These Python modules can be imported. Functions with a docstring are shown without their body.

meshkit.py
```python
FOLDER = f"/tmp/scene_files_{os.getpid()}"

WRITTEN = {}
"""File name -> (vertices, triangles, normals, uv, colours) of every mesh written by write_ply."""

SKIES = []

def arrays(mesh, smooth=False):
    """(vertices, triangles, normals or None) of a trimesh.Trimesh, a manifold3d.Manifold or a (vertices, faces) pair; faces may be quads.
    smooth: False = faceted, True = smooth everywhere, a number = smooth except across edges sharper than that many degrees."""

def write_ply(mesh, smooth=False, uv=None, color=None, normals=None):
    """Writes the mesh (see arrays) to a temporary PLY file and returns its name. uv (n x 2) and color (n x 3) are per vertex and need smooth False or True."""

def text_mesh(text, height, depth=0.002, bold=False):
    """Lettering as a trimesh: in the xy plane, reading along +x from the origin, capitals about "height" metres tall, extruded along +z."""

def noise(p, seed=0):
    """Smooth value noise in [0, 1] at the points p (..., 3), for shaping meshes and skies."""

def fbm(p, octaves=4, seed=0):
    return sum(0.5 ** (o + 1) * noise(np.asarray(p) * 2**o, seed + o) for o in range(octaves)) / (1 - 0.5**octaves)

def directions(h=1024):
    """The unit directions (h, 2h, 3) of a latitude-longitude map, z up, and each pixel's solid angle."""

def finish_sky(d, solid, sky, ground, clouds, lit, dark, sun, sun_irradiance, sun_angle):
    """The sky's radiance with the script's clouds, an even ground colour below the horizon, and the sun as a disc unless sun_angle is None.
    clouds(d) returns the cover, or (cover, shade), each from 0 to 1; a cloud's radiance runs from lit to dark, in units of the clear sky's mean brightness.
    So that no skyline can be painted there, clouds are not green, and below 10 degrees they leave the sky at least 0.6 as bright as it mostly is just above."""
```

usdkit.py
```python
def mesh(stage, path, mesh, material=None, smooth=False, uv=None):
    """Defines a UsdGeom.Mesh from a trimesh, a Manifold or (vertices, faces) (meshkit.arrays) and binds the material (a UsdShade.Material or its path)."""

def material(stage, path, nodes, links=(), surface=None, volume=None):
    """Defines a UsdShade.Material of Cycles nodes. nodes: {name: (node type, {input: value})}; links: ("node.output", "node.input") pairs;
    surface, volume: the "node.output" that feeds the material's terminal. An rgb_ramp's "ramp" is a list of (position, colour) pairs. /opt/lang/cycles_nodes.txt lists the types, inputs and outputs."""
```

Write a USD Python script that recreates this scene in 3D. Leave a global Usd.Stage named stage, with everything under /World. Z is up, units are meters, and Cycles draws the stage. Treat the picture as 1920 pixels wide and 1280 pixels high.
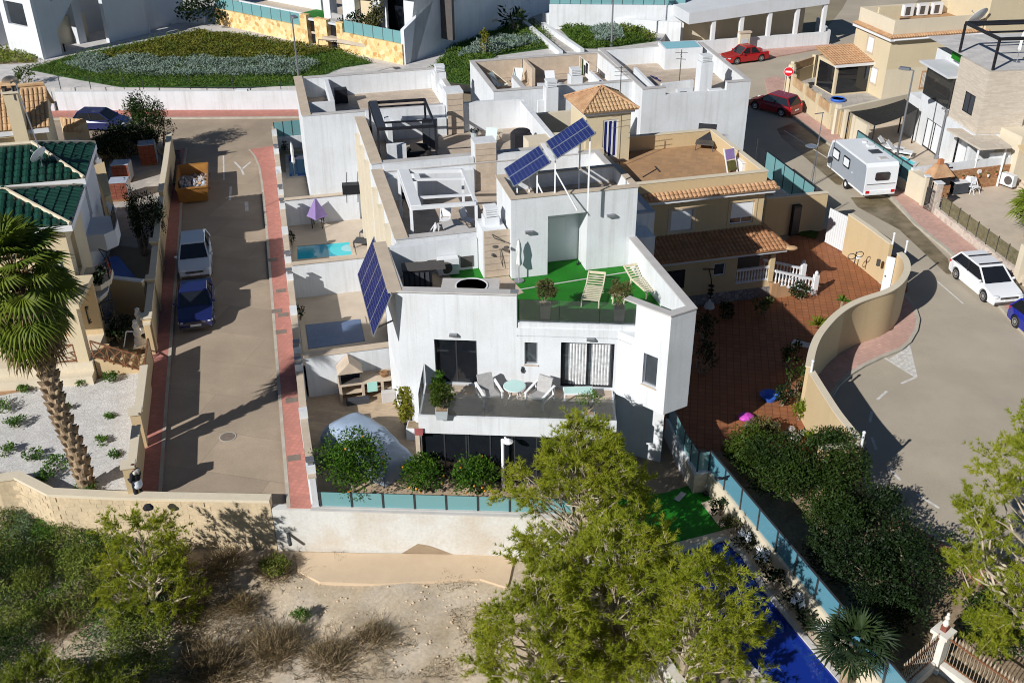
import math,random
import numpy as np,trimesh,usdkit,meshkit
from pxr import Usd,UsdGeom,UsdLux,UsdShade,Gf,Sdf,Vt
from shapely.geometry import Polygon,LineString,Point,box as sbox
from shapely.ops import unary_union
import shapely.affinity as aff
stage=Usd.Stage.CreateInMemory()
UsdGeom.SetStageUpAxis(stage,'Z');UsdGeom.SetStageMetersPerUnit(stage,1.0)
UsdGeom.Xform.Define(stage,'/World');UsdGeom.Scope.Define(stage,'/World/Looks')
# ------------------------------------------------------------------ camera
FPX,TH,CAMZ,ROLL=1900.0,math.radians(30.5),25.0,math.radians(0.4)
c_,s_=math.cos(TH),math.sin(TH)
cD=np.array([0,c_,-s_]);R0=np.array([1.0,0,0]);U0=np.array([0,s_,c_])
cR=math.cos(ROLL)*R0-math.sin(ROLL)*U0
cU=math.sin(ROLL)*R0+math.cos(ROLL)*U0
cam=UsdGeom.Camera.Define(stage,'/World/camera')
cam.CreateHorizontalApertureAttr(36.0);cam.CreateVerticalApertureAttr(24.0)
cam.CreateFocalLengthAttr(36.0*FPX/1920)
cam.CreateClippingRangeAttr((0.5,5000))
m=Gf.Matrix4d();m.SetRow(0,Gf.Vec4d(*map(float,cR),0));m.SetRow(1,Gf.Vec4d(*map(float,cU),0))
m.SetRow(2,Gf.Vec4d(*map(float,-cD),0));m.SetRow(3,Gf.Vec4d(0,0,CAMZ,1))
cam.AddTransformOp().Set(m)
cam.CreateExposureAttr(0.1)
# ------------------------------------------------------------------ sun and sky
SUN_EL,SUN_TR=math.radians(31),math.radians(44)
sd=np.array([math.sin(SUN_TR)*math.cos(SUN_EL),math.cos(SUN_TR)*math.cos(SUN_EL),-math.sin(SUN_EL)])
sun=UsdLux.DistantLight.Define(stage,'/World/sunlight')
sun.CreateIntensityAttr(1.25);sun.CreateAngleAttr(0.5);sun.CreateNormalizeAttr(True);sun.CreateColorAttr(Gf.Vec3f(1.0,0.98,0.95))
zx=-sd;xx=np.cross([0,0,1.0],zx);xx/=np.linalg.norm(xx);yx=np.cross(zx,xx)
m=Gf.Matrix4d()
for i,r in enumerate((xx,yx,zx)):m.SetRow(i,Gf.Vec4d(*map(float,r),0))
sun.AddTransformOp().Set(m)
sky=UsdLux.DomeLight.Define(stage,'/World/sky')
sm=usdkit.material(stage,'/World/Looks/sky_look',{'s':('sky_texture',{'sky_type':'single_scattering','sun_disc':False,'air_density':0.8,'aerosol_density':0.05,'ozone_density':3.0,'sun_elevation':SUN_EL,'sun_rotation':math.atan2(-sd[0],-sd[1])}),'b':('background_shader',{'strength':0.05})},[('s.color','b.color')],surface='b.background')
UsdShade.MaterialBindingAPI.Apply(sky.GetPrim()).Bind(sm)
sky.GetPrim().SetCustomDataByKey('kind','structure')
# ------------------------------------------------------------------ pixel of the 1920x1280 photograph -> point at height z
def at(px,py,z=0.0):
 d=cD*FPX+cR*(px-960)-cU*(py-640)
 return np.array([0,0,CAMZ])+(z-CAMZ)/d[2]*d
def xy(px,py,z=0.0):return at(px,py,z)[:2]
def PX(pts,z=0.0):return[tuple(at(p[0],p[1],p[2]if len(p)>2 else z)[:2])for p in pts]
def hz(base,zb,top):
 "height of pixel top on the vertical through pixel base at height zb"
 p=at(*base,zb);d=cD*FPX+cR*(top[0]-960)-cU*(top[1]-640)
 return CAMZ+math.hypot(p[0],p[1])/math.hypot(d[0],d[1])*d[2]
# ------------------------------------------------------------------ geometry helpers: meshes are (vertices, triangles)
def cat(ms):
 vs,fs,n=[],[],0
 for m in ms:
  v,f=tri(m);vs.append(v);fs.append(f+n);n+=len(v)
 return np.vstack(vs),np.vstack(fs)
def tri(m):
 if isinstance(m,trimesh.Trimesh):return np.array(m.vertices),np.array(m.faces)
 v,f=np.asarray(m[0],float),np.asarray(m[1],int)
 if f.shape[1]==4:f=np.vstack([f[:,[0,1,2]],f[:,[0,2,3]]])
 return v,f
BF=np.array([[0,3,2,1],[4,5,6,7],[0,1,5,4],[1,2,6,5],[2,3,7,6],[3,0,4,7]])
def hexa(p8):return np.asarray(p8,float),BF
class Fr:
 "a frame at o turned so that d looks along compass angle az; r to its right"
 def __init__(s,o,az):
  a=math.radians(az);s.o=np.array(o,float)[:2];s.az=az
  s.d=np.array([math.sin(a),math.cos(a)]);s.r=np.array([math.cos(a),-math.sin(a)])
 def P(s,r,d,z=0.0):return np.array([*(s.o+r*s.r+d*s.d),z])
 def poly(s,pts):return[tuple(s.P(*p)[:2])for p in pts]
 def rect(s,r0,r1,d0,d1):return s.poly([(r0,d0),(r1,d0),(r1,d1),(r0,d1)])
 def box(s,r0,r1,d0,d1,z0,z1):
  b=s.rect(r0,r1,d0,d1);return hexa([(*p,z0)for p in b]+[(*p,z1)for p in b])
 def uv(s,p):q=np.array(p[:2])-s.o;return float(q@s.r),float(q@s.d)
 def M(s,m,z=0.0,sc=1.0):
  "a mesh drawn in local (r, d, z) put into the world"
  v,f=tri(m);v=v*sc
  w=s.o+v[:,:1]*s.r+v[:,1:2]*s.d
  ww=np.column_stack([w,v[:,2]+z]);return ww,f
def sub(fr,r,d,daz=0.0):return Fr(fr.P(r,d)[:2],fr.az+daz)
def bx(x0,x1,y0,y1,z0,z1):
 return hexa([(x0,y0,z0),(x1,y0,z0),(x1,y1,z0),(x0,y1,z0),(x0,y0,z1),(x1,y0,z1),(x1,y1,z1),(x0,y1,z1)])
def rbox(x0,x1,y0,y1,z0,z1,b=0.02):
 "box with chamfered upper and vertical edges"
 def ring(i,z):return[(x0+i,y0,z),(x1-i,y0,z),(x1,y0+i,z),(x1,y1-i,z),(x1-i,y1,z),(x0+i,y1,z),(x0,y1-i,z),(x0,y0+i,z)]
 def ins(z):return[(min(max(x,x0+b),x1-b),min(max(y,y0+b),y1-b),z)for x,y,_ in ring(b,z)]
 v=ring(b,z0)+ring(b,z1-b)+ins(z1);f=[]
 for k in(0,1):
  for i in range(8):j=(i+1)%8;f+=[(8*k+i,8*k+j,8*k+8+j),(8*k+i,8*k+8+j,8*k+8+i)]
 for i in range(1,7):f+=[(16,16+i,17+i),(0,i+1,i)]
 return np.array(v,float),np.array(f)
def P_(poly):
 p=poly if hasattr(poly,'geom_type')else Polygon(poly)
 return p if p.is_valid else p.buffer(0)
def prism(poly,z0,z1):
 p=P_(poly);out=[]
 for g in getattr(p,'geoms',[p]):
  if g.area<1e-5:continue
  t=trimesh.creation.extrude_polygon(g,z1-z0,engine='earcut');v=np.array(t.vertices);v[:,2]+=z0;out.append((v,np.array(t.faces)))
 return cat(out)
def sheet(poly,z):
 p=P_(poly);out=[]
 for g in getattr(p,'geoms',[p]):
  v,f=trimesh.creation.triangulate_polygon(g,engine='earcut');v=np.column_stack([v,np.full(len(v),z)])
  n=np.cross(v[f[0,1]]-v[f[0,0]],v[f[0,2]]-v[f[0,0]])
  out.append((v,f if n[2]>0 else f[:,::-1]))
 return cat(out)
def path(pts,t,z0,z1,cap='flat'):return prism(LineString(pts).buffer(t/2,cap_style=cap,join_style='mitre'),z0,z1)
def solid_(m):
 a=trimesh.Trimesh(*tri(m));a.merge_vertices(digits_vertex=6);a.update_faces(a.nondegenerate_faces())
 if not a.is_winding_consistent:trimesh.repair.fix_normals(a)
 if a.volume<0:a.invert()
 return a
def cut(m,holes):r=trimesh.boolean.difference([solid_(m)]+[solid_(h)for h in holes],engine='manifold',check_volume=False);return np.array(r.vertices),np.array(r.faces)
def union(ms):r=trimesh.boolean.union([solid_(h)for h in ms],engine='manifold',check_volume=False);return np.array(r.vertices),np.array(r.faces)
def frame3(d):
 d=d/np.linalg.norm(d);a=np.array([0,0,1.0])if abs(d[2])<0.9 else np.array([1.0,0,0])
 u=np.cross(a,d);u/=np.linalg.norm(u);return u,np.cross(d,u)
def tube(pts,r,n=6,cap=True):
 pts=np.asarray(pts,float);k=len(pts);r=np.broadcast_to(np.asarray(r,float),(k,));V=[]
 t=np.arange(n)*2*math.pi/n
 for i in range(k):
  d=pts[min(i+1,k-1)]-pts[max(i-1,0)];u,w=frame3(d)
  V.append(pts[i]+r[i]*(np.cos(t)[:,None]*u+np.sin(t)[:,None]*w))
 V=np.vstack(V);F=[]
 for i in range(k-1):
  for j in range(n):
   a,b=i*n+j,i*n+(j+1)%n;F+=[(a,b,b+n),(a,b+n,a+n)]
 if cap:
  for j in range(1,n-1):F+=[(0,j+1,j),((k-1)*n,(k-1)*n+j,(k-1)*n+j+1)]
 return V,np.array(F)
def bar(a,b,w,h=None):
 "square bar from a to b"
 h=w if h is None else h;a,b=np.asarray(a,float),np.asarray(b,float);u,v=frame3(b-a)
 q=[(-w,-h),(w,-h),(w,h),(-w,h)]
 return hexa([a+(x*u+y*v)/2 for x,y in q]+[b+(x*u+y*v)/2 for x,y in q])
def lathe(prof,n=12,o=(0,0,0)):
 prof=np.asarray(prof,float);t=np.arange(n)*2*math.pi/n;V=[]
 for r,z in prof:V.append(np.column_stack([r*np.cos(t),r*np.sin(t),np.full(n,z)]))
 V=np.vstack(V)+np.asarray(o,float);F=[]
 for i in range(len(prof)-1):
  for j in range(n):a,b=i*n+j,i*n+(j+1)%n;F+=[(a,b,b+n),(a,b+n,a+n)]
 for j in range(1,n-1):F+=[(0,j+1,j),((len(prof)-1)*n,(len(prof)-1)*n+j,(len(prof)-1)*n+j+1)]
 return V,np.array(F)
def ball(c,r,sub_=1):
 t=trimesh.creation.icosphere(subdivisions=sub_);return np.array(t.vertices)*np.asarray(r)+np.asarray(c,float),np.array(t.faces)
def quads(qs):
 v=np.array([p for q in qs for p in q],float);f=np.arange(len(v)).reshape(-1,4);return v,f
def slab(q,t):
 "thin plate through the 4 corners q, thickness t along its normal"
 q=np.asarray(q,float);n=np.cross(q[1]-q[0],q[2]-q[0]);n/=np.linalg.norm(n)
 return hexa(list(q-n*t/2)+list(q+n*t/2))
def shift(m,d):v,f=tri(m);return v+np.asarray(d,float),f
# ------------------------------------------------------------------ prims
USED={}
def numbered(parent,name):
 k=(parent,name);n=USED.get(k,0);USED[k]=n+1
 return name if n==0 else f'{name}_{n:03d}'
def tag(prim,label=None,category=None,group=None,kind=None):
 for k,v in(('label',label),('category',category),('group',group),('kind',kind)):
  if v:prim.SetCustomDataByKey(k,v)
def put(parent,name,mesh,mat,smooth=False):
 p=f'{parent}/{numbered(parent, name)}'
 usdkit.mesh(stage,p,tri(mesh),MAT[mat],smooth=smooth);return p
class T:
 "a thing: an Xform at its base whose children are its parts; part meshes are given in world coordinates unless local"
 def __init__(s,name,label,category,base=(0,0,0),az=None,group=None,kind=None):
  s.path='/World/'+numbered('/World',name);s.base=np.array([*base,0.0][:3],float);s.az=az or 0.0
  x=UsdGeom.Xform.Define(stage,s.path);x.AddTranslateOp().Set(Gf.Vec3d(*map(float,s.base)))
  if az:x.AddRotateZOp().Set(-az)
  s.prim=x.GetPrim();tag(s.prim,label,category,group,kind);s.local=az is not None
 def p(s,name,mesh,mat,under=None,label=None,kind=None,smooth=False,local=None):
  v,f=tri(mesh)
  if not(s.local if local is None else local):v=v-s.base
  q=put(under or s.path,name,(v,f),mat,smooth)
  if label or kind:tag(stage.GetPrimAtPath(q),label=label,kind=kind)
  return q
def solo(name,label,category,mesh,mat,group=None,kind=None,smooth=False):
 q=put('/World',name,mesh,mat,smooth);tag(stage.GetPrimAtPath(q),label,category,group,kind);return q
def struct(name,mesh,mat,smooth=False):
 q=put('/World',name,mesh,mat,smooth);tag(stage.GetPrimAtPath(q),kind='structure');return q
def dup(src,loc,az,label,group=None):
 "another of the same thing, with its parts, by internal reference"
 was=src.prim.GetCustomData();nm=src.path.split('/')[-1];nm=nm[:-4]if nm[-4:-3]=='_' and nm[-3:].isdigit()else nm
 r=T.__new__(T);r.path='/World/'+numbered('/World',nm);r.base=np.array([*loc,0.0][:3],float);r.local=True;r.az=az
 x=UsdGeom.Xform.Define(stage,r.path);r.prim=x.GetPrim()
 r.prim.GetReferences().AddInternalReference(src.path);r.prim.SetInstanceable(True)
 x.ClearXformOpOrder();
 x.GetPrim().CreateAttribute('xformOp:translate',Sdf.ValueTypeNames.Double3).Set(Gf.Vec3d(*map(float,r.base)))
 x.GetPrim().CreateAttribute('xformOp:rotateZ',Sdf.ValueTypeNames.Float).Set(float(-az))
 x.GetPrim().CreateAttribute('xformOpOrder',Sdf.ValueTypeNames.TokenArray).Set(['xformOp:translate','xformOp:rotateZ'])
 tag(r.prim,label,was.get('category'),group or was.get('group'));return r
# ------------------------------------------------------------------ materials
MAT={}
def lin(r,g,b):return tuple((x/255/12.92)if x<=10 else((x/255+0.055)/1.055)**2.4 for x in(r,g,b))
def mat(name,col,var=0.1,scale=2.0,rough=0.8,bump=0.0,bscale=30.0,dirt=None,streak=None,spec=0.3,metal=0.0,coat=0.0,rnd=0.0,grid=None,sheen=0.0,fine=None):
 """principled surface: base colour varied by noise, broad stains (dirt = colour, amount, scale), rain streaks (colour, amount),
    joints of a laid floor (grid = width, height, joint, angle, joint colour, offset), grain (fine = amount, scale)"""
 c=np.array(col,float);N,L={},[]
 N['g']=('geometry',{})
 N['n1']=('noise_texture',{'scale':scale,'detail':5.0,'roughness':0.6});L.append(('g.position','n1.vector'))
 N['r1']=('rgb_ramp',{'ramp':[(0.3,tuple(c*(1-var))),(0.7,tuple(np.minimum(c*(1+var),1)))]});L.append(('n1.fac','r1.fac'));cur='r1.color'
 if grid:
  w,h,j,ang,jc,off=grid
  N['gm']=('mapping',{'rotation':(0,0,math.radians(ang))});L.append(('g.position','gm.vector'))
  N['bt']=('brick_texture',{'scale':1.0,'brick_width':w,'row_height':h,'mortar_size':j,'offset':off,'mortar_smooth':0.1,'bias':0.0,'color1':(0.86,0.86,0.86),'color2':(1.08,1.06,1.04),'mortar':jc});L.append(('gm.vector','bt.vector'))
  N['gx']=('mix_color',{'blend_type':'multiply','fac':1.0,'use_clamp':False});L+=[(cur,'gx.a'),('bt.color','gx.b')];cur='gx.result'
 if dirt:
  dc,amt,ds=dirt
  N['n2']=('noise_texture',{'scale':ds,'detail':7.0,'roughness':0.65});L.append(('g.position','n2.vector'))
  N['r2']=('rgb_ramp',{'ramp':[(0.42,(0,0,0)),(0.72,(amt,amt,amt))]});L.append(('n2.fac','r2.fac'))
  N['x2']=('mix_color',{'b':dc,'use_clamp':True});L+=[(cur,'x2.a'),('r2.color','x2.fac')];cur='x2.result'
 if streak:
  sc,amt=streak
  N['m3']=('mapping',{'scale':(2.2,2.2,0.1)});L.append(('g.position','m3.vector'))
  N['n3']=('noise_texture',{'scale':1.6,'detail':5.0,'roughness':0.7});L.append(('m3.vector','n3.vector'))
  N['r3']=('rgb_ramp',{'ramp':[(0.5,(0,0,0)),(0.75,(amt,amt,amt))]});L.append(('n3.fac','r3.fac'))
  N['x3']=('mix_color',{'b':sc});L+=[(cur,'x3.a'),('r3.color','x3.fac')];cur='x3.result'
 if fine:
  N['n4']=('noise_texture',{'scale':fine[1],'detail':3.0,'roughness':0.7});L.append(('g.position','n4.vector'))
  N['r4']=('rgb_ramp',{'ramp':[(0.3,(1-fine[0],)*3),(0.7,(1+fine[0]*0.5,)*3)]});L.append(('n4.fac','r4.fac'))
  N['x4']=('mix_color',{'blend_type':'multiply','fac':1.0,'use_clamp':False});L+=[(cur,'x4.a'),('r4.color','x4.b')];cur='x4.result'
 if rnd:
  N['oi']=('object_info',{});N['rr']=('rgb_ramp',{'ramp':[(0,(1-rnd,)*3),(1,(1+rnd,)*3)]});L.append(('oi.random','rr.fac'))
  N['x5']=('mix_color',{'blend_type':'multiply','fac':1.0,'use_clamp':False});L+=[(cur,'x5.a'),('rr.color','x5.b')];cur='x5.result'
 N['p']=('principled_bsdf',{'roughness':rough,'specular_ior_level':spec,'metallic':metal,'coat_weight':coat});L.append((cur,'p.base_color'))
 if bump:
  N['nb']=('noise_texture',{'scale':bscale,'detail':4.0});L.append(('g.position','nb.vector'))
  N['bp']=('bump',{'strength':bump,'distance':0.02});L+=[('nb.fac','bp.height'),('bp.normal','p.normal')]
 MAT[name]=usdkit.material(stage,'/World/Looks/'+name,N,L,surface='p.BSDF')
def pane(name,tint,clear=0.5,rough=0.02,refl=1.0):
 "flat glass: sunlight passes, the sky mirrors by fresnel"
 N={'t':('transparent_bsdf',{'color':tint}),'gl':('glossy_bsdf',{'color':(refl,)*3,'roughness':rough}),'f':('fresnel',{'IOR':1.5}),'d':('diffuse_bsdf',{'color':tuple(np.array(tint)*0.55)}),'m1':('mix_closure',{'fac':clear}),'m2':('mix_closure',{})}
 MAT[name]=usdkit.material(stage,'/World/Looks/'+name,N,[('d.BSDF','m1.closure1'),('t.BSDF','m1.closure2'),('m1.closure','m2.closure1'),('gl.BSDF','m2.closure2'),('f.fac','m2.fac')],surface='m2.closure')
def leaf(name,c1,c2,trans=0.3,scale=1.2,rough=0.6,c3=None):
 N={'g':('geometry',{}),'n':('noise_texture',{'scale':scale,'detail':4.0,'roughness':0.65}),'r':('rgb_ramp',{'ramp':[(0.3,c1),(0.7,c2)]}),'v':('rgb_ramp',{'ramp':[(0,(0.72,)*3),(1,(1.3,)*3)]}),'x':('mix_color',{'blend_type':'multiply','fac':1.0,'use_clamp':False}),'p':('principled_bsdf',{'roughness':rough,'specular_ior_level':0.25}),'t':('translucent_bsdf',{}),'m':('mix_closure',{'fac':trans})}
 L=[('g.position','n.vector'),('n.fac','r.fac'),('g.random_per_island','v.fac'),('r.color','x.a'),('v.color','x.b'),('x.result','p.base_color'),('x.result','t.color'),('p.BSDF','m.closure1'),('t.BSDF','m.closure2')]
 MAT[name]=usdkit.material(stage,'/World/Looks/'+name,N,L,surface='m.closure')
def water(name,deep,rough=0.03):
 N={'g':('geometry',{}),'n':('noise_texture',{'scale':2.5,'detail':3.0}),'b':('bump',{'strength':0.15,'distance':0.05}),'p':('principled_bsdf',{'base_color':deep,'roughness':rough,'specular_ior_level':0.5,'transmission_weight':0.0})}
 MAT[name]=usdkit.material(stage,'/World/Looks/'+name,N,[('g.position','n.vector'),('n.fac','b.height'),('b.normal','p.normal')],surface='p.BSDF')
def stone(name,cols,joint,scale,stretch=(1,1,1),bump=0.6):
 N={'g':('geometry',{}),'mp':('mapping',{'scale':stretch}),'v':('voronoi_texture',{'scale':scale,'feature':'f1'}),'e':('voronoi_texture',{'scale':scale,'feature':'distance_to_edge'}),'sp':('separate_xyz',{}),'r':('rgb_ramp',{'ramp':[(i/(len(cols)-1),c)for i,c in enumerate(cols)]}),'er':('rgb_ramp',{'ramp':[(0.02,(1,1,1)),(0.07,(0,0,0))]}),'x':('mix_color',{'b':joint}),'p':('principled_bsdf',{'roughness':0.85,'specular_ior_level':0.25}),'b':('bump',{'strength':bump,'distance':0.03})}
 L=[('g.position','mp.vector'),('mp.vector','v.vector'),('mp.vector','e.vector'),('v.color','sp.vector'),('sp.x','r.fac'),('e.distance','er.fac'),('r.color','x.a'),('er.color','x.fac'),('x.result','p.base_color'),('e.distance','b.height'),('b.normal','p.normal')]
 MAT[name]=usdkit.material(stage,'/World/Looks/'+name,N,L,surface='p.BSDF')
GREY=(0.30,0.28,0.25)
mat('white_wall',(0.69,0.71,0.73),0.03,0.6,0.85,0.15,60,dirt=((0.52,0.52,0.50),0.5,0.5),streak=((0.42,0.42,0.40),0.5),fine=(0.06,18))
mat('clean_white',(0.68,0.69,0.70),0.03,1,0.5)
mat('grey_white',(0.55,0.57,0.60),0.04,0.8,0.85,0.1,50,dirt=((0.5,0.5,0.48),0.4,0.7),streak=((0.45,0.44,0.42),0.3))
mat('retaining_white',(0.64,0.635,0.60),0.04,0.5,0.9,0.3,25,dirt=((0.52,0.42,0.30),0.75,0.55),streak=((0.5,0.45,0.36),0.3),fine=(0.1,9))
mat('tan_wall',(0.58,0.44,0.25),0.05,0.7,0.9,0.2,60,dirt=((0.52,0.40,0.26),0.45,0.7),streak=((0.46,0.35,0.22),0.35),fine=(0.08,16))
mat('cream_wall',(0.62,0.52,0.345),0.04,0.7,0.9,0.2,60,dirt=((0.6,0.5,0.35),0.4,0.6),streak=((0.5,0.42,0.3),0.25),fine=(0.06,16))
mat('pale_cream',(0.66,0.58,0.44),0.04,0.7,0.9,0.2,60,dirt=((0.62,0.54,0.4),0.4,0.6),streak=((0.55,0.46,0.34),0.3),fine=(0.06,16))
mat('block_wall',(0.66,0.52,0.34),0.1,1.4,0.95,0.5,22,dirt=((0.42,0.34,0.22),0.6,0.8),streak=((0.36,0.3,0.2),0.4),fine=(0.15,8))
mat('coping',(0.56,0.46,0.35),0.08,1.2,0.8,0.1,30,dirt=((0.4,0.33,0.25),0.5,1.5))
mat('grey_coping',(0.50,0.48,0.46),0.06,1.2,0.7,0.1,30,dirt=((0.36,0.33,0.3),0.4,1.5))
mat('beige_tile',(0.50,0.41,0.32),0.07,1.5,0.6,0,dirt=((0.36,0.29,0.23),0.4,0.8),grid=(0.6,0.3,0.006,13.5,(0.7,0.68,0.66),0.5))
mat('wood_tile',(0.47,0.36,0.25),0.14,2.5,0.55,0,dirt=((0.35,0.27,0.2),0.3,0.8),grid=(1.2,0.2,0.006,13.5,(0.75,0.72,0.7),0.4))
mat('clad_tile',(0.52,0.42,0.32),0.12,3.0,0.6,0.05,20,streak=((0.4,0.3,0.2),0.3))
mat('terracotta_paving',(0.31,0.125,0.055),0.12,1.5,0.7,0.05,30,dirt=((0.26,0.09,0.04),0.5,0.7),grid=(0.32,0.32,0.018,10,(0.55,0.5,0.5),0.0))
mat('roof_terrace',(0.42,0.26,0.14),0.08,1.2,0.75,0,dirt=((0.34,0.18,0.09),0.5,0.6),grid=(0.3,0.3,0.006,13.5,(0.8,0.78,0.76),0.0))
mat('concrete_road',(0.40,0.32,0.235),0.13,0.45,0.9,0.15,40,dirt=((0.29,0.23,0.17),0.75,0.3),grid=(5.0,2.6,0.02,13.5,(0.8,0.78,0.76),0.35),fine=(0.12,14))
mat('asphalt_pale',(0.44,0.38,0.295),0.12,0.3,0.92,0.2,60,dirt=((0.40,0.35,0.27),0.65,0.25),fine=(0.14,16))
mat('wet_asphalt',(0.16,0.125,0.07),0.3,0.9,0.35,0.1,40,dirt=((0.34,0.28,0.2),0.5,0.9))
mat('pink_paving',(0.50,0.215,0.17),0.07,0.8,0.85,0.1,40,dirt=((0.36,0.17,0.135),0.6,0.5),grid=(0.2,0.2,0.01,13.5,(0.8,0.76,0.74),0.0))
mat('pale_pink_paving',(0.56,0.36,0.30),0.07,0.8,0.85,0.1,40,dirt=((0.4,0.25,0.2),0.6,0.5),grid=(0.2,0.2,0.012,-30,(0.82,0.78,0.76),0.0))
mat('kerb_concrete',(0.46,0.42,0.35),0.1,2,0.9,0.2,30,dirt=((0.3,0.27,0.2),0.5,1.5))
mat('pale_path',(0.58,0.56,0.54),0.05,1.0,0.85,0.1,40,dirt=((0.42,0.4,0.38),0.4,0.6),grid=(0.6,0.4,0.01,13.5,(0.85,0.85,0.85),0.5))
mat('grey_paving',(0.45,0.42,0.38),0.06,1.0,0.85,0.1,40,dirt=((0.3,0.28,0.26),0.5,0.7),grid=(0.5,0.5,0.012,13.5,(0.7,0.7,0.7),0.0))
mat('beige_paving',(0.55,0.46,0.36),0.06,1.0,0.85,0.1,40,dirt=((0.4,0.33,0.26),0.5,0.7))
mat('earth',(0.46,0.37,0.26),0.14,0.8,0.95,0.5,12,dirt=((0.58,0.51,0.42),0.85,0.45),fine=(0.22,7))
mat('land',(0.26,0.21,0.15),0.12,0.3,0.95,0.3,8,dirt=((0.3,0.28,0.17),0.7,0.1))
mat('footing',(0.62,0.48,0.33),0.06,0.7,0.9,0.25,20,dirt=((0.5,0.38,0.26),0.6,0.8))
mat('white_gravel',(0.66,0.64,0.61),0.08,3,0.95,0.9,30,dirt=((0.42,0.4,0.36),0.4,0.9),fine=(0.35,16))
mat('soil',(0.30,0.22,0.14),0.2,1.5,0.95,0.6,15,fine=(0.3,8))
mat('turf',(0.012,0.17,0.008),0.2,1.2,0.75,0.35,120,fine=(0.25,30))
mat('lawn_base',(0.05,0.12,0.02),0.3,1.2,0.9,0.6,30,fine=(0.4,12))
mat('dark_metal',(0.035,0.037,0.042),0.1,3,0.4,spec=0.5)
mat('black_steel',(0.012,0.012,0.016),0.1,3,0.45,spec=0.4)
mat('grey_metal',(0.30,0.31,0.33),0.08,3,0.35,metal=0.6)
mat('aluminium',(0.62,0.63,0.65),0.05,3,0.3,metal=0.8)
mat('white_metal',(0.80,0.80,0.80),0.03,2,0.4)
mat('rust_metal',(0.22,0.10,0.05),0.4,5,0.7,metal=0.2)
mat('grey_rattan',(0.40,0.39,0.38),0.12,6,0.8,fine=(0.2,40))
mat('dark_rattan',(0.035,0.03,0.028),0.25,8,0.6)
mat('pale_wood',(0.62,0.56,0.42),0.12,5,0.7)
mat('brown_wood',(0.25,0.13,0.06),0.25,5,0.6)
mat('linen',(0.70,0.69,0.66),0.04,4,0.9)
mat('sky_blue_cloth',(0.52,0.66,0.68),0.05,4,0.8)
mat('purple_cloth',(0.24,0.17,0.36),0.1,3,0.85)
mat('shade_net',(0.022,0.022,0.020),0.3,6,0.95)
mat('red_cloth',(0.55,0.10,0.08),0.1,3,0.85)
mat('car_cover',(0.27,0.34,0.44),0.12,1.6,0.42,0.6,5,spec=0.5)
mat('rubber',(0.018,0.018,0.018),0.2,5,0.85)
mat('car_white',(0.78,0.79,0.80),0.02,1,0.25,coat=0.6)
mat('car_silver',(0.55,0.60,0.66),0.02,1,0.25,coat=0.6)
mat('car_navy',(0.012,0.018,0.09),0.05,1,0.22,coat=0.8)
mat('car_blue',(0.012,0.02,0.26),0.05,1,0.22,coat=0.8)
mat('car_red',(0.36,0.012,0.014),0.05,1,0.28,coat=0.7)
mat('car_maroon',(0.22,0.008,0.012),0.05,1,0.28,coat=0.7)
mat('car_glass',(0.012,0.014,0.018),0.1,1,0.06,spec=0.8)
mat('lamp_clear',(0.62,0.64,0.66),0.05,4,0.15)
mat('lamp_red',(0.5,0.02,0.02),0.05,4,0.25)
mat('plate_white',(0.75,0.75,0.75),0.02,4,0.4)
mat('caravan_white',(0.74,0.76,0.78),0.02,1,0.35)
mat('caravan_grey',(0.30,0.33,0.37),0.03,1,0.4)
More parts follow.
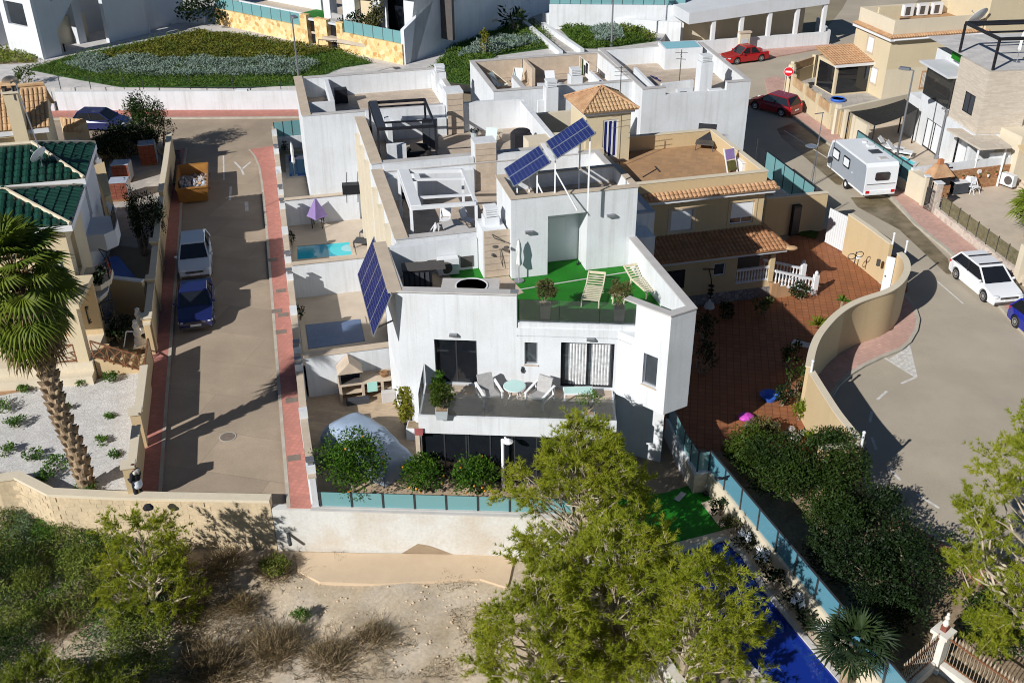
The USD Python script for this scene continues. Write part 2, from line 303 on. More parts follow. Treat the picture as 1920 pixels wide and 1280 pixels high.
mat('dark_glass',(0.010,0.012,0.016),0.2,1,0.05,spec=0.7)
mat('window_glass',(0.05,0.06,0.07),0.2,1,0.06,spec=0.8)
mat('blind_white',(0.74,0.76,0.78),0.03,2,0.5)
mat('blind_dark',(0.05,0.055,0.065),0.1,2,0.5)
mat('curtain',(0.60,0.60,0.60),0.25,6,0.9)
mat('solar_cell',(0.010,0.018,0.12),0.25,1.5,0.18,spec=0.6)
mat('skip_yellow',(0.32,0.15,0.03),0.15,2,0.6,dirt=((0.2,0.09,0.04),0.7,1.5))
mat('rubble',(0.36,0.32,0.30),0.5,8,0.95,bump=0.6,bscale=15)
mat('brick_red',(0.22,0.07,0.045),0.25,5,0.9)
mat('plastic_wrap',(0.42,0.46,0.54),0.15,3,0.25,spec=0.6)
mat('stone_white',(0.72,0.69,0.62),0.08,3,0.8,0.2,20,dirt=((0.45,0.4,0.32),0.4,2))
mat('clay_tile',(0.44,0.25,0.135),0.22,2.0,0.85,0.1,30,dirt=((0.6,0.42,0.24),0.6,2.5))
mat('gold_tile',(0.50,0.34,0.19),0.22,2.0,0.85,0.1,30,dirt=((0.42,0.22,0.1),0.6,2.5))
mat('brown_tile',(0.36,0.17,0.08),0.22,2.0,0.85,0.1,30,dirt=((0.5,0.3,0.16),0.6,2.5))
mat('green_tile',(0.012,0.055,0.036),0.2,2.0,0.3,spec=0.6,rnd=0.25)
mat('ridge_mortar',(0.60,0.52,0.38),0.1,3,0.9,0.3,20)
mat('road_paint',(0.66,0.64,0.60),0.15,6,0.8,dirt=((0.4,0.37,0.32),0.8,5))
mat('iron_cover',(0.20,0.16,0.13),0.15,6,0.7)
mat('skin',(0.50,0.30,0.21),0.05,8,0.6)
mat('hair',(0.10,0.055,0.03),0.3,20,0.7)
mat('black_cloth',(0.018,0.018,0.022),0.2,8,0.9)
mat('white_cloth',(0.70,0.74,0.82),0.05,8,0.9)
mat('pale_cloth',(0.58,0.54,0.47),0.05,8,0.9)
mat('bark',(0.30,0.24,0.17),0.3,4,0.95,0.6,14)
mat('pine_twig',(0.44,0.37,0.27),0.2,4,0.95)
mat('dry_twig',(0.34,0.26,0.17),0.3,3,0.95)
mat('palm_trunk',(0.34,0.25,0.16),0.35,5,0.95,0.8,14,dirt=((0.16,0.11,0.07),0.7,4))
mat('terracotta_pot',(0.45,0.18,0.08),0.1,3,0.8)
mat('taupe_pot',(0.46,0.38,0.31),0.06,3,0.7)
mat('grey_pot',(0.42,0.46,0.48),0.06,3,0.6)
mat('steel_can',(0.36,0.33,0.27),0.1,3,0.3,metal=0.8)
mat('yellow_plastic',(0.70,0.60,0.05),0.05,3,0.5)
mat('teal_cloth',(0.35,0.62,0.55),0.05,3,0.8)
mat('magenta_plastic',(0.5,0.06,0.42),0.3,6,0.5)
mat('blue_plastic',(0.04,0.13,0.5),0.1,3,0.4)
mat('sign_red',(0.6,0.02,0.03),0.03,3,0.4)
mat('dull_red',(0.32,0.09,0.09),0.1,6,0.6)
mat('pale_glass',(0.46,0.66,0.62),0.03,3,0.2)
mat('orange_peel',(0.75,0.32,0.03),0.1,8,0.6)
mat('paper',(0.7,0.7,0.68),0.05,3,0.8)
mat('grille',(0.09,0.08,0.075),0.1,3,0.6)
mat('pool_cover',(0.115,0.165,0.28),0.06,1.5,0.35,fine=(0.12,8))
mat('pool_tile',(0.20,0.55,0.60),0.05,2,0.3)
mat('clear_lounger',(0.56,0.64,0.62),0.05,3,0.7)
mat('bougain',(0.75,0.55,0.12),0.3,9,0.8)
mat('flower_white',(0.78,0.78,0.80),0.05,9,0.8)
stone('gold_stone',[(0.64,0.42,0.16),(0.74,0.53,0.25),(0.78,0.62,0.36),(0.50,0.29,0.10),(0.72,0.5,0.22)],(0.70,0.54,0.30),2.4,bump=0.5)
stone('red_stone',[(0.30,0.13,0.06),(0.42,0.22,0.10),(0.24,0.10,0.05),(0.46,0.28,0.14)],(0.28,0.17,0.09),5.0,(1,1,2.2))
stone('pale_stone',[(0.52,0.44,0.36),(0.60,0.53,0.45),(0.44,0.36,0.30),(0.55,0.44,0.38)],(0.56,0.50,0.44),4.5)
stone('ledge_stone',[(0.54,0.47,0.38),(0.60,0.53,0.44),(0.50,0.43,0.35),(0.57,0.50,0.41)],(0.50,0.43,0.35),1.6,(1,1,7.0),0.4)
stone('dark_stone',[(0.20,0.19,0.19),(0.30,0.29,0.29),(0.16,0.15,0.15),(0.36,0.34,0.32)],(0.12,0.11,0.11),3.5)
pane('aqua_glass',(0.36,0.74,0.77),0.2,0.08)
pane('blue_glass',(0.24,0.62,0.80),0.24,0.08)
pane('clear_glass',(0.90,0.93,0.93),0.94)
pane('smoke_glass',(0.74,0.77,0.78),0.9)
water('pool_teal',(0.010,0.30,0.42));water('pool_aqua',(0.05,0.55,0.6));water('pool_navy',(0.008,0.028,0.24));water('pool_deep',(0.008,0.05,0.25));water('pool_pale',(0.30,0.60,0.64))
leaf('pine_leaf',(0.33,0.42,0.026),(0.60,0.62,0.055),0.5,0.9)
leaf('pine_leaf_dark',(0.14,0.22,0.018),(0.34,0.38,0.04),0.4,0.9)
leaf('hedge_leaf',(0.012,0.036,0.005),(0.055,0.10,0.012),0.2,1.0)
leaf('orange_leaf',(0.03,0.10,0.008),(0.12,0.25,0.014),0.25,1.5)
leaf('lime_leaf',(0.12,0.19,0.015),(0.30,0.36,0.03),0.3,1.2)
leaf('croton_leaf',(0.10,0.15,0.012),(0.42,0.36,0.03),0.3,4.0)
leaf('yucca_leaf',(0.05,0.11,0.03),(0.13,0.22,0.045),0.15,3.0)
leaf('palm_leaf',(0.085,0.145,0.012),(0.23,0.29,0.028),0.25,0.8)
leaf('palm_dead',(0.20,0.14,0.06),(0.42,0.31,0.14),0.15,0.9)
leaf('dark_palm_leaf',(0.012,0.030,0.012),(0.05,0.085,0.02),0.15,0.8)
leaf('scrub_leaf',(0.14,0.21,0.03),(0.30,0.35,0.06),0.25,0.7)
leaf('sage_leaf',(0.11,0.19,0.09),(0.24,0.34,0.17),0.2,0.9)
leaf('dry_leaf',(0.22,0.16,0.075),(0.36,0.27,0.13),0.2,1.0)
leaf('weed_leaf',(0.05,0.15,0.018),(0.16,0.30,0.035),0.25,1.0)
leaf('olive_leaf',(0.09,0.10,0.035),(0.24,0.22,0.07),0.25,2.0)
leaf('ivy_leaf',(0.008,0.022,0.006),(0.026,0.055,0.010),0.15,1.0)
leaf('bank_leaf',(0.07,0.15,0.02),(0.17,0.27,0.035),0.3,0.5)
leaf('bank_olive',(0.13,0.15,0.02),(0.30,0.29,0.04),0.3,0.5)
leaf('bank_sage',(0.20,0.29,0.23),(0.40,0.50,0.42),0.2,0.8)
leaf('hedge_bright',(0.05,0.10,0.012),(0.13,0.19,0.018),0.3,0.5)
mat('net_cloth',(0.16,0.14,0.08),0.3,5,0.9)
mat('pale_iron',(0.42,0.33,0.24),0.15,5,0.6)
# the setting
A=Fr((0,0),-13.5)
rng=np.random.default_rng(7)
front=PX([(-420,880),(0,914),(38,909),(100,941),(225,947),(585,955),(1060,970),(1400,1460),(1480,1700)])
upper=Polygon(front+[(40,-5),(500,-60),(900,900),(-900,900),(-500,20),(-60,36)])
struct('ground',sheet(upper,0.0),'land')
# the vacant lot below the retaining wall: rough earth that falls towards the camera
gx,gy=np.meshgrid(np.arange(-34,30,0.4),np.arange(4,34,0.4));xy_=np.column_stack([gx.ravel(),gy.ravel()])
fl=LineString(front)
dist=np.array([fl.distance(Point(*q))for q in xy_])
q3=np.column_stack([xy_,np.zeros(len(xy_))])
zz=-1.95-0.10*np.maximum(dist-1.6,0)-0.006*np.maximum(dist-1.6,0)**2+(meshkit.fbm(q3*0.5,4,3)-0.5)*np.clip(dist-1.4,0,1.2)*0.75+(meshkit.fbm(q3*2.2,3,5)-0.5)*np.clip(dist-1.4,0,0.6)*0.35
def low(x,y):
 d=fl.distance(Point(x,y));return-1.95-0.10*max(d-1.6,0)-0.006*max(d-1.6,0)**2
nx,ny=gx.shape[1],gx.shape[0]
idx=np.arange(nx*ny).reshape(ny,nx)
F=np.concatenate([np.stack([idx[:-1,:-1],idx[:-1,1:],idx[1:,1:]],-1).reshape(-1,3),np.stack([idx[:-1,:-1],idx[1:,1:],idx[1:,:-1]],-1).reshape(-1,3)])
struct('terrain',(np.column_stack([xy_,zz]),F),'earth',smooth=True)
far_low=Polygon([(-900,-900),(900,-900),(900,60),(-900,60)]).difference(Polygon([(-34,4),(29.6,4),(29.6,33.6),(-34,33.6)])).difference(upper.buffer(0.1))
struct('terrain',sheet(far_low,-4.2),'land')
# concrete footing along the foot of the white retaining wall
w=PX([(556,1036),(962,1042),(950,1098),(900,1082),(700,1092),(600,1088),(560,1068)],-1.86)
struct('concrete_footing',prism(Polygon(w).buffer(0.05),-2.6,-1.86),'footing')
# -- left street with its two pavements
KL=PX([(303,948),(315,770),(327.6,588),(341,420),(344,350),(347,312),(352,280)]);KR=PX([(538.5,956),(530,850),(507.5,554),(497,420),(490,350),(485,318),(476,296),(466,284)])
WL=PX([(250,950),(262,850),(285.6,662),(295.7,554),(304,463),(316,400),(322,330),(330,285)]);WR=PX([(585.5,957),(571,850),(551,635),(529,420),(523,363),(514,276)])
BK=PX([(-420,236),(112,224.5),(300,223.5),(470,222.5),(560,221.5),(600,221)]);BN=PX([(600,284),(466,284)])
struct('street',sheet(unary_union([Polygon(KL+KR[::-1]),Polygon(BK+PX([(640,284),(340,284),(200,262),(-420,262)]))]),0.008),'concrete_road')
kp=lambda line,side:LineString(line).buffer(0.14,cap_style='flat',single_sided=True)if side>0 else LineString(line).buffer(-0.14,cap_style='flat',single_sided=True)
struct('pavement',prism(Polygon(WL+KL[::-1]),-0.1,0.125),'pink_paving')
struct('pavement',prism(Polygon(WR+KR[::-1]),-0.1,0.125),'pink_paving')
struct('kerb',prism(kp(KL,1),-0.1,0.131),'kerb_concrete');struct('kerb',prism(kp(KR,-1),-0.1,0.131),'kerb_concrete')
FP=PX([(-420,222),(112,210),(300,209),(470,208.5),(600,207.5)])
struct('pavement',prism(Polygon(FP+BK[::-1]),-0.1,0.125),'pink_paving')
struct('kerb',prism(LineString(BK).buffer(0.1,cap_style='flat'),-0.1,0.131),'kerb_concrete')
# painted parking marks on the left street
def stroke(name,px,w,label,group=None,z=0.014):
 solo(name,label,'road marking',sheet(LineString(PX(px)).buffer(w/2,cap_style='flat',join_style='mitre'),z),'road_paint',group)
stroke('road_marking',[(457,328),(453,318),(440,304)],0.14,'worn left arm of the forked arrow painted on the shaded left street')
stroke('road_marking',[(453.5,318),(470,304)],0.14,'worn right arm of the forked arrow painted on the shaded left street')
stroke('road_marking',[(419,292),(420,338)],0.1,'thin white parking line beside the yellow skip')
stroke('road_marking',[(462,379),(463,396)],0.22,'short broad white dash in the sunlit patch of the left street')
stroke('road_marking',[(433,350),(431,376)],0.16,'faded white dash in the shade right of the yellow skip')
for(px,py,w,d,lab)in((427,819,.62,.62,0),):
 t=T('manhole_cover','round iron manhole cover in the middle of the left street','manhole cover',(*xy(px,py),0.012))
 t.p('rim',lathe([(.36,0),(.36,.012),(.31,.014),(.31,0.004)],20,t.base),'kerb_concrete');t.p('lid',lathe([(.30,0),(.30,.010),(0.02,.012)],20,t.base),'iron_cover')
n_=0
for px,py,lab in((527,545,'rusty utility cover on the right pink pavement beside the first gatepost lamp'),(519,583,'square rusty utility cover nearest the kerb on the right pink pavement'),(531,590,'rusty utility cover just below the square one on the right pavement'),(527,622,'small rusty utility cover on the sunlit right pavement'),(547,750,'large rusty utility cover opposite the covered car'),(512,487,'small dark utility cover in the shaded stretch of the right pavement'),(551,858,'faint square utility cover on the right pavement near the street end')):
 b=at(px,py,.125);fr=Fr(b[:2],-13.5)
 solo('utility_cover',lab,'utility cover',fr.box(-.26,.26,-.2,.2,.12,.135),'iron_cover')
# -- right road, cul-de-sac and its pavements
C=Fr((0,0),-10.0)
road_r=Polygon(PX([(1240,165),(1330,118),(1480,106),(1545,92),(1600,20),(1640,-60),(1760,-60),(1640,60),(1560,200),(1560,280),(1720,420),(1960,640),(2300,900),(2300,1150),(1780,1030),(1600,930),(1480,720),(1660,560),(1560,440),(1420,300),(1390,250)]))
struct('road',sheet(road_r.buffer(1.2),0.006),'asphalt_pale')
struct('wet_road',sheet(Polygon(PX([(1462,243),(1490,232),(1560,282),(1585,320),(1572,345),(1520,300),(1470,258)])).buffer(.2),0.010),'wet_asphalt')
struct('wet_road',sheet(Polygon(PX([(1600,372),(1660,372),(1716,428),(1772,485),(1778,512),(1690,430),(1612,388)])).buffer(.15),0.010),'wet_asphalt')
# pavement along the right plots
PO=PX([(1462,196),(1485,218),(1525,248),(1565.6,279),(1620,330),(1670,370),(1717,423),(1777,471),(1840,536),(1905,610),(1990,700)])
PI=PX([(1470,150),(1492,206),(1530,229),(1569,255),(1650,318),(1714,371),(1750,405),(1832,472),(1880,520),(1930,560),(2010,640)])
struct('pavement',prism(Polygon(PO+PI[::-1]),-0.1,0.125),'pale_pink_paving')
struct('kerb',prism(LineString(PO).buffer(0.1,cap_style='flat'),-0.1,0.131),'kerb_concrete')
struct('pavement',prism(Polygon(PX([(1440,178),(1462,196),(1470,150),(1452,146),(1434,150)])),-0.1,0.12),'pale_pink_paving')
# far pavement below the white carport wall
struct('pavement',prism(Polygon(PX([(1335,104),(1552,78),(1562,89),(1440,111),(1335,126)])),-0.1,0.12),'pale_pink_paving')
# cul-de-sac pavement that follows the curved wall
k6=lambda x,y:(1280+x/2.976,420+y/2.976)
KC=PX([k6(*q)for q in((1100,330),(1235,400),(1290,470),(1312,540),(1300,600),(1262,665),(1215,705),(1100,752),(1010,795),(930,845),(865,905),(830,960),(835,1010),(870,1075),(960,1190),(1010,1290))])
WC=PX([k6(*q)for q in((1150,360),(1180,420),(1178,600),(1100,625),(950,662),(860,705),(790,750),(750,800),(740,860),(760,930),(830,1060),(960,1230))])
struct('pavement',prism(Polygon(KC+WC[::-1]).buffer(0.02),-0.1,0.12),'pale_pink_paving')
struct('kerb',prism(LineString(KC).buffer(0.09,cap_style='flat'),-0.1,0.127),'kerb_concrete')
k9=lambda x,y:(1280+x/2.976,850+y/2.976)
KB=PX([k6(1010,1290),k9(1020,190),k9(1090,280),k9(1190,355),k9(1330,430),k9(1480,520),(1860,1080),(1990,1180)])
WB=PX([k6(960,1230),k9(960,220),k9(1045,320),k9(1140,385),k9(1290,470),k9(1440,560),(1840,1100),(1960,1210)])
struct('pavement',prism(Polygon(KB+WB[::-1]),-0.1,0.12),'pink_paving');struct('kerb',prism(LineString(KB).buffer(0.08,cap_style='flat'),-0.1,0.127),'kerb_concrete')
for a,b,lab in((k6(1220,890),k6(1300,855),'short white line at the tip of the hatched triangle'),(k6(1085,980),k6(1140,932),'first white dash of the curved line on the cul-de-sac'),(k6(1055,1045),k6(1045,1105),'white dash in the shade of the curved wall'),(k6(1055,1190),k6(1080,1260),'lowest white dash in the shade beside the curved wall'),(k9(1145,75),k9(1215,150),'white dash where the shade ends on the cul-de-sac'),(k9(1310,230),k9(1432,305),'long white dash on the cul-de-sac beside the right pine'),(k6(1420,320),k6(1565,445),'long thin white line in front of the white hatchback'),((1470,245),(1650,360),'long thin white line down the middle of the right road')):
 stroke('road_marking',[a,b],0.12 if 'thin' not in lab else 0.09,lab)
tri_=PX([k6(1258,665),k6(1302,855),k6(1128,748)])
hatch=Polygon(tri_);bars=[]
fr=Fr(tri_[1],-30)
t=T('hatched_marking','white hatched triangle painted where the cul-de-sac pavement bulges','road marking',(*tri_[1],0.012))
t.p('outline',sheet(LineString(tri_[:2]).buffer(.07,cap_style='flat').union(LineString([tri_[1],tri_[2]]).buffer(.07,cap_style='flat')),0.0145),'road_paint')
ra,rb,rc=map(np.array,tri_)
for i in range(7):
 s=0.06+i*0.13;p0=rb+(ra-rb)*s;p1=rb+(rc-rb)*s
 t.p('stripe',sheet(LineString([p0,p1]).buffer(.11,cap_style='flat').intersection(hatch.buffer(-.02)),0.0125),'road_paint')
# -- yards, gardens and plots
struct('yard_paving',sheet(Polygon(PX([(586,956),(571,850),(556,690),(740,640),(760,700),(830,740),(1000,760),(1000,970)])),0.02),'wood_tile')
struct('yard_paving',sheet(Polygon(A.rect(-0.1,4.38,38.9,48.4)),0.02),'beige_paving')
struct('yard_paving',sheet(Polygon(A.rect(-0.1,4.5,48.5,57.9)),0.02),'beige_paving')
struct('yard_paving',sheet(Polygon(A.rect(-0.1,1.65,58.0,67.0)),0.02),'beige_paving')
struct('alley_paving',sheet(Polygon(A.rect(8.0,14.0,53.0,57.5)),0.02),'grey_paving')
court=PX([(1290,600),(1500,440),(1580,430),(1640,470),(1690,490),(1690,545),(1610,590),(1545,640),(1520,700),(1525,760),(1600,840),(1560,850),(1400,850),(1300,830),(1255,800)])
struct('courtyard',sheet(Polygon(court).buffer(.3),0.03),'terracotta_paving')
struct('gravel_garden',sheet(Polygon(PX([(-420,760),(0,738),(180,712),(262,690),(258,780),(243,940),(100,938),(38,906),(0,911),(-420,878)])),0.02),'white_gravel')
struct('garden_edging',sheet(Polygon(PX([(-420,770),(0,742),(190,708),(264,690),(268,650),(180,690),(0,728),(-420,752)])),0.026),'roof_terrace')
struct('soil_bed',sheet(Polygon(PX([(1250,790),(1560,850),(1630,935),(1780,1040),(1990,1200),(1990,1420),(1700,1300),(1480,1040),(1340,870)])),0.014),'soil')
# garden bank behind the back street, held by the white wall
G1=1.5
gpoly=Polygon(PX([(-420,206),(112,199),(600,196)],0)+PX([(860,140),(1010,130),(1228,96)],G1)+PX([(1250,60),(1250,-300),(-800,-300)],G1))
struct('garden_bank',prism(gpoly,-0.2,G1),'pale_path')
# retaining walls at the street end
f5=front
wl=LineString(PX([(512,953.5),(585,955),(1060,970),(1400,1460)])).buffer(0.16,cap_style='flat',join_style='mitre')
t=T('retaining_wall','white rendered retaining wall below the glass fence, plaster flaking at its foot','wall',(*xy(700,958),-2.2))
t.p('wall',prism(wl,-3.6,0.10),'retaining_white');
cp=LineString(PX([(585,955),(1060,970)])).buffer(0.2,cap_style='flat');t.p('coping',prism(cp,0.103,0.16),'grey_coping')
b=at(545,1008,-1.2)
t.p('drain_pipe',tube([[b[0]-.1,b[1]+.1,-1.05],[b[0]+.05,b[1]-.35,-1.25]],.07,8),'dark_metal',label='dark drain spout through the white wall')
blob=Polygon([(0,0),(.5,.22),(1.1,.48),(1.7,.42),(2.3,.28),(2.9,.12),(3.5,-.02),(3.4,-.2),(0,-.2)])
o=at(742,960,0);dirw=np.array(PX([(585,955),(1060,970)]));dw=dirw[1]-dirw[0];dw=dw/np.linalg.norm(dw)
pp=np.array(blob.exterior.coords)[:-1]
tv,tf=trimesh.creation.triangulate_polygon(Polygon([(p[0],p[1])for p in pp]),engine='earcut')
vv=np.array([[*(o[:2]+dw*a*.72-np.array([-dw[1],dw[0]])*.168),-2.0+b*1.3]for a,b in tv])
t.p('bare_patch',cat([(vv,tf),(vv,tf[:,::-1])]),'footing',label='patch of bare stone where plaster has fallen')
# the tan block wall: a coping over courses of blocks
tw=PX([(-420,880),(0,914),(38,909),(100,941),(225,947),(510,953)])
t=T('block_wall','long tan block wall closing the end of the left street and the gravel garden','wall',(*xy(220,946),-2.4))
ls=LineString(tw);body=ls.buffer(0.14,cap_style='flat',join_style='mitre');t.p('wall',prism(body,-3.8,0.42),'block_wall')
t.p('coping',prism(ls.buffer(0.2,cap_style='flat',join_style='mitre'),0.423,0.55),'pale_cream')
# split-face blocks on the face that looks at the lot, from the dip at the left to the small pine
start=ls.project(Point(*xy(20,912)));k=0
blk=[]
for row in range(9):
 z1=0.35-row*0.205;s=start+(0.22 if row%2 else 0)
 while s<start+8.2:
  a,b=np.array(ls.interpolate(s).coords[0]),np.array(ls.interpolate(s+0.432).coords[0]);d=(b-a)/max(np.linalg.norm(b-a),1e-6);nn=np.array([d[1],-d[0]])
  j=rng.uniform(0.15,0.175);a2,b2=a+nn*.135,b+nn*.135
  blk.append((s,hexa([(*a2,z1-.198),(*(b2),z1-.198),(*(b2+nn*(j-.13)),z1-.198),(*(a2+nn*(j-.13)),z1-.198),(*a2,z1),(*b2,z1),(*(b2+nn*(j-.13)),z1),(*(a2+nn*(j-.13)),z1)])));s+=0.44
for s,b in blk[:300]:t.p('block',b,'block_wall')
# street-side garden wall of the left house, with gateposts
sw=PX([(256,945),(266,850),(289,662),(299,554),(307,463)])
t=T('garden_wall','tan garden wall with low steps between the gravel garden and the left pink pavement','wall',(*sw[0],0))
W1=LineString(PX([(258,945),(268,850)]));
t.p('wall',prism(W1.buffer(.12,cap_style='flat'),0,1.35),'tan_wall');t.p('coping',prism(W1.buffer(.17,cap_style='flat'),1.353,1.44),'pale_cream')
W2=LineString(PX([(271,822),(281,735)]));t.p('wall',prism(W2.buffer(.12,cap_style='flat'),0,1.35),'tan_wall');t.p('coping',prism(W2.buffer(.17,cap_style='flat'),1.353,1.44),'pale_cream')
for px,py,h in((269,838,1.75),(257,940,1.75)):
 fr=Fr(xy(px,py),-13.5);t.p('pillar',fr.box(-.2,.2,-.2,.2,0,h),'tan_wall');t.p('pillar_cap',fr.box(-.26,.26,-.26,.26,h+.003,h+.1),'pale_cream')
t2=T('garden_wall','long tan garden wall with coping beside the parked white and navy cars','wall',(*xy(300,540),0))
W3=LineString(PX([(288,668),(299,554),(307,463),(312,420)]));t2.p('wall',prism(W3.buffer(.12,cap_style='flat'),0,1.7),'tan_wall');t2.p('coping',prism(W3.buffer(.17,cap_style='flat'),1.703,1.8),'pale_cream')
for px,py,h in((289,660,1.95),(296,585,1.95),(302,512,1.95)):
 fr=Fr(xy(px,py),-12);t2.p('pillar',fr.box(-.2,.2,-.2,.2,0,h),'tan_wall');t2.p('pillar_cap',fr.box(-.26,.26,-.26,.26,h+.003,h+.1),'pale_cream')
t3=T('garden_wall','tan garden wall with white coping beside the pallets, nearest the yellow skip','wall',(*xy(322,360),0))
W4=LineString(PX([(312,415),(320,360),(327,300)]));t3.p('wall',prism(W4.buffer(.12,cap_style='flat'),0,1.9),'tan_wall');t3.p('coping',prism(W4.buffer(.17,cap_style='flat'),1.903,2.0),'pale_cream')
# solid double gate leaf in the street wall, standing open-less, plus pedestrian gate grid
t4=T('garden_gate','tan sheet metal gate between the two pillars of the gravel garden wall','gate',(*xy(283,720),0))
g0,g1=at(281.5,728,.15),at(287,680,.15)
t4.p('gate_panel',slab([g0,g1,g1+[0,0,1.3],g0+[0,0,1.3]],.05),'tan_wall');t4.p('gate_frame',cat([bar(g0,g1,.07),bar(g0+[0,0,1.3],g1+[0,0,1.3],.07),bar(g0,g0+[0,0,1.3],.07),bar(g1,g1+[0,0,1.3],.07)]),'rust_metal')
t5=T('pavement_grating','dark steel mesh gate lying against the garden wall near the skip','gate',(*xy(333,330),0.1))
q=[at(322,345,.2),at(341,345,.2),at(338,283,.2),at(324,283,.2)]
t5.p('gate_frame',cat([bar(q[i],q[(i+1)%4],.06)for i in range(4)]),'black_steel')
t5.p('mesh',cat([bar(q[0]+(q[1]-q[0])*s,q[3]+(q[2]-q[3])*s,.015)for s in np.linspace(.08,.92,12)]+[bar(q[0]+(q[3]-q[0])*s,q[1]+(q[2]-q[1])*s,.015)for s in np.linspace(.05,.95,18)]),'black_steel')
# white wall of the back street with its posts
t=T('boundary_wall','long white boundary wall behind the back street, slim posts along its top','wall',(*xy(330,209),0))
bw=LineString(PX([(112,209.5),(300,208.5),(470,208),(600,207)]));t.p('wall',prism(bw.buffer(.13,cap_style='flat'),0,1.62),'white_wall')
fr=Fr(xy(459,207),0);t.p('pier',fr.box(-.45,.45,-.22,.2,0,1.72),'white_wall')
for i,px in enumerate((122,178,240,276,363,443,531)):
 p=at(px,205.5,0);t.p('post',tube([[p[0],p[1]+.1,1.6],[p[0],p[1]+.1,2.75]],.03,6),'dark_metal')
t=T('boundary_wall','white boundary wall of the back street at the far left beyond the clay roof','wall',(*xy(0,214),0));t.p('wall',prism(LineString(PX([(-420,222),(105,209.8)])).buffer(.13,cap_style='flat'),0,1.62),'white_wall')
# vegetation builders
def rv(n,g=None):
 v=(g or rng).normal(size=(n,3));return v/np.linalg.norm(v,axis=1,keepdims=True)
def blades(c,d,L,w,bend=0.0,up=(0,0,1.0)):
 "one narrow 2-triangle leaf per row: base c, direction d, length L, width w"
 c,d=np.asarray(c,float),np.asarray(d,float);n=len(c);L=np.broadcast_to(L,(n,))[:,None];w=np.broadcast_to(w,(n,))[:,None]
 s=np.cross(d,rng.normal(size=(n,3)));s/=np.maximum(np.linalg.norm(s,axis=1,keepdims=True),1e-6)
 mid=c+d*L*0.5;tip=c+d*L;tip[:,2]-=(bend*L[:,0])
 V=np.stack([c,mid-s*w/2,tip,mid+s*w/2],1).reshape(-1,3);i=np.arange(n)[:,None]*4
 return V,np.vstack([i+[0,1,2],i+[0,2,3]])
def leafcloud(c,r,n,size,clumps=12,seed=0,ratio=0.55,shell=0.55,upb=0.35):
 "a crown of n leaves gathered in clumps inside the ellipsoid (c, r)"
 g=np.random.default_rng(seed);r=np.asarray(r,float)
 cc=rv(clumps,g)*(g.uniform(shell,1.0,(clumps,1)));cc[:,2]=np.where(cc[:,2]<-.55,-cc[:,2]*.6,cc[:,2])
 cr=g.uniform(0.26,0.48,clumps);k=g.integers(0,clumps,n)
 p=(cc[k]*0.78+rv(n,g)*(cr[k]*g.uniform(0.35,1.0,n)**0.5)[:,None])*r+np.asarray(c)
 d=rv(n,g)+(p-c)/r*0.6+[0,0,upb];d/=np.linalg.norm(d,axis=1,keepdims=True)
 L=size*g.uniform(0.7,1.3,n);return blades(p,d,L,L*ratio)
def twig(a,b,r0,r1,wig=0.06,n=4,g=None):
 g=g or rng;a,b=np.asarray(a,float),np.asarray(b,float);L=np.linalg.norm(b-a)
 pts=[a+(b-a)*t+(g.normal(size=3)*wig*L*math.sin(math.pi*t))for t in np.linspace(0,1,n)]
 return tube(pts,np.linspace(r0,r1,n),5)
def shrub(name,label,category,px,py,z,h,w,leafm,n,size,seed,twigm='bark',group=None,clumps=14,ratio=.5,pos=None,stems=6,shell=.5):
 b=np.array(pos if pos is not None else at(px,py,z),float);g=np.random.default_rng(seed)
 t=T(name,label,category,b,group=group);c=b+[0,0,h*.55]
 t.p('stem',cat([twig(b+[g.normal()*w*.05,g.normal()*w*.05,-.08],c+rv(1,g)[0]*[w*.35,w*.35,h*.3],.03*max(h,.6),.008,.08,4,g)for _ in range(stems)]),twigm)
 t.p('foliage',leafcloud(c,(w/2,w/2,h*.5),n,size,clumps,seed,ratio,shell),leafm);return t
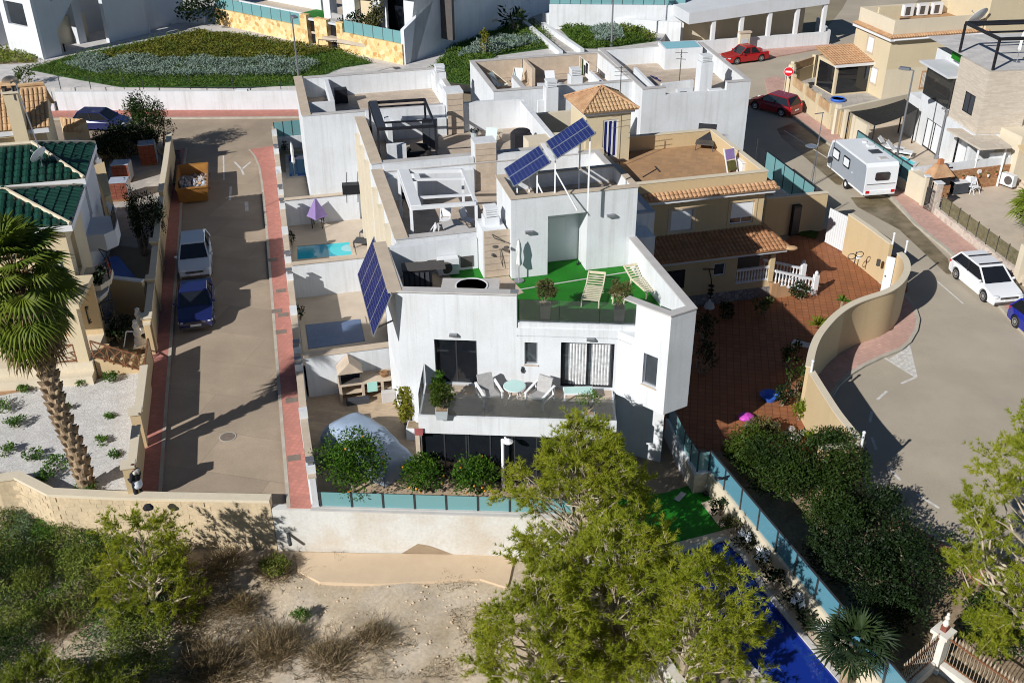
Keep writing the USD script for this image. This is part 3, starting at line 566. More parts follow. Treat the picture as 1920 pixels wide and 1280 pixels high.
def pine(label,base,h,rx,ry,seed,mat_='pine_leaf',nclump=70,tufts=60,crown_lo=0.25,lean=(0,0),gap=1.0,group=None,name='pine_tree',tl=0.16,clr=0.55):
 """Aleppo pine: a tapered trunk, pale limbs out to every clump, each clump a cloud of needle tufts"""
 g=np.random.default_rng(seed);base=np.array(base,float);t=T(name,label,'tree',base,group=group)
 top=base+[lean[0],lean[1],h*.93]
 tr=[base+(top-base)*s+[math.sin(s*5+seed)*.12*h*.12,math.cos(s*4+seed)*.1*h*.12,0]for s in np.linspace(0,1,8)]
 r0=.028*h+.05;t.p('trunk',tube(tr,np.linspace(r0,.03,8),8),'bark',smooth=40)
 limbs,tn=[],[];k=12
 for i in range(nclump):
  s=crown_lo+(1-crown_lo)*(g.uniform()**0.85)
  e=math.sin(math.pi*min(1,(s-crown_lo)/(1-crown_lo)*.80+.18))**.7
  a=i*2.39996+g.normal()*.4;rad=e*(g.uniform(.25,1.0)**.55)*g.uniform(.8,1.12)
  ax=base+(top-base)*s;c=np.array([ax[0]+math.cos(a)*rad*rx,ax[1]+math.sin(a)*rad*ry,base[2]+h*s+g.normal()*.3])
  j=base+(top-base)*max(0.08,s-.16-.1*rad)
  limbs.append(twig(j,c,.016*h*(1-s)+.016,.008,.08,5,g));cr=clr*g.uniform(.7,1.3);out=np.array([math.cos(a),math.sin(a),.35])
  for q in range(int(tufts/6)):
   d=rv(1,g)[0]*[1,1,.7]+out*.55+[0,0,.35];d/=np.linalg.norm(d);o=c+rv(1,g)[0]*cr*.35;e2=o+d*cr*g.uniform(.6,1.25)
   limbs.append(tube([o,e2],[.008,.003],3,False));f_=np.linspace(.35,1.0,6)[:,None];tn.append((o+(e2-o)*f_+g.normal(size=(6,3))*.03,np.repeat(d[None],6,0)))
 P=np.vstack([a for a,_ in tn]);Dv=np.vstack([b for _,b in tn])
 P2=np.repeat(P,k,0);D2=np.repeat(Dv,k,0)*.8+rv(len(P2),g)*.8+[0,0,.2];D2/=np.linalg.norm(D2,axis=1,keepdims=True)
 L=tl*g.uniform(.7,1.35,len(P2));n=len(P2);s=np.cross(D2,rv(n,g));s/=np.maximum(np.linalg.norm(s,axis=1,keepdims=True),1e-6);w=.013
 V=np.stack([P2-s*w,P2+s*w,P2+D2*L[:,None]],1).reshape(-1,3)
 t.p('limbs',cat(limbs),'pine_twig',kind='stuff');t.p('crown',(V,np.arange(len(V)).reshape(-1,3)),mat_);return t
def drybush(label,base,w,h,n,seed,leafm='dry_leaf',group=None,name='dry_shrub',green=None):
 g=np.random.default_rng(seed);base=np.array(base,float);t=T(name,label,'shrub',base,group=group)
 d=rv(n,g);d[:,2]=np.abs(d[:,2])*.9+.25;d/=np.linalg.norm(d,axis=1,keepdims=True)
 b=base+np.column_stack([g.normal(size=(n,2))*w*.16,np.full(n,-.05)]);L=g.uniform(.55,1.0,n)
 tip=b+d*L[:,None]*[w*.55,w*.55,h]
 e=tip-b;LL=np.linalg.norm(e,axis=1);t.p('stems',blades(b,e/LL[:,None],LL,.022),'dry_twig')
 m_=n*7;k=g.integers(0,n,m_);f=g.uniform(.45,1.0,m_);p=b[k]+e[k]*f[:,None]
 dd=e[k]/LL[k][:,None]+rv(m_,g)*.75;dd/=np.linalg.norm(dd,axis=1,keepdims=True);t.p('twigs',blades(p,dd,g.uniform(.10,.28,m_),.013),leafm,kind='stuff')
 if green:t.p('foliage',leafcloud(base+[0,0,h*.5],(w*.42,w*.42,h*.45),n*6,.09,16,seed+1,.35),green)
 return t
def fan_leaf(c,d,size,seed,droop=.5,n=23):
 "a fan palm leaf: petiole end c, facing direction d; folded segments round a half circle"
 g=np.random.default_rng(seed);d=d/np.linalg.norm(d);s=np.cross(d,[0,0,1.0]);s/=max(np.linalg.norm(s),1e-6);u=np.cross(s,d)
 V,F=[],[]
 for i in range(n):
  a=(i/(n-1)-.5)*math.radians(235);ax=d*math.cos(a)+s*math.sin(a);L=size*(.78+.22*math.cos(a))*g.uniform(.9,1.06)
  wd=size*.06;sd_=np.cross(ax,u);m1=c+ax*L*.55+u*.03*size;tip=c+ax*L+np.array([0,0,-droop*L*g.uniform(.25,.6)])
  k=len(V);V+=[c,m1-sd_*wd,m1+sd_*wd,tip,m1+u*.05*size];F+=[(k,k+1,k+4),(k,k+4,k+2),(k+1,k+3,k+4),(k+4,k+3,k+2)]
 return np.array(V),np.array(F)
def rosette(name,label,category,b,r,n,w,seed,leafm='yucca_leaf',elev=(10,80),group=None,trunk=0.0,droop=.25):
 g=np.random.default_rng(seed);b=np.array(b,float);t=T(name,label,category,b,group=group)
 if trunk:t.p('trunk',tube([b-[0,0,.05],b+[0,0,trunk]],[.09,.07],7),'palm_trunk')
 el=np.radians(g.uniform(*elev,n));a=np.arange(n)*2.4+g.normal(size=n)*.2;d=np.column_stack([np.cos(a)*np.cos(el),np.sin(a)*np.cos(el),np.sin(el)])
 t.p('leaves',blades(np.tile(b+[0,0,trunk],(n,1)),d,r*g.uniform(.75,1.1,n),w,droop),leafm);return t
# the main white house
B=Fr((-4.40,33.92),4.4)
def fb(fr,x0,x1,y0,y1,z0,z1):return fr.box(x0,x1,y0,y1,z0,z1)
F0=B.P(0,0)[:2];F1=B.P(8.45,0)[:2];P4=np.array([5.73,31.78]);P5=np.array([6.73,32.36])
AR=A.P(14.05,37.95)[:2];AL=A.P(3.62,37.95)[:2]
main=T('white_house','large white modern house with balcony, prow-like right wing and roof terrace','house',(0.5,35.5,0))
up=Polygon([F0,F1,P4,P5,AR,AL])
solid=prism(up,3.0,7.25)
ZB,ZT=3.15,6.0
inner=Polygon([B.P(.32,.28)[:2],B.P(4.62,.28)[:2],B.P(4.62,-.4)[:2],B.P(9.5,-1.2)[:2],P4+[-.55,.3],P4+[.02,.33],P5+[-.3,.12],A.P(13.78,37.68)[:2],A.P(3.92,37.68)[:2]])
cavity=prism(inner.intersection(up.buffer(-.22).union(Polygon([B.P(4.62,0.5)[:2],B.P(4.62,-.4)[:2],B.P(9.48,-.4)[:2],B.P(9.38,.5)[:2]]))),ZT-.02,8)
bx_=lambda x0,x1,d0,d1,z0,z1:fb(B,x0,x1,d0,d1,z0,z1)
X=lambda wx:(wx+4.40)/0.997
dl0,dl1,dr0,dr1,w0,w1=X(-3.02),X(-1.37),X(1.88),X(3.93),X(.48),X(.98)
wingL=Fr(F1,math.degrees(math.atan2(P4[0]-F1[0],P4[1]-F1[1]))-90);wl_=np.linalg.norm(P4-F1)
wz0,wz1=4.0,5.35
ww0,ww1=wl_-1.05,wl_-.42
holes=[cavity,bx_(dl0,dl1,-1,.3,ZB,5.2),bx_(dr0,dr1,-1,.3,ZB,5.25),bx_(w0,w1,-1,.22,4.2,5.2),fb(wingL,ww0,ww1,-1,.22,wz0,wz1),bx_(4.6,9.3,-.45,.06,5.82,8),bx_(4.6,9.0,-.5,.05,5.46,5.50)]
main.p('wall',cut(solid,holes),'white_wall')
low_=Polygon([B.P(.3,.9)[:2],B.P(.95,.9)[:2],B.P(1.0,-1.75)[:2],B.P(8.2,-2.1)[:2],B.P(8.5,.35)[:2],(5.95,32.75),A.P(14.0,33.2)[:2],AR,AL])
main.p('wall',prism(low_,0,2.997),'white_wall')
main.p('coping',cat([prism(LineString([AL+[.12,-.1],F0+[.12,.1],B.P(4.62,.12)[:2]]).buffer(.2,cap_style='flat',join_style='mitre'),7.253,7.31),prism(LineString([F1+[.25,-.05],P4+[.0,.17],P5+[-.17,.07],AR+[-.13,-.1]]).buffer(.17,cap_style='flat',join_style='mitre'),7.253,7.31)]),'grey_coping')
main.p('coping',prism(LineString([A.P(3.62,33.9)[:2],A.P(3.62,38.4)[:2]]).buffer(.26,cap_style='flat'),7.253,7.33),'coping',label='tan coping along the left party wall')
main.p('wall',fb(A,3.95,7.58,37.62,37.9,6.0,7.34),'white_wall',label='white wall at the back of the terrace')
main.p('terrace_floor',sheet(Polygon([B.P(.2,.2)[:2],B.P(9.3,.1)[:2],P4+[0,.3],P5+[-.2,.1],A.P(13.9,37.8)[:2],A.P(3.8,37.8)[:2]]).buffer(-.03),ZT),'turf',label='bright green artificial turf of the roof terrace')
main.p('terrace_floor',sheet(Polygon(A.rect(3.95,6.3,34.2,37.6)).intersection(up.buffer(-.25)),ZT+.006),'wood_tile',label='dark decking in the left corner of the terrace')
main.p('terrace_floor',sheet(Polygon([A.P(7.6,36.6)[:2],A.P(8.66,36.6)[:2],A.P(8.9,35.0)[:2],A.P(8.0,34.6)[:2]]),ZT+.006),'beige_tile',label='beige tiled strip in front of the outdoor shower')
# turf seam
s0,s1=at(965,545,ZT),at(1212,505,ZT);main.p('seam',bar(s0+[0,0,.02],s1+[0,0,.02],.05,.02),'pale_path')
# stair tower with niche, and the tiled shower block beside it
tw=cut(fb(A,8.72,14.03,36.32,38.9,6.0,9.5),[fb(A,10.25,11.92,36,37.45,5.9,8.62),fb(A,8.95,13.8,36.55,38.67,8.9,10)])
main.p('stair_tower',tw,'white_wall')
main.p('tower_coping',cut(fb(A,8.68,14.07,36.28,38.94,9.503,9.55),[fb(A,8.97,13.78,36.57,38.65,9,10)]),'coping')
main.p('tower_roof',sheet(Polygon(A.rect(8.96,13.79,36.56,38.66)),8.905),'beige_tile')
sb=main.p('shower_block',fb(A,7.62,8.60,36.66,37.92,6.0,8.12),'white_wall');
for i in range(7):main.p('clad_panel',fb(A,7.66,8.70,36.62,36.655,6.02+i*.3,6.30+i*.3),'clad_tile')
main.p('door',fb(A,10.5,11.3,37.43,37.447,6.02,8.0),'clean_white',label='pale door at the back of the tower niche')
p=A.P(11.75,37.0,6.25)
for r,d,z in((9.45,36.27,8.0),(12.9,36.27,8.35)):
 t=T('wall_lamp','grey wall lamp on the tower '+('left of' if r<10 else 'right of')+' the door niche','lamp',A.P(r,d,z));t.p('housing',fb(A,r-.17,r+.17,d-.1,d+.05,z,z+.09),'grey_metal');t.p('diffuser',fb(A,r-.14,r+.14,d-.09,d-.01,z-.012,z-.002),'lamp_clear')
for nm,wx,z in(('above the left balcony door',-2.25,5.42),('above the curtained balcony door',3.0,5.42)):
 r=X(wx);t=T('wall_lamp','grey wall lamp '+nm,'lamp',B.P(r,-.02,z));t.p('housing',bx_(r-.15,r+.15,-.16,0,z,z+.09),'grey_metal');t.p('diffuser',bx_(r-.12,r+.12,-.14,-.02,z-.014,z-.003),'lamp_clear')
r=X(.4);solo('wall_light','small dark wall light between the narrow window and the armchairs','lamp',union([bx_(r-.04,r+.04,-.08,0,3.85,4.1),bx_(r-.06,r+.06,-.1,0,3.93,4.0)]),'dark_metal')
# windows and doors
def opening(th,fr,r0,r1,z0,z1,depth,frame='dark_metal',glass='dark_glass',mull=1,fw=.06,name='window',label=None,inner=None):
 w=th.p(name,cat([fr.box(r0+.003,r1-.003,depth-.09,depth-.03,z0+.003,z0+fw),fr.box(r0+.003,r1-.003,depth-.09,depth-.03,z1-fw,z1-.003)]+[fr.box(r0+.003+(r1-r0-fw)*i/mull,r0+fw-.003+(r1-r0-fw)*i/mull,depth-.088,depth-.032,z0+fw,z1-fw)for i in range(mull+1)]),frame,label=label)
 for i in range(mull):
  a,b=r0+fw+(r1-r0-fw)*i/mull,r0+(r1-r0-fw)*(i+1)/mull
  th.p('pane',fr.box(a,b,depth-.066,depth-.054,z0+fw,z1-fw),glass,under=w)
 if inner:th.p(inner[0],fr.box(r0+fw,r1-fw,depth-.025,depth-.012,z0+inner[2]*(z1-z0),z1-.02),inner[1],under=w)
 return w
opening(main,B,dl0,dl1,ZB,5.2,.28,mull=2,name='sliding_door',label='open dark sliding door left of the armchairs')
dw_=opening(main,B,dr0,dr1,ZB,5.25,.28,'black_steel','window_glass',mull=2,fw=.09,name='sliding_door',label='sliding door with pale striped curtains')
for k in range(2):
 a=dr0+.30+k*.88
 wave=[(a+i*.72/24,.20+.02*math.sin(i*1.6))for i in range(25)]
 V=np.array([B.P(x,y,z)for z in(ZB+.1,5.12)for x,y in wave]);f=[(i,i+1,i+26,i+25)for i in range(24)]
 main.p('curtain',(V,np.array(f)),'curtain',under=dw_,smooth=True)
opening(main,B,w0,w1,4.2,5.2,.2,'grey_metal','window_glass',label='narrow window between the balcony doors');main.p('sill',bx_(w0-.03,w1+.03,-.05,.12,4.16,4.197),'coping')
opening(main,wingL,ww0,ww1,wz0,wz1,.2,'grey_metal','window_glass',label='window in the left face of the wing');main.p('sill',fb(wingL,ww0-.03,ww1+.03,-.05,.15,wz0-.05,wz0-.003),'coping')
# balcony
bl=[np.array([-3.58,31.62]),np.array([3.90,31.12]),B.P(8.35,0)[:2],B.P(.92,0)[:2]]
main.p('balcony',prism(Polygon([bl[0],bl[1],B.P(8.35,.2)[:2],B.P(.92,.2)[:2]]),2.35,ZB-.012),'white_wall')
main.p('balcony_floor',sheet(Polygon([bl[0]+[.16,.14],bl[1]+[-.1,.14],bl[2]+[-.05,-.01],bl[3]+[.1,-.01]]),ZB-.004),'beige_tile')
def rail(th,pts,z0,h,n,glassm,post=None,pw=.04,seg='glass_panel',th_=.014,gap=.012,cap=None):
 "glass balustrade along pts, n panels on each leg, posts between"
 for j in range(len(pts)-1):
  a,b=np.array(pts[j],float)[:2],np.array(pts[j+1],float)[:2];L=np.linalg.norm(b-a);d=(b-a)/L
  za,zb=(z0 if np.ndim(z0)==0 else z0[j]),(z0 if np.ndim(z0)==0 else z0[j+1])
  for i in range(n[j]if np.ndim(n)else n):
   N_=n[j]if np.ndim(n)else n
   p,q=a+d*(L*i/N_+gap),a+d*(L*(i+1)/N_-gap);zp,zq=za+(zb-za)*i/N_,za+(zb-za)*(i+1)/N_
   th.p(seg,slab([[*p,zp+.03],[*q,zq+.03],[*q,zq+h],[*p,zp+h]],th_),glassm)
  if post:
   N_=n[j]if np.ndim(n)else n
   for i in range(N_+1):
    p=a+d*(L*i/N_);zp=za+(zb-za)*i/N_
    if j and i==0:continue
    th.p('post',Fr(p,0).box(-pw/2,pw/2,-pw/2,pw/2,zp-.02,zp+h+.02),post)
  if cap:th.p('rail',bar([*a,za+h+.02],[*b,zb+h+.02],cap),post or 'grey_metal')
bal=T('balcony_balustrade','smoked glass balustrade along the front and left edge of the balcony','balustrade',(*bl[0],ZB))
rail(bal,[bl[3]+[0.02,-.03],bl[0]+[.06,.06],bl[1]+[-.05,.06]],ZB,.95,[2,3],'smoke_glass')
ter=T('terrace_balustrade','clear glass balustrade at the front edge of the green roof terrace','balustrade',B.P(4.7,0,6));rail(ter,[B.P(4.68,.12)[:2],B.P(9.25,.12)[:2]],6.03,.95,3,'clear_glass')
main.p('curb',bx_(4.62,9.3,.05,.27,5.82,6.03),'white_wall')
# ground floor porch
main.p('column',tube([B.P(4.22,-2.45,0),B.P(4.22,-2.45,2.35)],.07,10),'white_metal',label='white pole under the balcony');main.p('column',bx_(.82,.99,-2.15,-1.95,0,2.35),'clad_tile',label='tan post at the left end of the porch')
PB=Fr(B.P(1.0,-1.95)[:2],4.4+2.8)
for i in range(4):opening(main,PB,.04+i*1.79,1.80+i*1.79,.03,2.34,.1,'dark_metal','dark_glass',2,name='porch_door')
p=B.P(1.0,-2.31,2.2);solo('house_sign','small red sign plate at the left end of the balcony fascia','sign',slab([p+[-.16,0,.1],p+[.16,-.012,.1],p+[.16,-.012,.42],p+[-.16,0,.42]],.02),'dull_red')
t=T('plant_sconce','white bracket lamp on the balcony fascia above the porch pole','lamp',B.P(4.3,-2.6,2.4));t.p('arm',bar(B.P(4.3,-2.45,2.45),B.P(4.45,-2.75,2.5),.06),'white_metal');t.p('shade',lathe([(.05,.12),(.2,.0),(.18,-.02),(.04,.08)],10,B.P(4.45,-2.75,2.48)),'white_metal')
# niche light
solo('niche_light','small dark floor light at the foot of the tower niche','lamp',lathe([(.06,0),(.06,.12),(.03,.16)],8,A.P(11.75,36.9,6.0)),'black_steel')
# shower fittings
sh=T('outdoor_shower','brass outdoor shower pipes on the tiled block of the green terrace','shower',A.P(8.2,36.6,6.0))
a=A.P(7.95,36.5,7.75);sh.p('arm',tube([A.P(8.0,36.6,7.95),A.P(8.0,36.25,7.95),A.P(8.45,36.3,7.7)],.022,6),'grille');sh.p('shower_head',lathe([(.13,0),(.13,.02),(.03,.05)],12,A.P(8.05,36.25,7.55)),'grille');sh.p('shower_head',lathe([(.12,0),(.12,.02),(.03,.05)],12,A.P(8.5,36.2,7.5)),'grille')
sh.p('valve',ball(A.P(8.0,36.58,7.05),.07),'grille');sh.p('hose',tube([A.P(8.3,36.58,7.3),A.P(8.33,36.52,6.8),A.P(8.42,36.54,6.45),A.P(8.38,36.58,7.0)],.014,5),'grille')
def chimney(label,fr,r,d,z,w=.62,h=.75,name='chimney'):
 t=T(name,label,'chimney',fr.P(r,d,z));k=w/2
 t.p('shaft',fr.box(r-k,r+k,d-k,d+k,z,z+h-.42),'white_wall');t.p('cap',fr.box(r-k*.85,r+k*.85,d-k*.85,d+k*.85,z+h-.08,z+h),'white_wall')
 for i in range(3):t.p('louvre',fr.box(r-k*.8,r+k*.8,d-k*.8,d+k*.8,z+h-.37+.1*i,z+h-.30+.1*i),'white_wall')
 t.p('flue',fr.box(r-k*.6,r+k*.6,d-k*.6,d+k*.6,z+h-.42,z+h-.08),'grille');return t
chimney('white louvred chimney on the tiled shower block of the main house',A,8.1,37.35,8.122)
# solar panels
def solar(label,q,rows,cols,nm='solar_array'):
 q=np.asarray(q,float);n=np.cross(q[1]-q[0],q[3]-q[0]);n/=np.linalg.norm(n);t=T(nm,label,'solar panel',q.mean(0))
 pt=lambda a,b:q[0]+(q[1]-q[0])*a+(q[3]-q[0])*b
 for i in range(cols):
  for j in range(rows):
   g0,g1=.012,.012;a0,a1,b0,b1=i/cols+g0/cols,(i+1)/cols-g0/cols,j/rows+g1/rows,(j+1)/rows-g1/rows
   md=t.p('module',slab([pt(a0,b0),pt(a1,b0),pt(a1,b1),pt(a0,b1)],.035),'aluminium');k=10;kk=6
   cell=[]
   ra,rb=np.linalg.norm(q[1]-q[0])*(a1-a0),np.linalg.norm(q[3]-q[0])*(b1-b0)
   k,kk=(10,6)if ra>rb else(6,10)
   for x in range(k):
    for y in range(kk):
     e=.035;x0,x1,y0,y1=a0+(a1-a0)*(.02+.96*(x+e)/k),a0+(a1-a0)*(.02+.96*(x+1-e)/k),b0+(b1-b0)*(.03+.94*(y+e)/kk),b0+(b1-b0)*(.03+.94*(y+1-e)/kk)
     cell.append([pt(x0,y0)+n*.0195,pt(x1,y0)+n*.0195,pt(x1,y1)+n*.0195,pt(x0,y1)+n*.0195])
   t.p('cells',quads(cell),'solar_cell',under=md)
 return t,pt,n
k2=lambda x,y:(640+x/2.976,y/2.976)
qa=[at(*k2(960,1045),9.7),at(*k2(1425,745),12.2),at(*k2(1355,655),12.2),at(*k2(905,945),9.7)]
mid=lambda a,b,s:np.array(a)+(np.array(b)-np.array(a))*s
for k,(s0,s1,lab)in enumerate(((0,.47,'lower left half of the tilted solar array on the tower roof'),(.53,1,'upper right half of the tilted solar array on the tower roof'))):
 t,pt,n=solar(lab,[mid(qa[0],qa[1],s0),mid(qa[0],qa[1],s1),mid(qa[3],qa[2],s1),mid(qa[3],qa[2],s0)],2,1)
st=T('solar_stand','white steel stand that carries the tilted solar array on the tower','stand',A.P(11,37.5,8.9));dn=-n*.05
for s,e in((.05,0),(.30,0),(.52,0),(.93,0),(.30,1),(.93,1)):
 p=mid(mid(qa[0],qa[1],s),mid(qa[3],qa[2],s),.1 if e==0 else .85)+dn;st.p('leg',bar([p[0],p[1],8.9],p,.06),'white_metal')
st.p('beam',bar(mid(qa[0],qa[3],.15)+dn*1.4,mid(qa[1],qa[2],.15)+dn*1.4,.06),'aluminium');st.p('beam',bar(mid(qa[0],qa[3],.85)+dn*1.4,mid(qa[1],qa[2],.85)+dn*1.4,.06),'aluminium');st.p('beam',bar(mid(qa[0],qa[1],.5)+n*.03,mid(qa[3],qa[2],.5)+n*.03,.16,.04),'white_metal')
for a,b in((.52,.80),(.30,.46)):
 p=mid(qa[0],qa[1],a);q=mid(qa[0],qa[1],b);st.p('brace',bar([p[0],p[1]+.1,p[2]-.5],[q[0],q[1]+.1,8.93],.05),'white_metal')
wq=[A.P(2.62,33.35,5.75),A.P(3.48,33.65,7.32),A.P(3.48,38.8,7.32),A.P(2.62,38.75,5.75)]
t,pt,n2=solar('row of five dark blue solar modules hung along the left party wall',wq,5,1)
sb2=T('solar_bracket','steel brackets under the solar modules on the left party wall','bracket',A.P(3.4,36,6))
for s in(.12,.5,.88):sb2.p('strut',bar(mid(wq[0],wq[3],s)-n2*.05,A.P(3.5,33.6+5.1*s,5.9),.05),'grey_metal');sb2.p('strut',bar(mid(wq[1],wq[2],s)-n2*.05,mid(wq[0],wq[3],s)-n2*.05,.05),'grey_metal')
# ------------------------------------------------------------------ terrace and balcony furniture
def armchair(label,b,az):
 t=T('armchair',label,'armchair',b,az);
 t.p('seat',hexa([(-.30,-.36,.34),(.30,-.36,.34),(.30,.28,.27),(-.30,.28,.27),(-.30,-.36,.45),(.30,-.36,.45),(.30,.28,.38),(-.30,.28,.38)]),'grey_rattan')
 t.p('backrest',hexa([(-.30,.22,.34),(.30,.22,.34),(.30,.32,.32),(-.30,.32,.32),(-.30,.50,.95),(.30,.50,.95),(.30,.60,.93),(-.30,.60,.93)]),'grey_rattan')
 for s in(-1,1):
  t.p('armrest',hexa([(s*.38-.05,-.42,.56),(s*.38+.05,-.42,.56),(s*.38+.05,.5,.64),(s*.38-.05,.5,.64),(s*.38-.05,-.42,.60),(s*.38+.05,-.42,.60),(s*.38+.05,.5,.68),(s*.38-.05,.5,.68)]),'white_metal')
  t.p('leg',bx(s*.38-.035,s*.38+.035,-.40,-.33,0,.56),'white_metal');t.p('leg',bx(s*.38-.035,s*.38+.035,.40,.47,0,.62),'white_metal')
  t.p('side_rail',bx(s*.38-.02,s*.38+.02,-.34,.41,.26,.32),'white_metal')
 return t
armchair('white framed armchair with grey seat at the left of the round balcony table',at(918,752,ZB),-22)
armchair('white framed armchair with grey seat at the right of the round balcony table',at(1011,756,ZB),32)
t=T('round_table','small round pale glass table with white curved legs on the balcony','table',at(965,752,ZB),0)
t.p('tabletop',lathe([(.42,.70),(.42,.72),(.0,.722)],24),'pale_glass');t.p('rim',lathe([(.44,.685),(.44,.705),(.40,.70),(.40,.685)],24),'white_metal')
for i in range(4):
 a=i*math.pi/2+.5;t.p('leg',tube([(.34*math.cos(a),.34*math.sin(a),0),(.2*math.cos(a),.2*math.sin(a),.35),(.34*math.cos(a),.34*math.sin(a),.69)],.025,6),'white_metal')
t=T('footstool','low white slatted bench with glass top in front of the curtained door','bench',at(1084,748,ZB),-2)
t.p('top',bx(-.55,.55,-.22,.22,.40,.43),'pale_glass');t.p('frame',cat([bx(-.58,.58,-.25,-.2,.36,.42),bx(-.58,.58,.2,.25,.36,.42)]),'white_metal')
for x in(-.55,.55):
 for y in(-.22,.22):t.p('leg',bx(x-.03,x+.03,y-.03,y+.03,0,.36),'white_metal')
for z in(.12,.24):t.p('slat',bx(-.52,.52,.2,.23,z,z+.05),'white_metal')
def pot(t,b,w,h,m_,taper=.8):
 q=[(-w/2*taper,-w/2*taper),(w/2*taper,-w/2*taper),(w/2*taper,w/2*taper),(-w/2*taper,w/2*taper)];Q=[(x/taper,y/taper)for x,y in q]
 t.p('pot',hexa([(b[0]+x,b[1]+y,b[2])for x,y in q]+[(b[0]+x,b[1]+y,b[2]+h)for x,y in Q]),m_);t.p('soil',sheet([(b[0]+x*.86,b[1]+y*.86)for x,y in Q],b[2]+h+.004),'soil')
def planter(label,b,w,h,m_,ph,pw,leafm,n,size,seed,ratio=.3,clumps=14,stems=7,pos='planter',taper=.8):
 t=T(pos,label,'planter',b);pot(t,np.array(b),w,h,m_,taper);c=np.array(b)+[0,0,h+ph*.55];g=np.random.default_rng(seed)
 t.p('stem',cat([twig(np.array(b)+[0,0,h],c+rv(1,g)[0]*[pw*.35,pw*.35,ph*.3],.018,.006,.06,4,g)for _ in range(stems)]),'bark')
 t.p('foliage',leafcloud(c,(pw/2,pw/2,ph*.5),n,size,clumps,seed,ratio),leafm);return t
planter('square taupe planter with feathery shrub at the left of the green terrace front',at(1022,596,ZT),.42,.62,'taupe_pot',1.0,.9,'olive_leaf',1900,.10,21)
planter('square taupe planter with thin shrub between the two wooden sunbeds',at(1160,600,ZT),.42,.58,'taupe_pot',1.05,.95,'olive_leaf',1900,.09,22)
planter('pale grey pot with leafy bush in the left front corner of the balcony',at(829,782,ZB),.48,.40,'grey_pot',1.15,1.0,'hedge_bright',1600,.11,23,.4)
b=at(829,782,ZB);shrub('potted_plant','climbing plant of larger green leaves behind the balcony bush by the left glass','plant',0,0,0,1.3,.5,'orange_leaf',240,.2,24,pos=b+[-.15,.8,.3])
planter('pale grey pot with small thin tree at the right front of the balcony',at(1103,788,ZB),.46,.38,'grey_pot',1.0,.95,'weed_leaf',700,.08,25,.35)
def sunbed(label,b,az,back=.28):
 t=T('sunbed',label,'sun lounger',b,az)
 for s in(-1,1):
  t.p('side_rail',bx(s*.34-.025,s*.34+.025,-.95,.45,.28,.34),'pale_wood')
  for y in(-.9,.4):t.p('leg',bx(s*.34-.025,s*.34+.025,y-.03,y+.03,0,.28),'pale_wood')
 for i in range(9):t.p('slat',bx(-.32,.32,-.93+i*.15,-.93+i*.15+.07,.315,.337),'pale_wood')
 for i in range(5):
  y,z=.45+i*.13,.34+i*.085*back*2;t.p('slat',bx(-.32,.32,y,y+.07,z,z+.02),'pale_wood')
 t.p('back_frame',cat([bar((s*.34,.42,.32),(s*.34,1.05,.34+.43*back*2),.05)for s in(-1,1)]+[bar((-.34,1.05,.34+.43*back*2),(.34,1.05,.34+.43*back*2),.05)]),'pale_wood');return t
sunbed('pale wooden slatted sunbed left of the planter on the green terrace',at(1112,556,ZT),12)
sunbed('pale wooden slatted sunbed beside the right parapet of the green terrace',at(1205,540,ZT),-22)
t=T('side_table','small slatted wooden table behind the planter between the sunbeds','table',at(1158,565,ZT),0)
for i in range(5):t.p('slat',bx(-.24,.24,-.22+i*.09,-.155+i*.09,.36,.38),'pale_wood')
for x in(-.22,.22):
 for y in(-.2,.2):t.p('leg',bx(x-.025,x+.025,y-.025,y+.025,0,.355),'pale_wood')
def parasol_closed(label,b,h,m_='linen',name='closed_parasol'):
 t=T(name,label,'parasol',b,0);t.p('pole',tube([(0,0,0),(0,0,h)],.02,6),'aluminium');
 prof=[(.03,h*.35),(.11,h*.42),(.075,h*.6),(.10,h*.75),(.06,h*.92),(.0,h)];v,f=lathe(prof,14);a=np.arctan2(v[:,1],v[:,0]);k=1+.22*np.cos(a*5);v[:,0]*=k;v[:,1]*=k
 t.p('canopy',(v,f),m_);t.p('base',lathe([(.22,0),(.22,.05),(.05,.08)],12),'grey_metal');return t
parasol_closed('closed white parasol standing before the stair tower on the green terrace',at(973,527,ZT),1.9)
solo('lawn_edging_lamp','grey metal cap on the parapet end at the left of the terrace glass','lamp',fb(B,4.36,4.66,-.04,.2,7.30,7.38),'grey_metal')
# left corner of the terrace: hot tub surround, outdoor counter, condenser
t=T('hot_tub','round tub with pale rim sunk in a grey rectangular surround behind the parapet','hot tub',A.P(7.0,33.9,6));hb=at(884,540,6.5);hf=Fr(hb[:2],2)
t.p('surround',cut(hf.box(-1.2,1.1,-.5,.75,6.0,6.55),[lathe([(.62,6.1),(.62,7)],28,(*hf.P(0,.1)[:2],0))]),'grey_coping');t.p('rim',lathe([(.66,6.552),(.66,6.58),(.60,6.58),(.60,6.552)],28,(*hf.P(0,.1)[:2],0)),'clean_white')
t=T('outdoor_counter','dark covered counter in the shaded left corner of the terrace','counter',at(800,515,6));kf=Fr(at(800,512,6.6)[:2],-8)
t.p('counter_top',kf.box(-1.0,.75,-.35,.35,6.9,6.96),'grille');t.p('cabinet',kf.box(-.95,.2,-.3,.3,6.0,6.897),'black_steel')
for i in range(5):t.p('slat',kf.box(-.90+i*.21,-.76+i*.21,-.335,-.302,6.1,6.8),'blind_dark')
t=T('air_conditioner','white air conditioning unit against the back wall of the green terrace','air conditioner',A.P(6.25,37.4,6));t.p('case',fb(A,5.85,6.7,37.2,37.58,6.05,6.75),'clean_white');
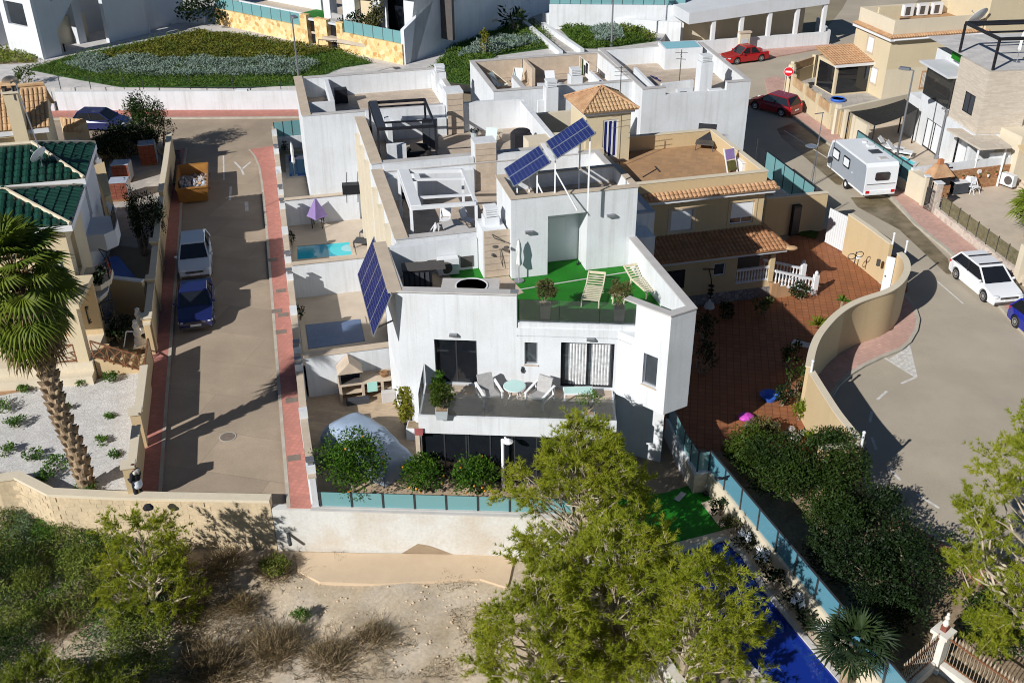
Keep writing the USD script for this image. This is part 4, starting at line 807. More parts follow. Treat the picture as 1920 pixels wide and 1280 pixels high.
fc=A.P(6.15,37.19,6.4);t.p('fan_grille',(lathe([(.27,0),(.27,.012),(.2,.02),(.08,.02),(0,.012)],18)[0][:,[0,2,1]]*[1,-1,1]+fc,lathe([(.27,0),(.27,.012),(.2,.02),(.08,.02),(0,.012)],18)[1]),'grille')
for k,(r0,r1)in enumerate(((4.75,5.05),(5.45,5.8),(6.85,7.4))):solo('wall_niche',('small dark niche low in the back wall, left of the condenser pair','dark doorless niche just left of the air conditioner','dark niche right of the air conditioner beside the shower block')[k],'niche',fb(A,r0,r1,37.60,37.615,6.12,6.62),'grille')
# the white terrace behind the main house
def parapet_house(th,fr,r0,r1,d0,d1,zf,zt,t=.24,mat_='white_wall',cop='grey_coping',cw=None):
 th.p('wall',cut(fr.box(r0,r1,d0,d1,0,zt),[fr.box(r0+t,r1-t,d0+t,d1-t,zf,zt+2)]),mat_)
 c=cw or t;th.p('coping',cut(fr.box(r0-.03,r1+.03,d0-.03,d1+.03,zt+.003,zt+.06),[fr.box(r0+c+.03,r1-t-.03,d0+t+.03,d1-t-.03,zt-1,zt+2)]),cop)
 th.p('terrace_floor',sheet(Polygon(fr.rect(r0+t-.01,r1-t+.01,d0+t-.01,d1-t+.01)),zf+.004),'beige_tile')
h2=T('terraced_house','white terraced house with the white pergola, right behind the main house','house',A.P(8.191,43.004))
parapet_house(h2,A,4.382,15.973,39.113,47.355,5.546,7,.26,cop='grey_coping')
h2.p('wall',A.box(4.4,15.6,37.96,39.11,0,6.4),'white_wall')
h2.p('coping',A.box(4.321,4.894,39.113,47.304,7.065,7.112),'coping',label='tan tiled coping of the left party wall')
h2.p('wall',A.box(4.915,9.42,47.099,47.386,5.546,7.338),'white_wall',label='taller white wall between the two pergola terraces');h2.p('wall',A.box(4.966,9.369,46.843,47.089,5.546,6.775),'white_wall',label='ledge under the taller wall')
h2.p('shower_block',A.box(9.471,10.597,47.12,48.021,5.546,8.054),'white_wall')
for i in range(8):h2.p('clad_panel',A.box(9.512,10.556,47.084,47.115,5.566+i*0.307,5.853+i*0.307),'clad_tile')
h2.p('wall',A.box(10.649,14.847,47.099,47.386,5.546,7.338),'white_wall');h2.p('wall',A.box(6.246,6.502,45.359,46.792,5.546,7.082),'white_wall',label='short white screen wall behind the white pergola')
# pilasters along the left party wall
for v in(40.956,43.209,45.359):h2.p('pilaster',A.box(4.147,4.379,v,v+.5,0,6.775),'pale_cream')
h3=T('terraced_house','white terraced house with the black pergola on its terrace','house',A.P(8.394,52.465))
parapet_house(h3,A,4.491,14.27,48.583,56.033,5.693,6.9,.26,cop='grey_coping')
h3.p('coping',A.box(4.428,5.016,48.583,56.033,6.967,7.015),'coping',label='tan tiled coping of the left party wall')
h3.p('wall',A.box(5.037,9.549,55.718,56.012,5.693,7.319),'white_wall');h3.p('wall',A.box(5.246,9.549,55.403,55.707,5.693,6.69),'white_wall',label='ledge under the back wall of the terrace')
h3.p('shower_block',A.box(9.601,10.598,55.508,56.662,5.693,8.159),'white_wall')
for i in range(7):h3.p('clad_panel',A.box(9.643,10.556,55.471,55.503,5.714+i*0.336,6.018+i*0.336),'clad_tile')
h3.p('wall',A.box(10.65,14.218,55.718,56.012,5.693,7.372),'white_wall');h3.p('wall',A.box(13.956,14.249,49.317,55.928,5.693,7.267),'white_wall')
h3.p('wall',A.box(5.561,6.558,50.681,50.996,5.693,7.057),'white_wall',label='white stair hatch under the black pergola');h3.p('wall',A.box(5.981,6.243,53.724,55.298,5.693,7.162),'white_wall')
for v in(49.842,52.15,54.144):h3.p('pilaster',A.box(4.25,4.488,v,v+.5,0,6.532),'pale_cream')
h4=T('terraced_house','white end house of the terrace with an empty tiled roof, nearest the back street','house',A.P(5.285,61.306))
parapet_house(h4,A,1.638,10.993,58.135,66.168,5.34,6.608,.24,cop='grey_coping')
h4.p('coping',A.box(1.575,2.114,58.135,66.168,6.676,6.724),'coping',label='broad tan coping of the left parapet')
h4.p('wall',A.box(2.114,3.699,60.672,60.883,5.34,6.555),'white_wall');h4.p('wall',A.box(3.488,3.721,60.883,65.851,5.34,6.503),'white_wall');h4.p('wall',A.box(10.464,10.729,59.192,65.851,5.34,6.397),'white_wall')
h4.p('step_wall',A.box(5.179,9.619,56.465,58.114,0,5.868),'white_wall');h4.p('coping',A.box(5.126,9.672,56.465,58.114,5.871,5.921),'grey_coping')
solo('roof_box','black box standing against the parapet of the empty tiled roof','box',A.box(3.964,4.756,64.054,64.688,5.35,6.238),'black_steel')
chimney('tall white louvred chimney at the back corner of the empty tiled roof',A,10.676,63.737,5.868,.7,1.6)
h5=T('terraced_house','white terraced house with striped deck chairs and white sunbeds on its roof','house',A.P(17.259,62.237))
parapet_house(h5,A,13.127,22.175,58.994,66.107,5.649,6.904,.24)
h5.p('clad_panel',A.box(13.389,16.631,65.825,65.851,5.701,6.883),'clad_tile');h5.p('clad_panel',A.box(16.841,21.861,65.825,65.851,5.701,6.883),'clad_tile');h5.p('wall',A.box(16.684,16.893,63.388,65.793,5.649,6.883),'clad_tile',label='beige divider wall between the deck chairs and the sunbeds')
h5.p('wall',A.box(15.062,15.272,59.413,62.342,5.649,6.8),'white_wall');h5.p('coping',A.box(15.01,15.324,59.413,62.394,6.803,6.852),'grey_coping');h5.p('wall',A.box(20.502,20.711,59.622,63.283,5.649,6.486),'white_wall')
chimney('white louvred chimney at the front of the deck chair roof, left of the pair',A,16.474,58.158,5.44,.75,2.2);chimney('taller white louvred chimney right of the other on the deck chair roof',A,18.41,59.517,5.44,.75,2.4)
h5.p('wall',A.box(14.33,20.397,56.693,56.955,0,6.067),'pale_cream',label='cream wall with rounded shadow below the deck chair roof')
h5.p('wall',A.box(15.69,19.874,58.158,58.419,0,6.381),'white_wall')
# house at the right end of the terrace
zr=6.95;q6=PX([(1205,168),(1408,152),(1318,81),(1122,92)],zr);E6=Fr(q6[0],math.degrees(math.atan2(q6[1][0]-q6[0][0],q6[1][1]-q6[0][1]))-90)
h6=T('corner_house','white flat roofed corner house beside the right road with a big chimney','house',(*np.mean(q6,0),0));pg=Polygon(q6)
h6.p('wall',cut(prism(pg,0,zr),[prism(pg.buffer(-.26,join_style='mitre'),5.8,9),E6.box(1.5,5.5,-1,.3,6.5,8),E6.box(2.1,2.55,-1,.22,2.1,3.85),E6.box(3.4,3.8,-1,.22,2.3,3.85)]),'white_wall')
h6.p('coping',cut(prism(pg.buffer(.03,join_style='mitre'),zr+.003,zr+.06),[prism(pg.buffer(-.29,join_style='mitre'),5,9),E6.box(1.5,5.5,-1,.4,6.5,8)]),'grey_coping');h6.p('terrace_floor',sheet(pg.buffer(-.25),5.81),'beige_tile')
opening(h6,E6,2.1,2.55,2.1,3.85,.2,'black_steel');opening(h6,E6,3.4,3.8,2.3,3.85,.2,'black_steel')
sk=Polygon(PX([(1248,93),(1318,89),(1305,76),(1234,79)],7.2));h6.p('stair_hatch',prism(sk,5.8,7.2),'white_wall');h6.p('hatch_roof',sheet(sk.buffer(-.12),7.205),'pool_pale')
h6.p('wall',prism(LineString(PX([(1191,125),(1234,168)],6.8)).buffer(.1,cap_style='flat'),5.8,6.75),'white_wall');h6.p('wall',prism(LineString(PX([(1240,157),(1300,150)],6.5)).buffer(.1,cap_style='flat'),5.8,6.5),'white_wall')
cx_=xy(1318,165,6.2);chimney('big white louvred chimney on the corner house roof above the road',Fr(cx_,-12),0,0,5.8,.8,2.5)
for k,px in enumerate((1283,1342)):
 f_=Fr(xy(px,176,6.3),-12);t=T('air_conditioner',('white condenser left of the big chimney on the corner house','white condenser right of the big chimney on the corner house')[k],'air conditioner',(*f_.o,5.8));t.p('case',f_.box(-.45,.45,.0,.35,5.85,6.55),'clean_white');t.p('fan_grille',f_.box(-.3,.15,-.012,.0,5.93,6.45),'grille')
solo('roof_aerial','thin television aerial in the middle of the corner house roof','aerial',cat([tube([at(1273,160,5.8),at(1273,160,5.8)+[0,0,2.3]],.03,5),bar(at(1273,160,5.8)+[-.4,0,2.1],at(1273,160,5.8)+[.4,0,2.1],.03),bar(at(1273,160,5.8)+[-.3,.1,1.7],at(1273,160,5.8)+[.3,-.1,1.7],.03),bar(at(1273,160,5.8)+[0,-.3,1.9],at(1273,160,5.8)+[0,.3,1.9],.03)]),'grille')
solo('roof_hatch_panel','small dark blue panel lying on the corner house roof','panel',slab([at(1224,146,5.9),at(1236,152,5.9),at(1232,146,6.1),at(1219,142,6.1)],.05),'solar_cell')
# ------------------------------------------------------------------ pergolas
def pergola(label,fl,fr_,br,bl_,z,zf,m_,w,rafters,side=None,group=None):
 t=T('pergola',label,'pergola',(*np.mean([fl,fr_,br,bl_],0),zf));q=[np.array([*p,z])for p in(fl,fr_,br,bl_)]
 for i in range(4):t.p('beam',bar(q[i],q[(i+1)%4],w,w*1.3),m_)
 for i in range(4):t.p('post',bar([*q[i][:2],zf],q[i]-[0,0,w*.6],w),m_)
 for s in rafters:t.p('rafter',bar(mid(q[0],q[3],s),mid(q[1],q[2],s),w*.8),m_)
 if side:t.p('side_screen',slab([q[0]+[0,0,.1],q[3]+[0,0,.1],mid(q[3],q[2],side)+[0,0,.1],mid(q[0],q[1],side)+[0,0,.1]],.05),m_ if m_!='black_steel' else 'dark_metal')
 return t
k7=lambda x,y:(660+x/5.333,320+y/5.333);kk6=lambda x,y:(660+x/6.4,160+y/6.4)
pergola('white timber pergola on the terrace behind the main house',*[xy(*k7(*p),7.9)for p in((590,375),(1240,325),(1105,0),(465,10))],7.9,5.55,'clean_white',.13,(.25,.75),.16)
pergola('black steel pergola on the second terrace',*[xy(*kk6(*p),8.21)for p in((310,530),(1000,490),(870,172),(205,215))],8.21,5.7,'black_steel',.11,(.22,.82),.14)
# furniture under the pergolas
t=T('dining_table','pale grey square table under the white pergola','table',A.P(7.27,41.57,5.546),-30);t.p('tabletop',bx(-.5,.5,-.6,.6,.70,.74),'grey_coping')
for x in(-.45,.45):
 for y in(-.55,.55):t.p('leg',bx(x-.03,x+.03,y-.03,y+.03,0,.7),'white_metal')
def folding_chair(label,b,az,m_='clean_white',seatm='clean_white'):
 t=T('folding_chair',label,'chair',b,az);t.p('seat',bx(-.22,.22,-.22,.2,.43,.46),seatm);t.p('backrest',hexa([(-.22,.2,.5),(.22,.2,.5),(.22,.24,.5),(-.22,.24,.5),(-.22,.32,.95),(.22,.32,.95),(.22,.36,.95),(-.22,.36,.95)]),seatm)
 for s in(-1,1):t.p('leg',bar((s*.23,-.3,0),(s*.23,.34,.9),.035),m_);t.p('leg',bar((s*.23,.3,0),(s*.23,-.22,.44),.035),m_)
 return t
folding_chair('white folding chair at the left side of the grey pergola table',A.P(6.143,41.468,5.546),80);folding_chair('white folding chair behind the grey pergola table',A.P(7.167,43.004,5.546),5);folding_chair('white folding chair right of the grey pergola table',A.P(8.191,42.697,5.546),-60)
t=T('barbecue','small barbecue with open lid in the corner of the white pergola terrace','barbecue',A.P(5.631,45.666,5.546),0);t.p('bowl',lathe([(.06,.55),(.25,.65),(.28,.8),(.25,.8),(.1,.66)],14),'black_steel');t.p('stand',cat([tube([(math.cos(a)*.28,math.sin(a)*.28,0),(0,0,.6)],.02,5)for a in(0,2.1,4.2)]),'dark_metal');t.p('lid',ball((.3,.15,.9),(.06,.26,.26),2),'black_steel')
t=T('garden_sofa','dark garden seat in the shade of the black pergola','sofa',A.P(7.24,51.626,5.693),10);t.p('seat',bx(-.5,.5,-.4,.4,.12,.42),'dark_rattan');t.p('backrest',bx(-.5,.5,.4,.55,.12,.85),'dark_rattan');t.p('armrest',bx(-.65,-.5,-.4,.55,.12,.62),'dark_rattan');t.p('armrest',bx(.5,.65,-.4,.55,.12,.62),'dark_rattan');t.p('cushion',rbox(-.48,.48,-.38,.38,.42,.52,.04),'shade_net')
t=T('storage_cabinet','tall black cabinet by the right posts of the black pergola','cabinet',A.P(8.289,53.514,5.693),0);t.p('body',bx(-.4,.4,-.3,.3,0,1.6),'black_steel');t.p('door',bx(-.37,-.01,-.32,-.302,.05,1.55),'blind_dark');t.p('door',bx(.01,.37,-.32,-.302,.05,1.55),'blind_dark')
t=T('gas_barbecue','black covered barbecue beside the right wall of the second terrace','barbecue',A.P(13.011,51.73,5.693),-13.5)
v,f=rbox(-.55,.55,-.35,.35,0,1.15,.12);t.p('cover',(v*[1,1,1],f),'black_cloth',smooth=30);t.p('lid',(lambda m:(m[0],m[1]))(ball((0,0,1.12),(.52,.33,.22),2)),'black_cloth',smooth=True)
def lounger(label,b,az,m_='clear_lounger',fm='clean_white',group=None,bk=.55):
 t=T('lounger',label,'sun lounger',b,az,group=group);t.p('bed',bx(-.32,.32,-.95,.35,.30,.34),m_)
 t.p('backrest',hexa([(-.32,.352,.30),(.32,.352,.30),(.32,.36,.34),(-.32,.36,.34),(-.32,.9,.3+bk),(.32,.9,.3+bk),(.32,.88,.35+bk),(-.32,.88,.35+bk)]),m_)
 for x in(-.33,.33):t.p('side_rail',bx(x-.02,x+.02,-.95,.35,.26,.30),fm)
 for x in(-.3,.3):
  for y in(-.85,.25):t.p('leg',bx(x-.025,x+.025,y-.025,y+.025,0,.26),fm)
 return t
lounger('pale green lounger on the second terrace right of the black pergola',A.P(11.437,52.675,5.693),10)
t=T('side_table','small wooden stool beside the pale lounger on the second terrace','table',A.P(12.277,54.144,5.693),0);t.p('tabletop',bx(-.25,.25,-.25,.25,.42,.45),'pale_wood');t.p('leg',bar((-.2,-.2,0),(.2,.2,.42),.04),'pale_wood');t.p('leg',bar((.2,-.2,0),(-.2,.2,.42),.04),'pale_wood')
b=A.P(10.965,54.459,5.693);t=T('flower_pot','small grey-green pot at the foot of the second shower block','pot',b);t.p('pot',lathe([(.18,0),(.24,.4),(.2,.4),(.16,.3)],12,b),'grey_pot');t.p('foliage',leafcloud(b+[0,0,.5],(.25,.25,.2),60,.1,5,3),'ivy_leaf')
def deckchair(label,b,az):
 t=T('deck_chair',label,'deck chair',b,az);n=7
 for i in range(n):
  x0,x1=-.28+i*.56/n,-.28+(i+1)*.56/n-.002;m_='clean_white' if i%2 else 'sky_blue_cloth'
  pr=[(-.55,.28),(-.2,.2),(.15,.3),(.62,.95)]
  V=[(x,y,z)for y,z in pr for x in(x0,x1)];f=[(2*k,2*k+1,2*k+3,2*k+2)for k in range(3)];t.p('stripe',(np.array(V),np.array(f)),m_)
 for s in(-1,1):t.p('frame',bar((s*.31,-.6,0.25),(s*.31,.64,.98),.04),'pale_wood');t.p('frame',bar((s*.31,.5,0),(s*.31,-.55,.30),.04),'pale_wood')
 return t
deckchair('blue striped deck chair nearest the left parapet on the roof',A.P(14.539,63.806,5.649),-60);deckchair('grey and white striped deck chair in the middle of the roof left part',A.P(15.899,64.224,5.649),10)
lounger('left white sunbed of the pair on the deck chair roof',A.P(17.887,62.969,5.649),-8,'clean_white','pale_wood');lounger('right white sunbed of the pair on the deck chair roof',A.P(19.456,63.074,5.649),4,'clean_white','pale_wood')
t=T('clothes_rack','clothes airer with white, black and green laundry beside the white sunbeds','clothes rack',A.P(20.502,64.329,5.649),-13.5)
for y in(-1.1,1.0):t.p('leg',bar((0,y,0),(0,y,1.3),.03),'white_metal')
t.p('line',bar((0,-1.1,1.3),(0,1.0,1.3),.02),'white_metal');t.p('sheet',slab([(0,-1.05,.3),(0,.1,.3),(0,.1,1.29),(0,-1.05,1.29)],.03),'linen');t.p('garment',slab([(-.04,-.9,.6),(-.04,-.55,.6),(-.04,-.55,1.25),(-.04,-.9,1.25)],.03),'black_cloth');t.p('garment',slab([(-.04,-.4,.45),(-.04,-.1,.45),(-.04,-.1,1.0),(-.04,-.4,1.0)],.03),'black_cloth');t.p('garment',slab([(0,.15,.2),(0,.4,.2),(0,.4,1.28),(0,.15,1.28)],.04),'hedge_leaf')
t=T('garden_table','small white table with things on it between the deck chairs and sunbeds','table',A.P(17.05,62.132,5.649),0);t.p('tabletop',bx(-.35,.35,-.3,.3,.5,.54),'clean_white');t.p('leg',bar((-.3,0,0),(.3,0,.5),.05),'clean_white');t.p('leg',bar((.3,0.02,0),(-.3,0.02,.5),.05),'clean_white')
def dish(label,b,az,r=.35,h=.5,el=35,m_='clean_white'):
 t=T('satellite_dish',label,'satellite dish',b);fr=Fr(b[:2],az);prof=[(0.0,0),(r*.5,r*.06),(r*.85,r*.17),(r,r*.24),(r*.98,r*.27),(r*.8,r*.19),(r*.4,r*.08),(0,.02)]
 v,f=lathe(prof,20);e=math.radians(90-el);v=v@np.array([[1,0,0],[0,math.cos(e),-math.sin(e)],[0,math.sin(e),math.cos(e)]]).T
 v=v*[1,-1,1]if False else v;w=fr.o+v[:,:1]*fr.r-v[:,1:2]*-fr.d;t.p('reflector',(np.column_stack([w,v[:,2]+b[2]+h]),f),m_,smooth=40)
 t.p('mast',tube([b,np.array(b)+[0,0,h]],.03,6),'grey_metal');t.p('arm',bar(np.array([*b[:2],b[2]+h]),np.array([*(fr.o-fr.d*r*.9),b[2]+h+r*.4]),.03),'grey_metal');t.p('receiver',ball(np.array([*(fr.o-fr.d*r*.95),b[2]+h+r*.45]),.06),'grey_metal');return t
dish('small white satellite dish beside the left chimney of the deck chair roof',A.P(17.364,59.204,6.172),160,.28,.7)
# ------------------------------------------------------------------ side yards along the left street
WRL=LineString(WR);off=WRL.parallel_offset(0.16,'right')
yw=[np.array(p)for p in off.coords]
if yw[0][1]>yw[-1][1]:yw=yw[::-1]
def seg_of(line,a,b):
 L=LineString(line);import shapely.ops as so;return so.substring(L,a,b)
L0=LineString(yw);tot=L0.length
sec=[(0,8.9),(8.9,18.4),(18.4,28),(28,tot)]
labs=['white garden wall with lamps along the pavement beside the covered car','white garden wall along the pavement beside the grey covered pool','white garden wall along the pavement beside the teal pool','white garden wall along the pavement beside the navy pool of the end house']
for(a,b_),lb in zip(sec,labs):
 s_=seg_of(yw,a,b_);c0=s_.coords[0];t=T('garden_wall',lb,'wall',(*c0,0));t.p('wall',prism(s_.buffer(.11,cap_style='flat'),0,1.5),'white_wall');t.p('coping',prism(s_.buffer(.15,cap_style='flat'),1.503,1.56),'coping')
 for i in range(int(s_.length/3.6)+1):
  p=s_.interpolate(min(i*3.7+.4,s_.length-.3));f_=Fr((p.x,p.y),-13.5);t.p('pillar',f_.box(-.17,.17,-.17,.17,0,1.9),'white_wall')
  if i%2==0:t.p('gatepost_lamp',union([f_.box(-.1,.1,-.1,.1,1.903,2.1),f_.box(-.15,.15,-.15,.15,2.08,2.14)]),'grey_metal')
t=T('yard_wall','white wall with beige coping between the covered car yard and the grey pool','wall',A.P(0,38.1));t.p('wall',A.box(0.0,4.3,38.7,38.95,0,2.1),'white_wall');t.p('coping',A.box(-0.05,4.3,38.64,39.05,2.103,2.16),'coping')
t=T('yard_wall','white wall with beige coping between the grey pool and the teal pool','wall',A.P(0,45.8));t.p('wall',A.box(-0.05,4.2,48.35,48.57,0,1.95),'white_wall');t.p('coping',A.box(-0.05,4.2,48.29,48.65,1.953,2.0),'coping')
t=T('yard_wall','white wall with beige coping between the teal pool and the end house yard','wall',A.P(0,53.3));t.p('wall',A.box(-0.05,4.4,57.88,58.1,0,1.7),'white_wall');t.p('coping',A.box(-0.05,4.4,57.8,58.125,1.703,1.75),'coping')
fg=T('glass_fence','pale blue glass fence above the back street wall of the end house yard','fence',A.P(-1,63));fga=[xy(516,258,.9),xy(566,253,.9)];fg.p('wall',prism(LineString(fga).buffer(.1),0,.9),'white_wall');rail(fg,fga,.9,1.1,3,'aqua_glass','dark_metal')
def pool(label,px,z,wm,rim='coping',steps=None,name='swimming_pool',dep=.0):
 pg=Polygon(PX(px,z));t=T(name,label,'swimming pool',(*pg.centroid.coords[0],z));t.p('rim',prism(pg.buffer(.22,join_style='mitre').difference(pg),z-.05,z+.06),rim);t.p('water',sheet(pg.buffer(.0),z+.034),wm);return t,pg
t,pg=pool('small teal swimming pool with pale steps in the third yard',[(557,463),(655,455),(660,479),(558,488)],.0,'pool_teal')
for i,r in enumerate((1.15,.8,.5)):t.p('step',sheet(Point(*xy(656,466)).buffer(r).intersection(pg),.040+.005*i),'pool_aqua' if i<2 else 'pool_pale')
pg=Polygon(PX([(572,609),(676,598),(685,640),(578,655)],.05));t=T('swimming_pool','swimming pool under a grey blue winter cover in the second yard','swimming pool',(*pg.centroid.coords[0],0));t.p('rim',prism(pg.buffer(.25,join_style='mitre').difference(pg),-.05,.06),'beige_paving');t.p('cover',prism(pg.buffer(-.02),.024,.07),'pool_cover')
pool('narrow dark blue pool in the yard of the end house',[(541,293),(577,292),(582,330),(543,333)],.0,'pool_deep','grey_paving')
parasol_closed('closed pale pink parasol beside the navy pool of the end house',at(553,330,0),2.4,'linen')
t=T('purple_parasol','drooping purple parasol folded over a table in the third yard','parasol',at(597,425,0),0);t.p('pole',tube([(0,0,0),(0,0,1.9)],.025,6),'aluminium');v,f=lathe([(.55,.7),(.5,.75),(.22,1.4),(.05,1.8),(0,1.82)],8);k=np.arctan2(v[:,1],v[:,0]);v[:,:2]*=(1+.2*np.cos(4*k))[:,None];t.p('canopy',(v,f),'purple_cloth');t.p('tabletop',lathe([(.5,.66),(.5,.69),(0,.69)],16),'dark_rattan');[t.p('leg',bar((x,y,0),(x,y,.66),.05),'dark_rattan')for x in(-.3,.3)for y in(-.3,.3)]
t=T('garden_chair','dark green reclining chair with frame by the party wall of the third yard','chair',at(688,445,0),20);t.p('seat',bx(-.3,.3,-.3,.3,.38,.43),'blind_dark');t.p('backrest',hexa([(-.3,.3,.4),(.3,.3,.4),(.3,.35,.4),(-.3,.35,.4),(-.3,.6,1.15),(.3,.6,1.15),(.3,.65,1.15),(-.3,.65,1.15)]),'dark_metal');[t.p('leg',bar((x,y,0),(x,y*.9,.4),.04),'dark_metal')for x in(-.3,.3)for y in(-.3,.3)]
t=T('low_table','low dark slatted table beside the reclining chair in the third yard','table',at(688,462,0),10);[t.p('slat',bx(-.7,.7,-.42+i*.14,-.32+i*.14,.36,.39),'dark_metal')for i in range(6)];[t.p('leg',bx(x-.03,x+.03,y-.03,y+.03,0,.36),'dark_metal')for x in(-.65,.65)for y in(-.38,.38)]
t=T('awning','rolled black awning box bracketed over the third yard','awning',A.P(3.7,54.5,2.8));aw0,aw1=at(642,354,3.3),at(680,352,3.3);t.p('cassette',bar(aw0,aw1,.5,.55),'black_steel');
for s in(.2,.75):p=mid(aw0,aw1,s);t.p('bracket',bar(p,p+[0,.6,.75],.04),'dark_metal');t.p('arm',bar(p,p+[0,-.3,-.75],.04),'dark_metal')
for k,(px,py,lb)in enumerate(((548,460,'small dark shrub by the street wall of the third yard'),(563,600,'small dark plant by the street wall of the second yard'),(534,287,'dark pot plant by the street wall of the end house yard'))):shrub('yard_plant',lb,'plant',px,py,0,.9,.5,'ivy_leaf',160,.12,60+k)
solo('white_bench','white box bench with a small plant behind the end house yard wall','bench',A.box(.2,1.2,58.4,59.0,0.0,.55),'clean_white')
# roof tiles
def tile_course(o,e,s,u,ne,ns,pw,pl,rr=None,clip=None,gap=.0):
 "barrel tiles on a slope: o eave corner, unit e along the eave, unit s up the slope, normal u; yields (mesh, e index, s index)"
 out=[]
 for i in range(ne):
  for j in range(ns):
   c=o+e*(i+.5)*pw+s*j*pl
   if clip and not clip((i+.5)*pw,(j+.5)*pl):continue
   V=[]
   for k,(t_,w,lift)in enumerate(((0,pw*.43,.035),(pl*1.06,pw*.35,.0))):
    for a in(0,45,90,135,180):
     a=math.radians(a);V.append(c+s*t_+e*math.cos(a)*w+u*(math.sin(a)*w*.62+lift))
   f=[(k,k+5,k+6,k+1)for k in range(4)];q=np.array(V);ff=np.array([(a,b,c2)for a,b,c2,d in f]+[(a,c2,d)for a,b,c2,d in f]+[(0,1,2),(0,2,3),(0,3,4)])
   out.append((q,ff))
 return out
def tiled_slope(th,eave0,eave1,ridge0,ridge1,pw,pl,m_,under=None,single=False,name='roof_tile',base=True,nmax=300):
 "a roof face with its tiles; eave0-eave1 lower edge, ridge0-ridge1 upper edge (may be shorter: hip)"
 a,b,c,d=(np.array(x,float)for x in(eave0,eave1,ridge1,ridge0));W=np.linalg.norm(b-a);e=(b-a)/W
 hh=(c+d)/2-a;s=hh-e*(hh@e);Ls=np.linalg.norm(s);s/=Ls;u=np.cross(e,s);u=u if u[2]>0 else-u
 x0,x1=(d-a)@e,(c-a)@e
 inside=lambda x,y:x0*y/Ls-pw*.3<x<W-(W-x1)*y/Ls+pw*.3
 ts=tile_course(a+u*.0,e,s,u,int(W/pw)+1,max(1,int(round(Ls/pl))),pw,pl,clip=inside)
 if base:th.p('roof_deck',slab([a-u*.03,b-u*.03,c-u*.03,d-u*.03],.05),m_,under=under)
 if single:
  for q in ts[:nmax]:th.p(name,q,m_,under=under)
  ts=ts[nmax:]
 if ts:th.p(name,cat(ts),m_,under=under,kind='stuff')
 return e,s,u
# the tan house and its courtyard
o_=at(1197,345,7.0)[:2];D=Fr(o_,-13.8);ND=D.d
tan=T('tan_house','tan house with brown roof terrace, tiled eaves and a turret, right of the main house','house',D.P(3.5,4))
dz=6.45;d0=1.2
tan.p('wall',cut(D.box(.05,7.35,d0,8.0,0,dz),[D.box(.27,7.12,d0+.22,7.78,5.65,9),D.box(2.3,3.5,0,d0+.18,3.75,4.85),D.box(5.55,6.85,0,d0+.18,3.75,4.95)]),'tan_wall')
tan.p('coping',cut(D.box(.02,7.38,d0-.03,8.03,dz+.003,dz+.05),[D.box(.30,7.09,d0+.25,7.75,5,9)]),'pale_cream')
tan.p('terrace_floor',sheet(Polygon(D.rect(.26,7.13,d0+.21,7.79)),5.66),'roof_terrace')
E3=lambda r,d,z:D.P(r,d,z)
tiled_slope(tan,E3(.0,d0-.5,5.68),E3(7.8,d0-.5,5.68),E3(.0,d0-.02,5.92),E3(7.8,d0-.02,5.92),.23,.26,'clay_tile');tan.p('cornice',D.box(.0,7.7,d0-.38,d0-.003,5.45,5.6),'clean_white')
tiled_slope(tan,E3(7.85,d0-.5,5.68),E3(7.85,8.2,5.68),E3(7.38,d0-.1,5.92),E3(7.38,8.2,5.92),.23,.26,'clay_tile');tan.p('cornice',D.box(7.355,7.7,d0-.003,8.0,5.45,5.6),'clean_white')
for r0,r1,z0,z1 in((2.3,3.5,3.75,4.85),(5.55,6.85,3.75,4.95)):
 f_=Fr(D.P(0,d0)[:2],D.az);w_=opening(tan,f_,r0,r1,z0,z1,.16,'clean_white','window_glass',2,inner=('blind','blind_white',.0 if r0<3 else .3))
 tan.p('surround',cut(f_.box(r0-.14,r1+.14,-.03,.0,z0-.14,z1+.12),[f_.box(r0,r1,-1,1,z0,z1)]),'tan_wall' if r0>3 else 'coping')
 tan.p('blind',f_.box(r0+.06,r1-.06,.05,.068,z0+(.0 if r0<3 else .32),z1),'blind_white',under=w_)
# lower storey with the tiled verandah
tan.p('wall',cut(D.box(-.5,7.55,-.1,d0-.003,0,3.02),[D.box(5.6,8,-.4,d0+.2,.95,2.75),D.box(1.3,2.75,-.5,.1,1.15,2.2),D.box(4.3,4.95,-.5,.1,1.6,2.3)]),'tan_wall')
tan.p('plinth',D.box(-.5,7.6,-.18,-.103,0,.62),'dark_stone')
f_=Fr(D.P(0,-.1)[:2],D.az);opening(tan,f_,1.3,2.75,1.15,2.2,.14,'dark_metal','window_glass',2);opening(tan,f_,4.3,4.95,1.6,2.3,.14,'clean_white','window_glass',1)
gr=tan.p('window_grille',cat([f_.box(1.32+i*.1,1.335+i*.1,-.05,-.03,1.15,2.2)for i in range(15)]+[f_.box(1.3,2.75,-.05,-.03,z,z+.02)for z in(1.2,1.65,2.12)]),'black_steel',kind='stuff')
tan.p('wall',D.box(5.6,7.5,d0-.06,d0-.004,.95,2.75),'grille',label='dark doorway behind the verandah')
tan.p('column',D.box(7.42,7.68,-.15,.12,.9,2.8),'tan_wall')
tan.p('fascia',D.box(-.6,8.0,-.62,-.5,2.78,2.98),'grey_white')
tiled_slope(tan,E3(-.6,-.72,2.98),E3(8.15,-.72,2.98),E3(-.6,d0-.02,3.5),E3(7.3,d0-.02,3.5),.22,.3,'brown_tile')
tiled_slope(tan,E3(8.15,-.72,2.98),E3(8.15,3.0,2.98),E3(7.36,d0-.02,3.5),E3(7.36,3.0,3.5),.22,.3,'brown_tile')
tan.p('cornice_end',ball(D.P(8.15,-.7,3.0),(.35,.2,.12),1),'gold_tile')
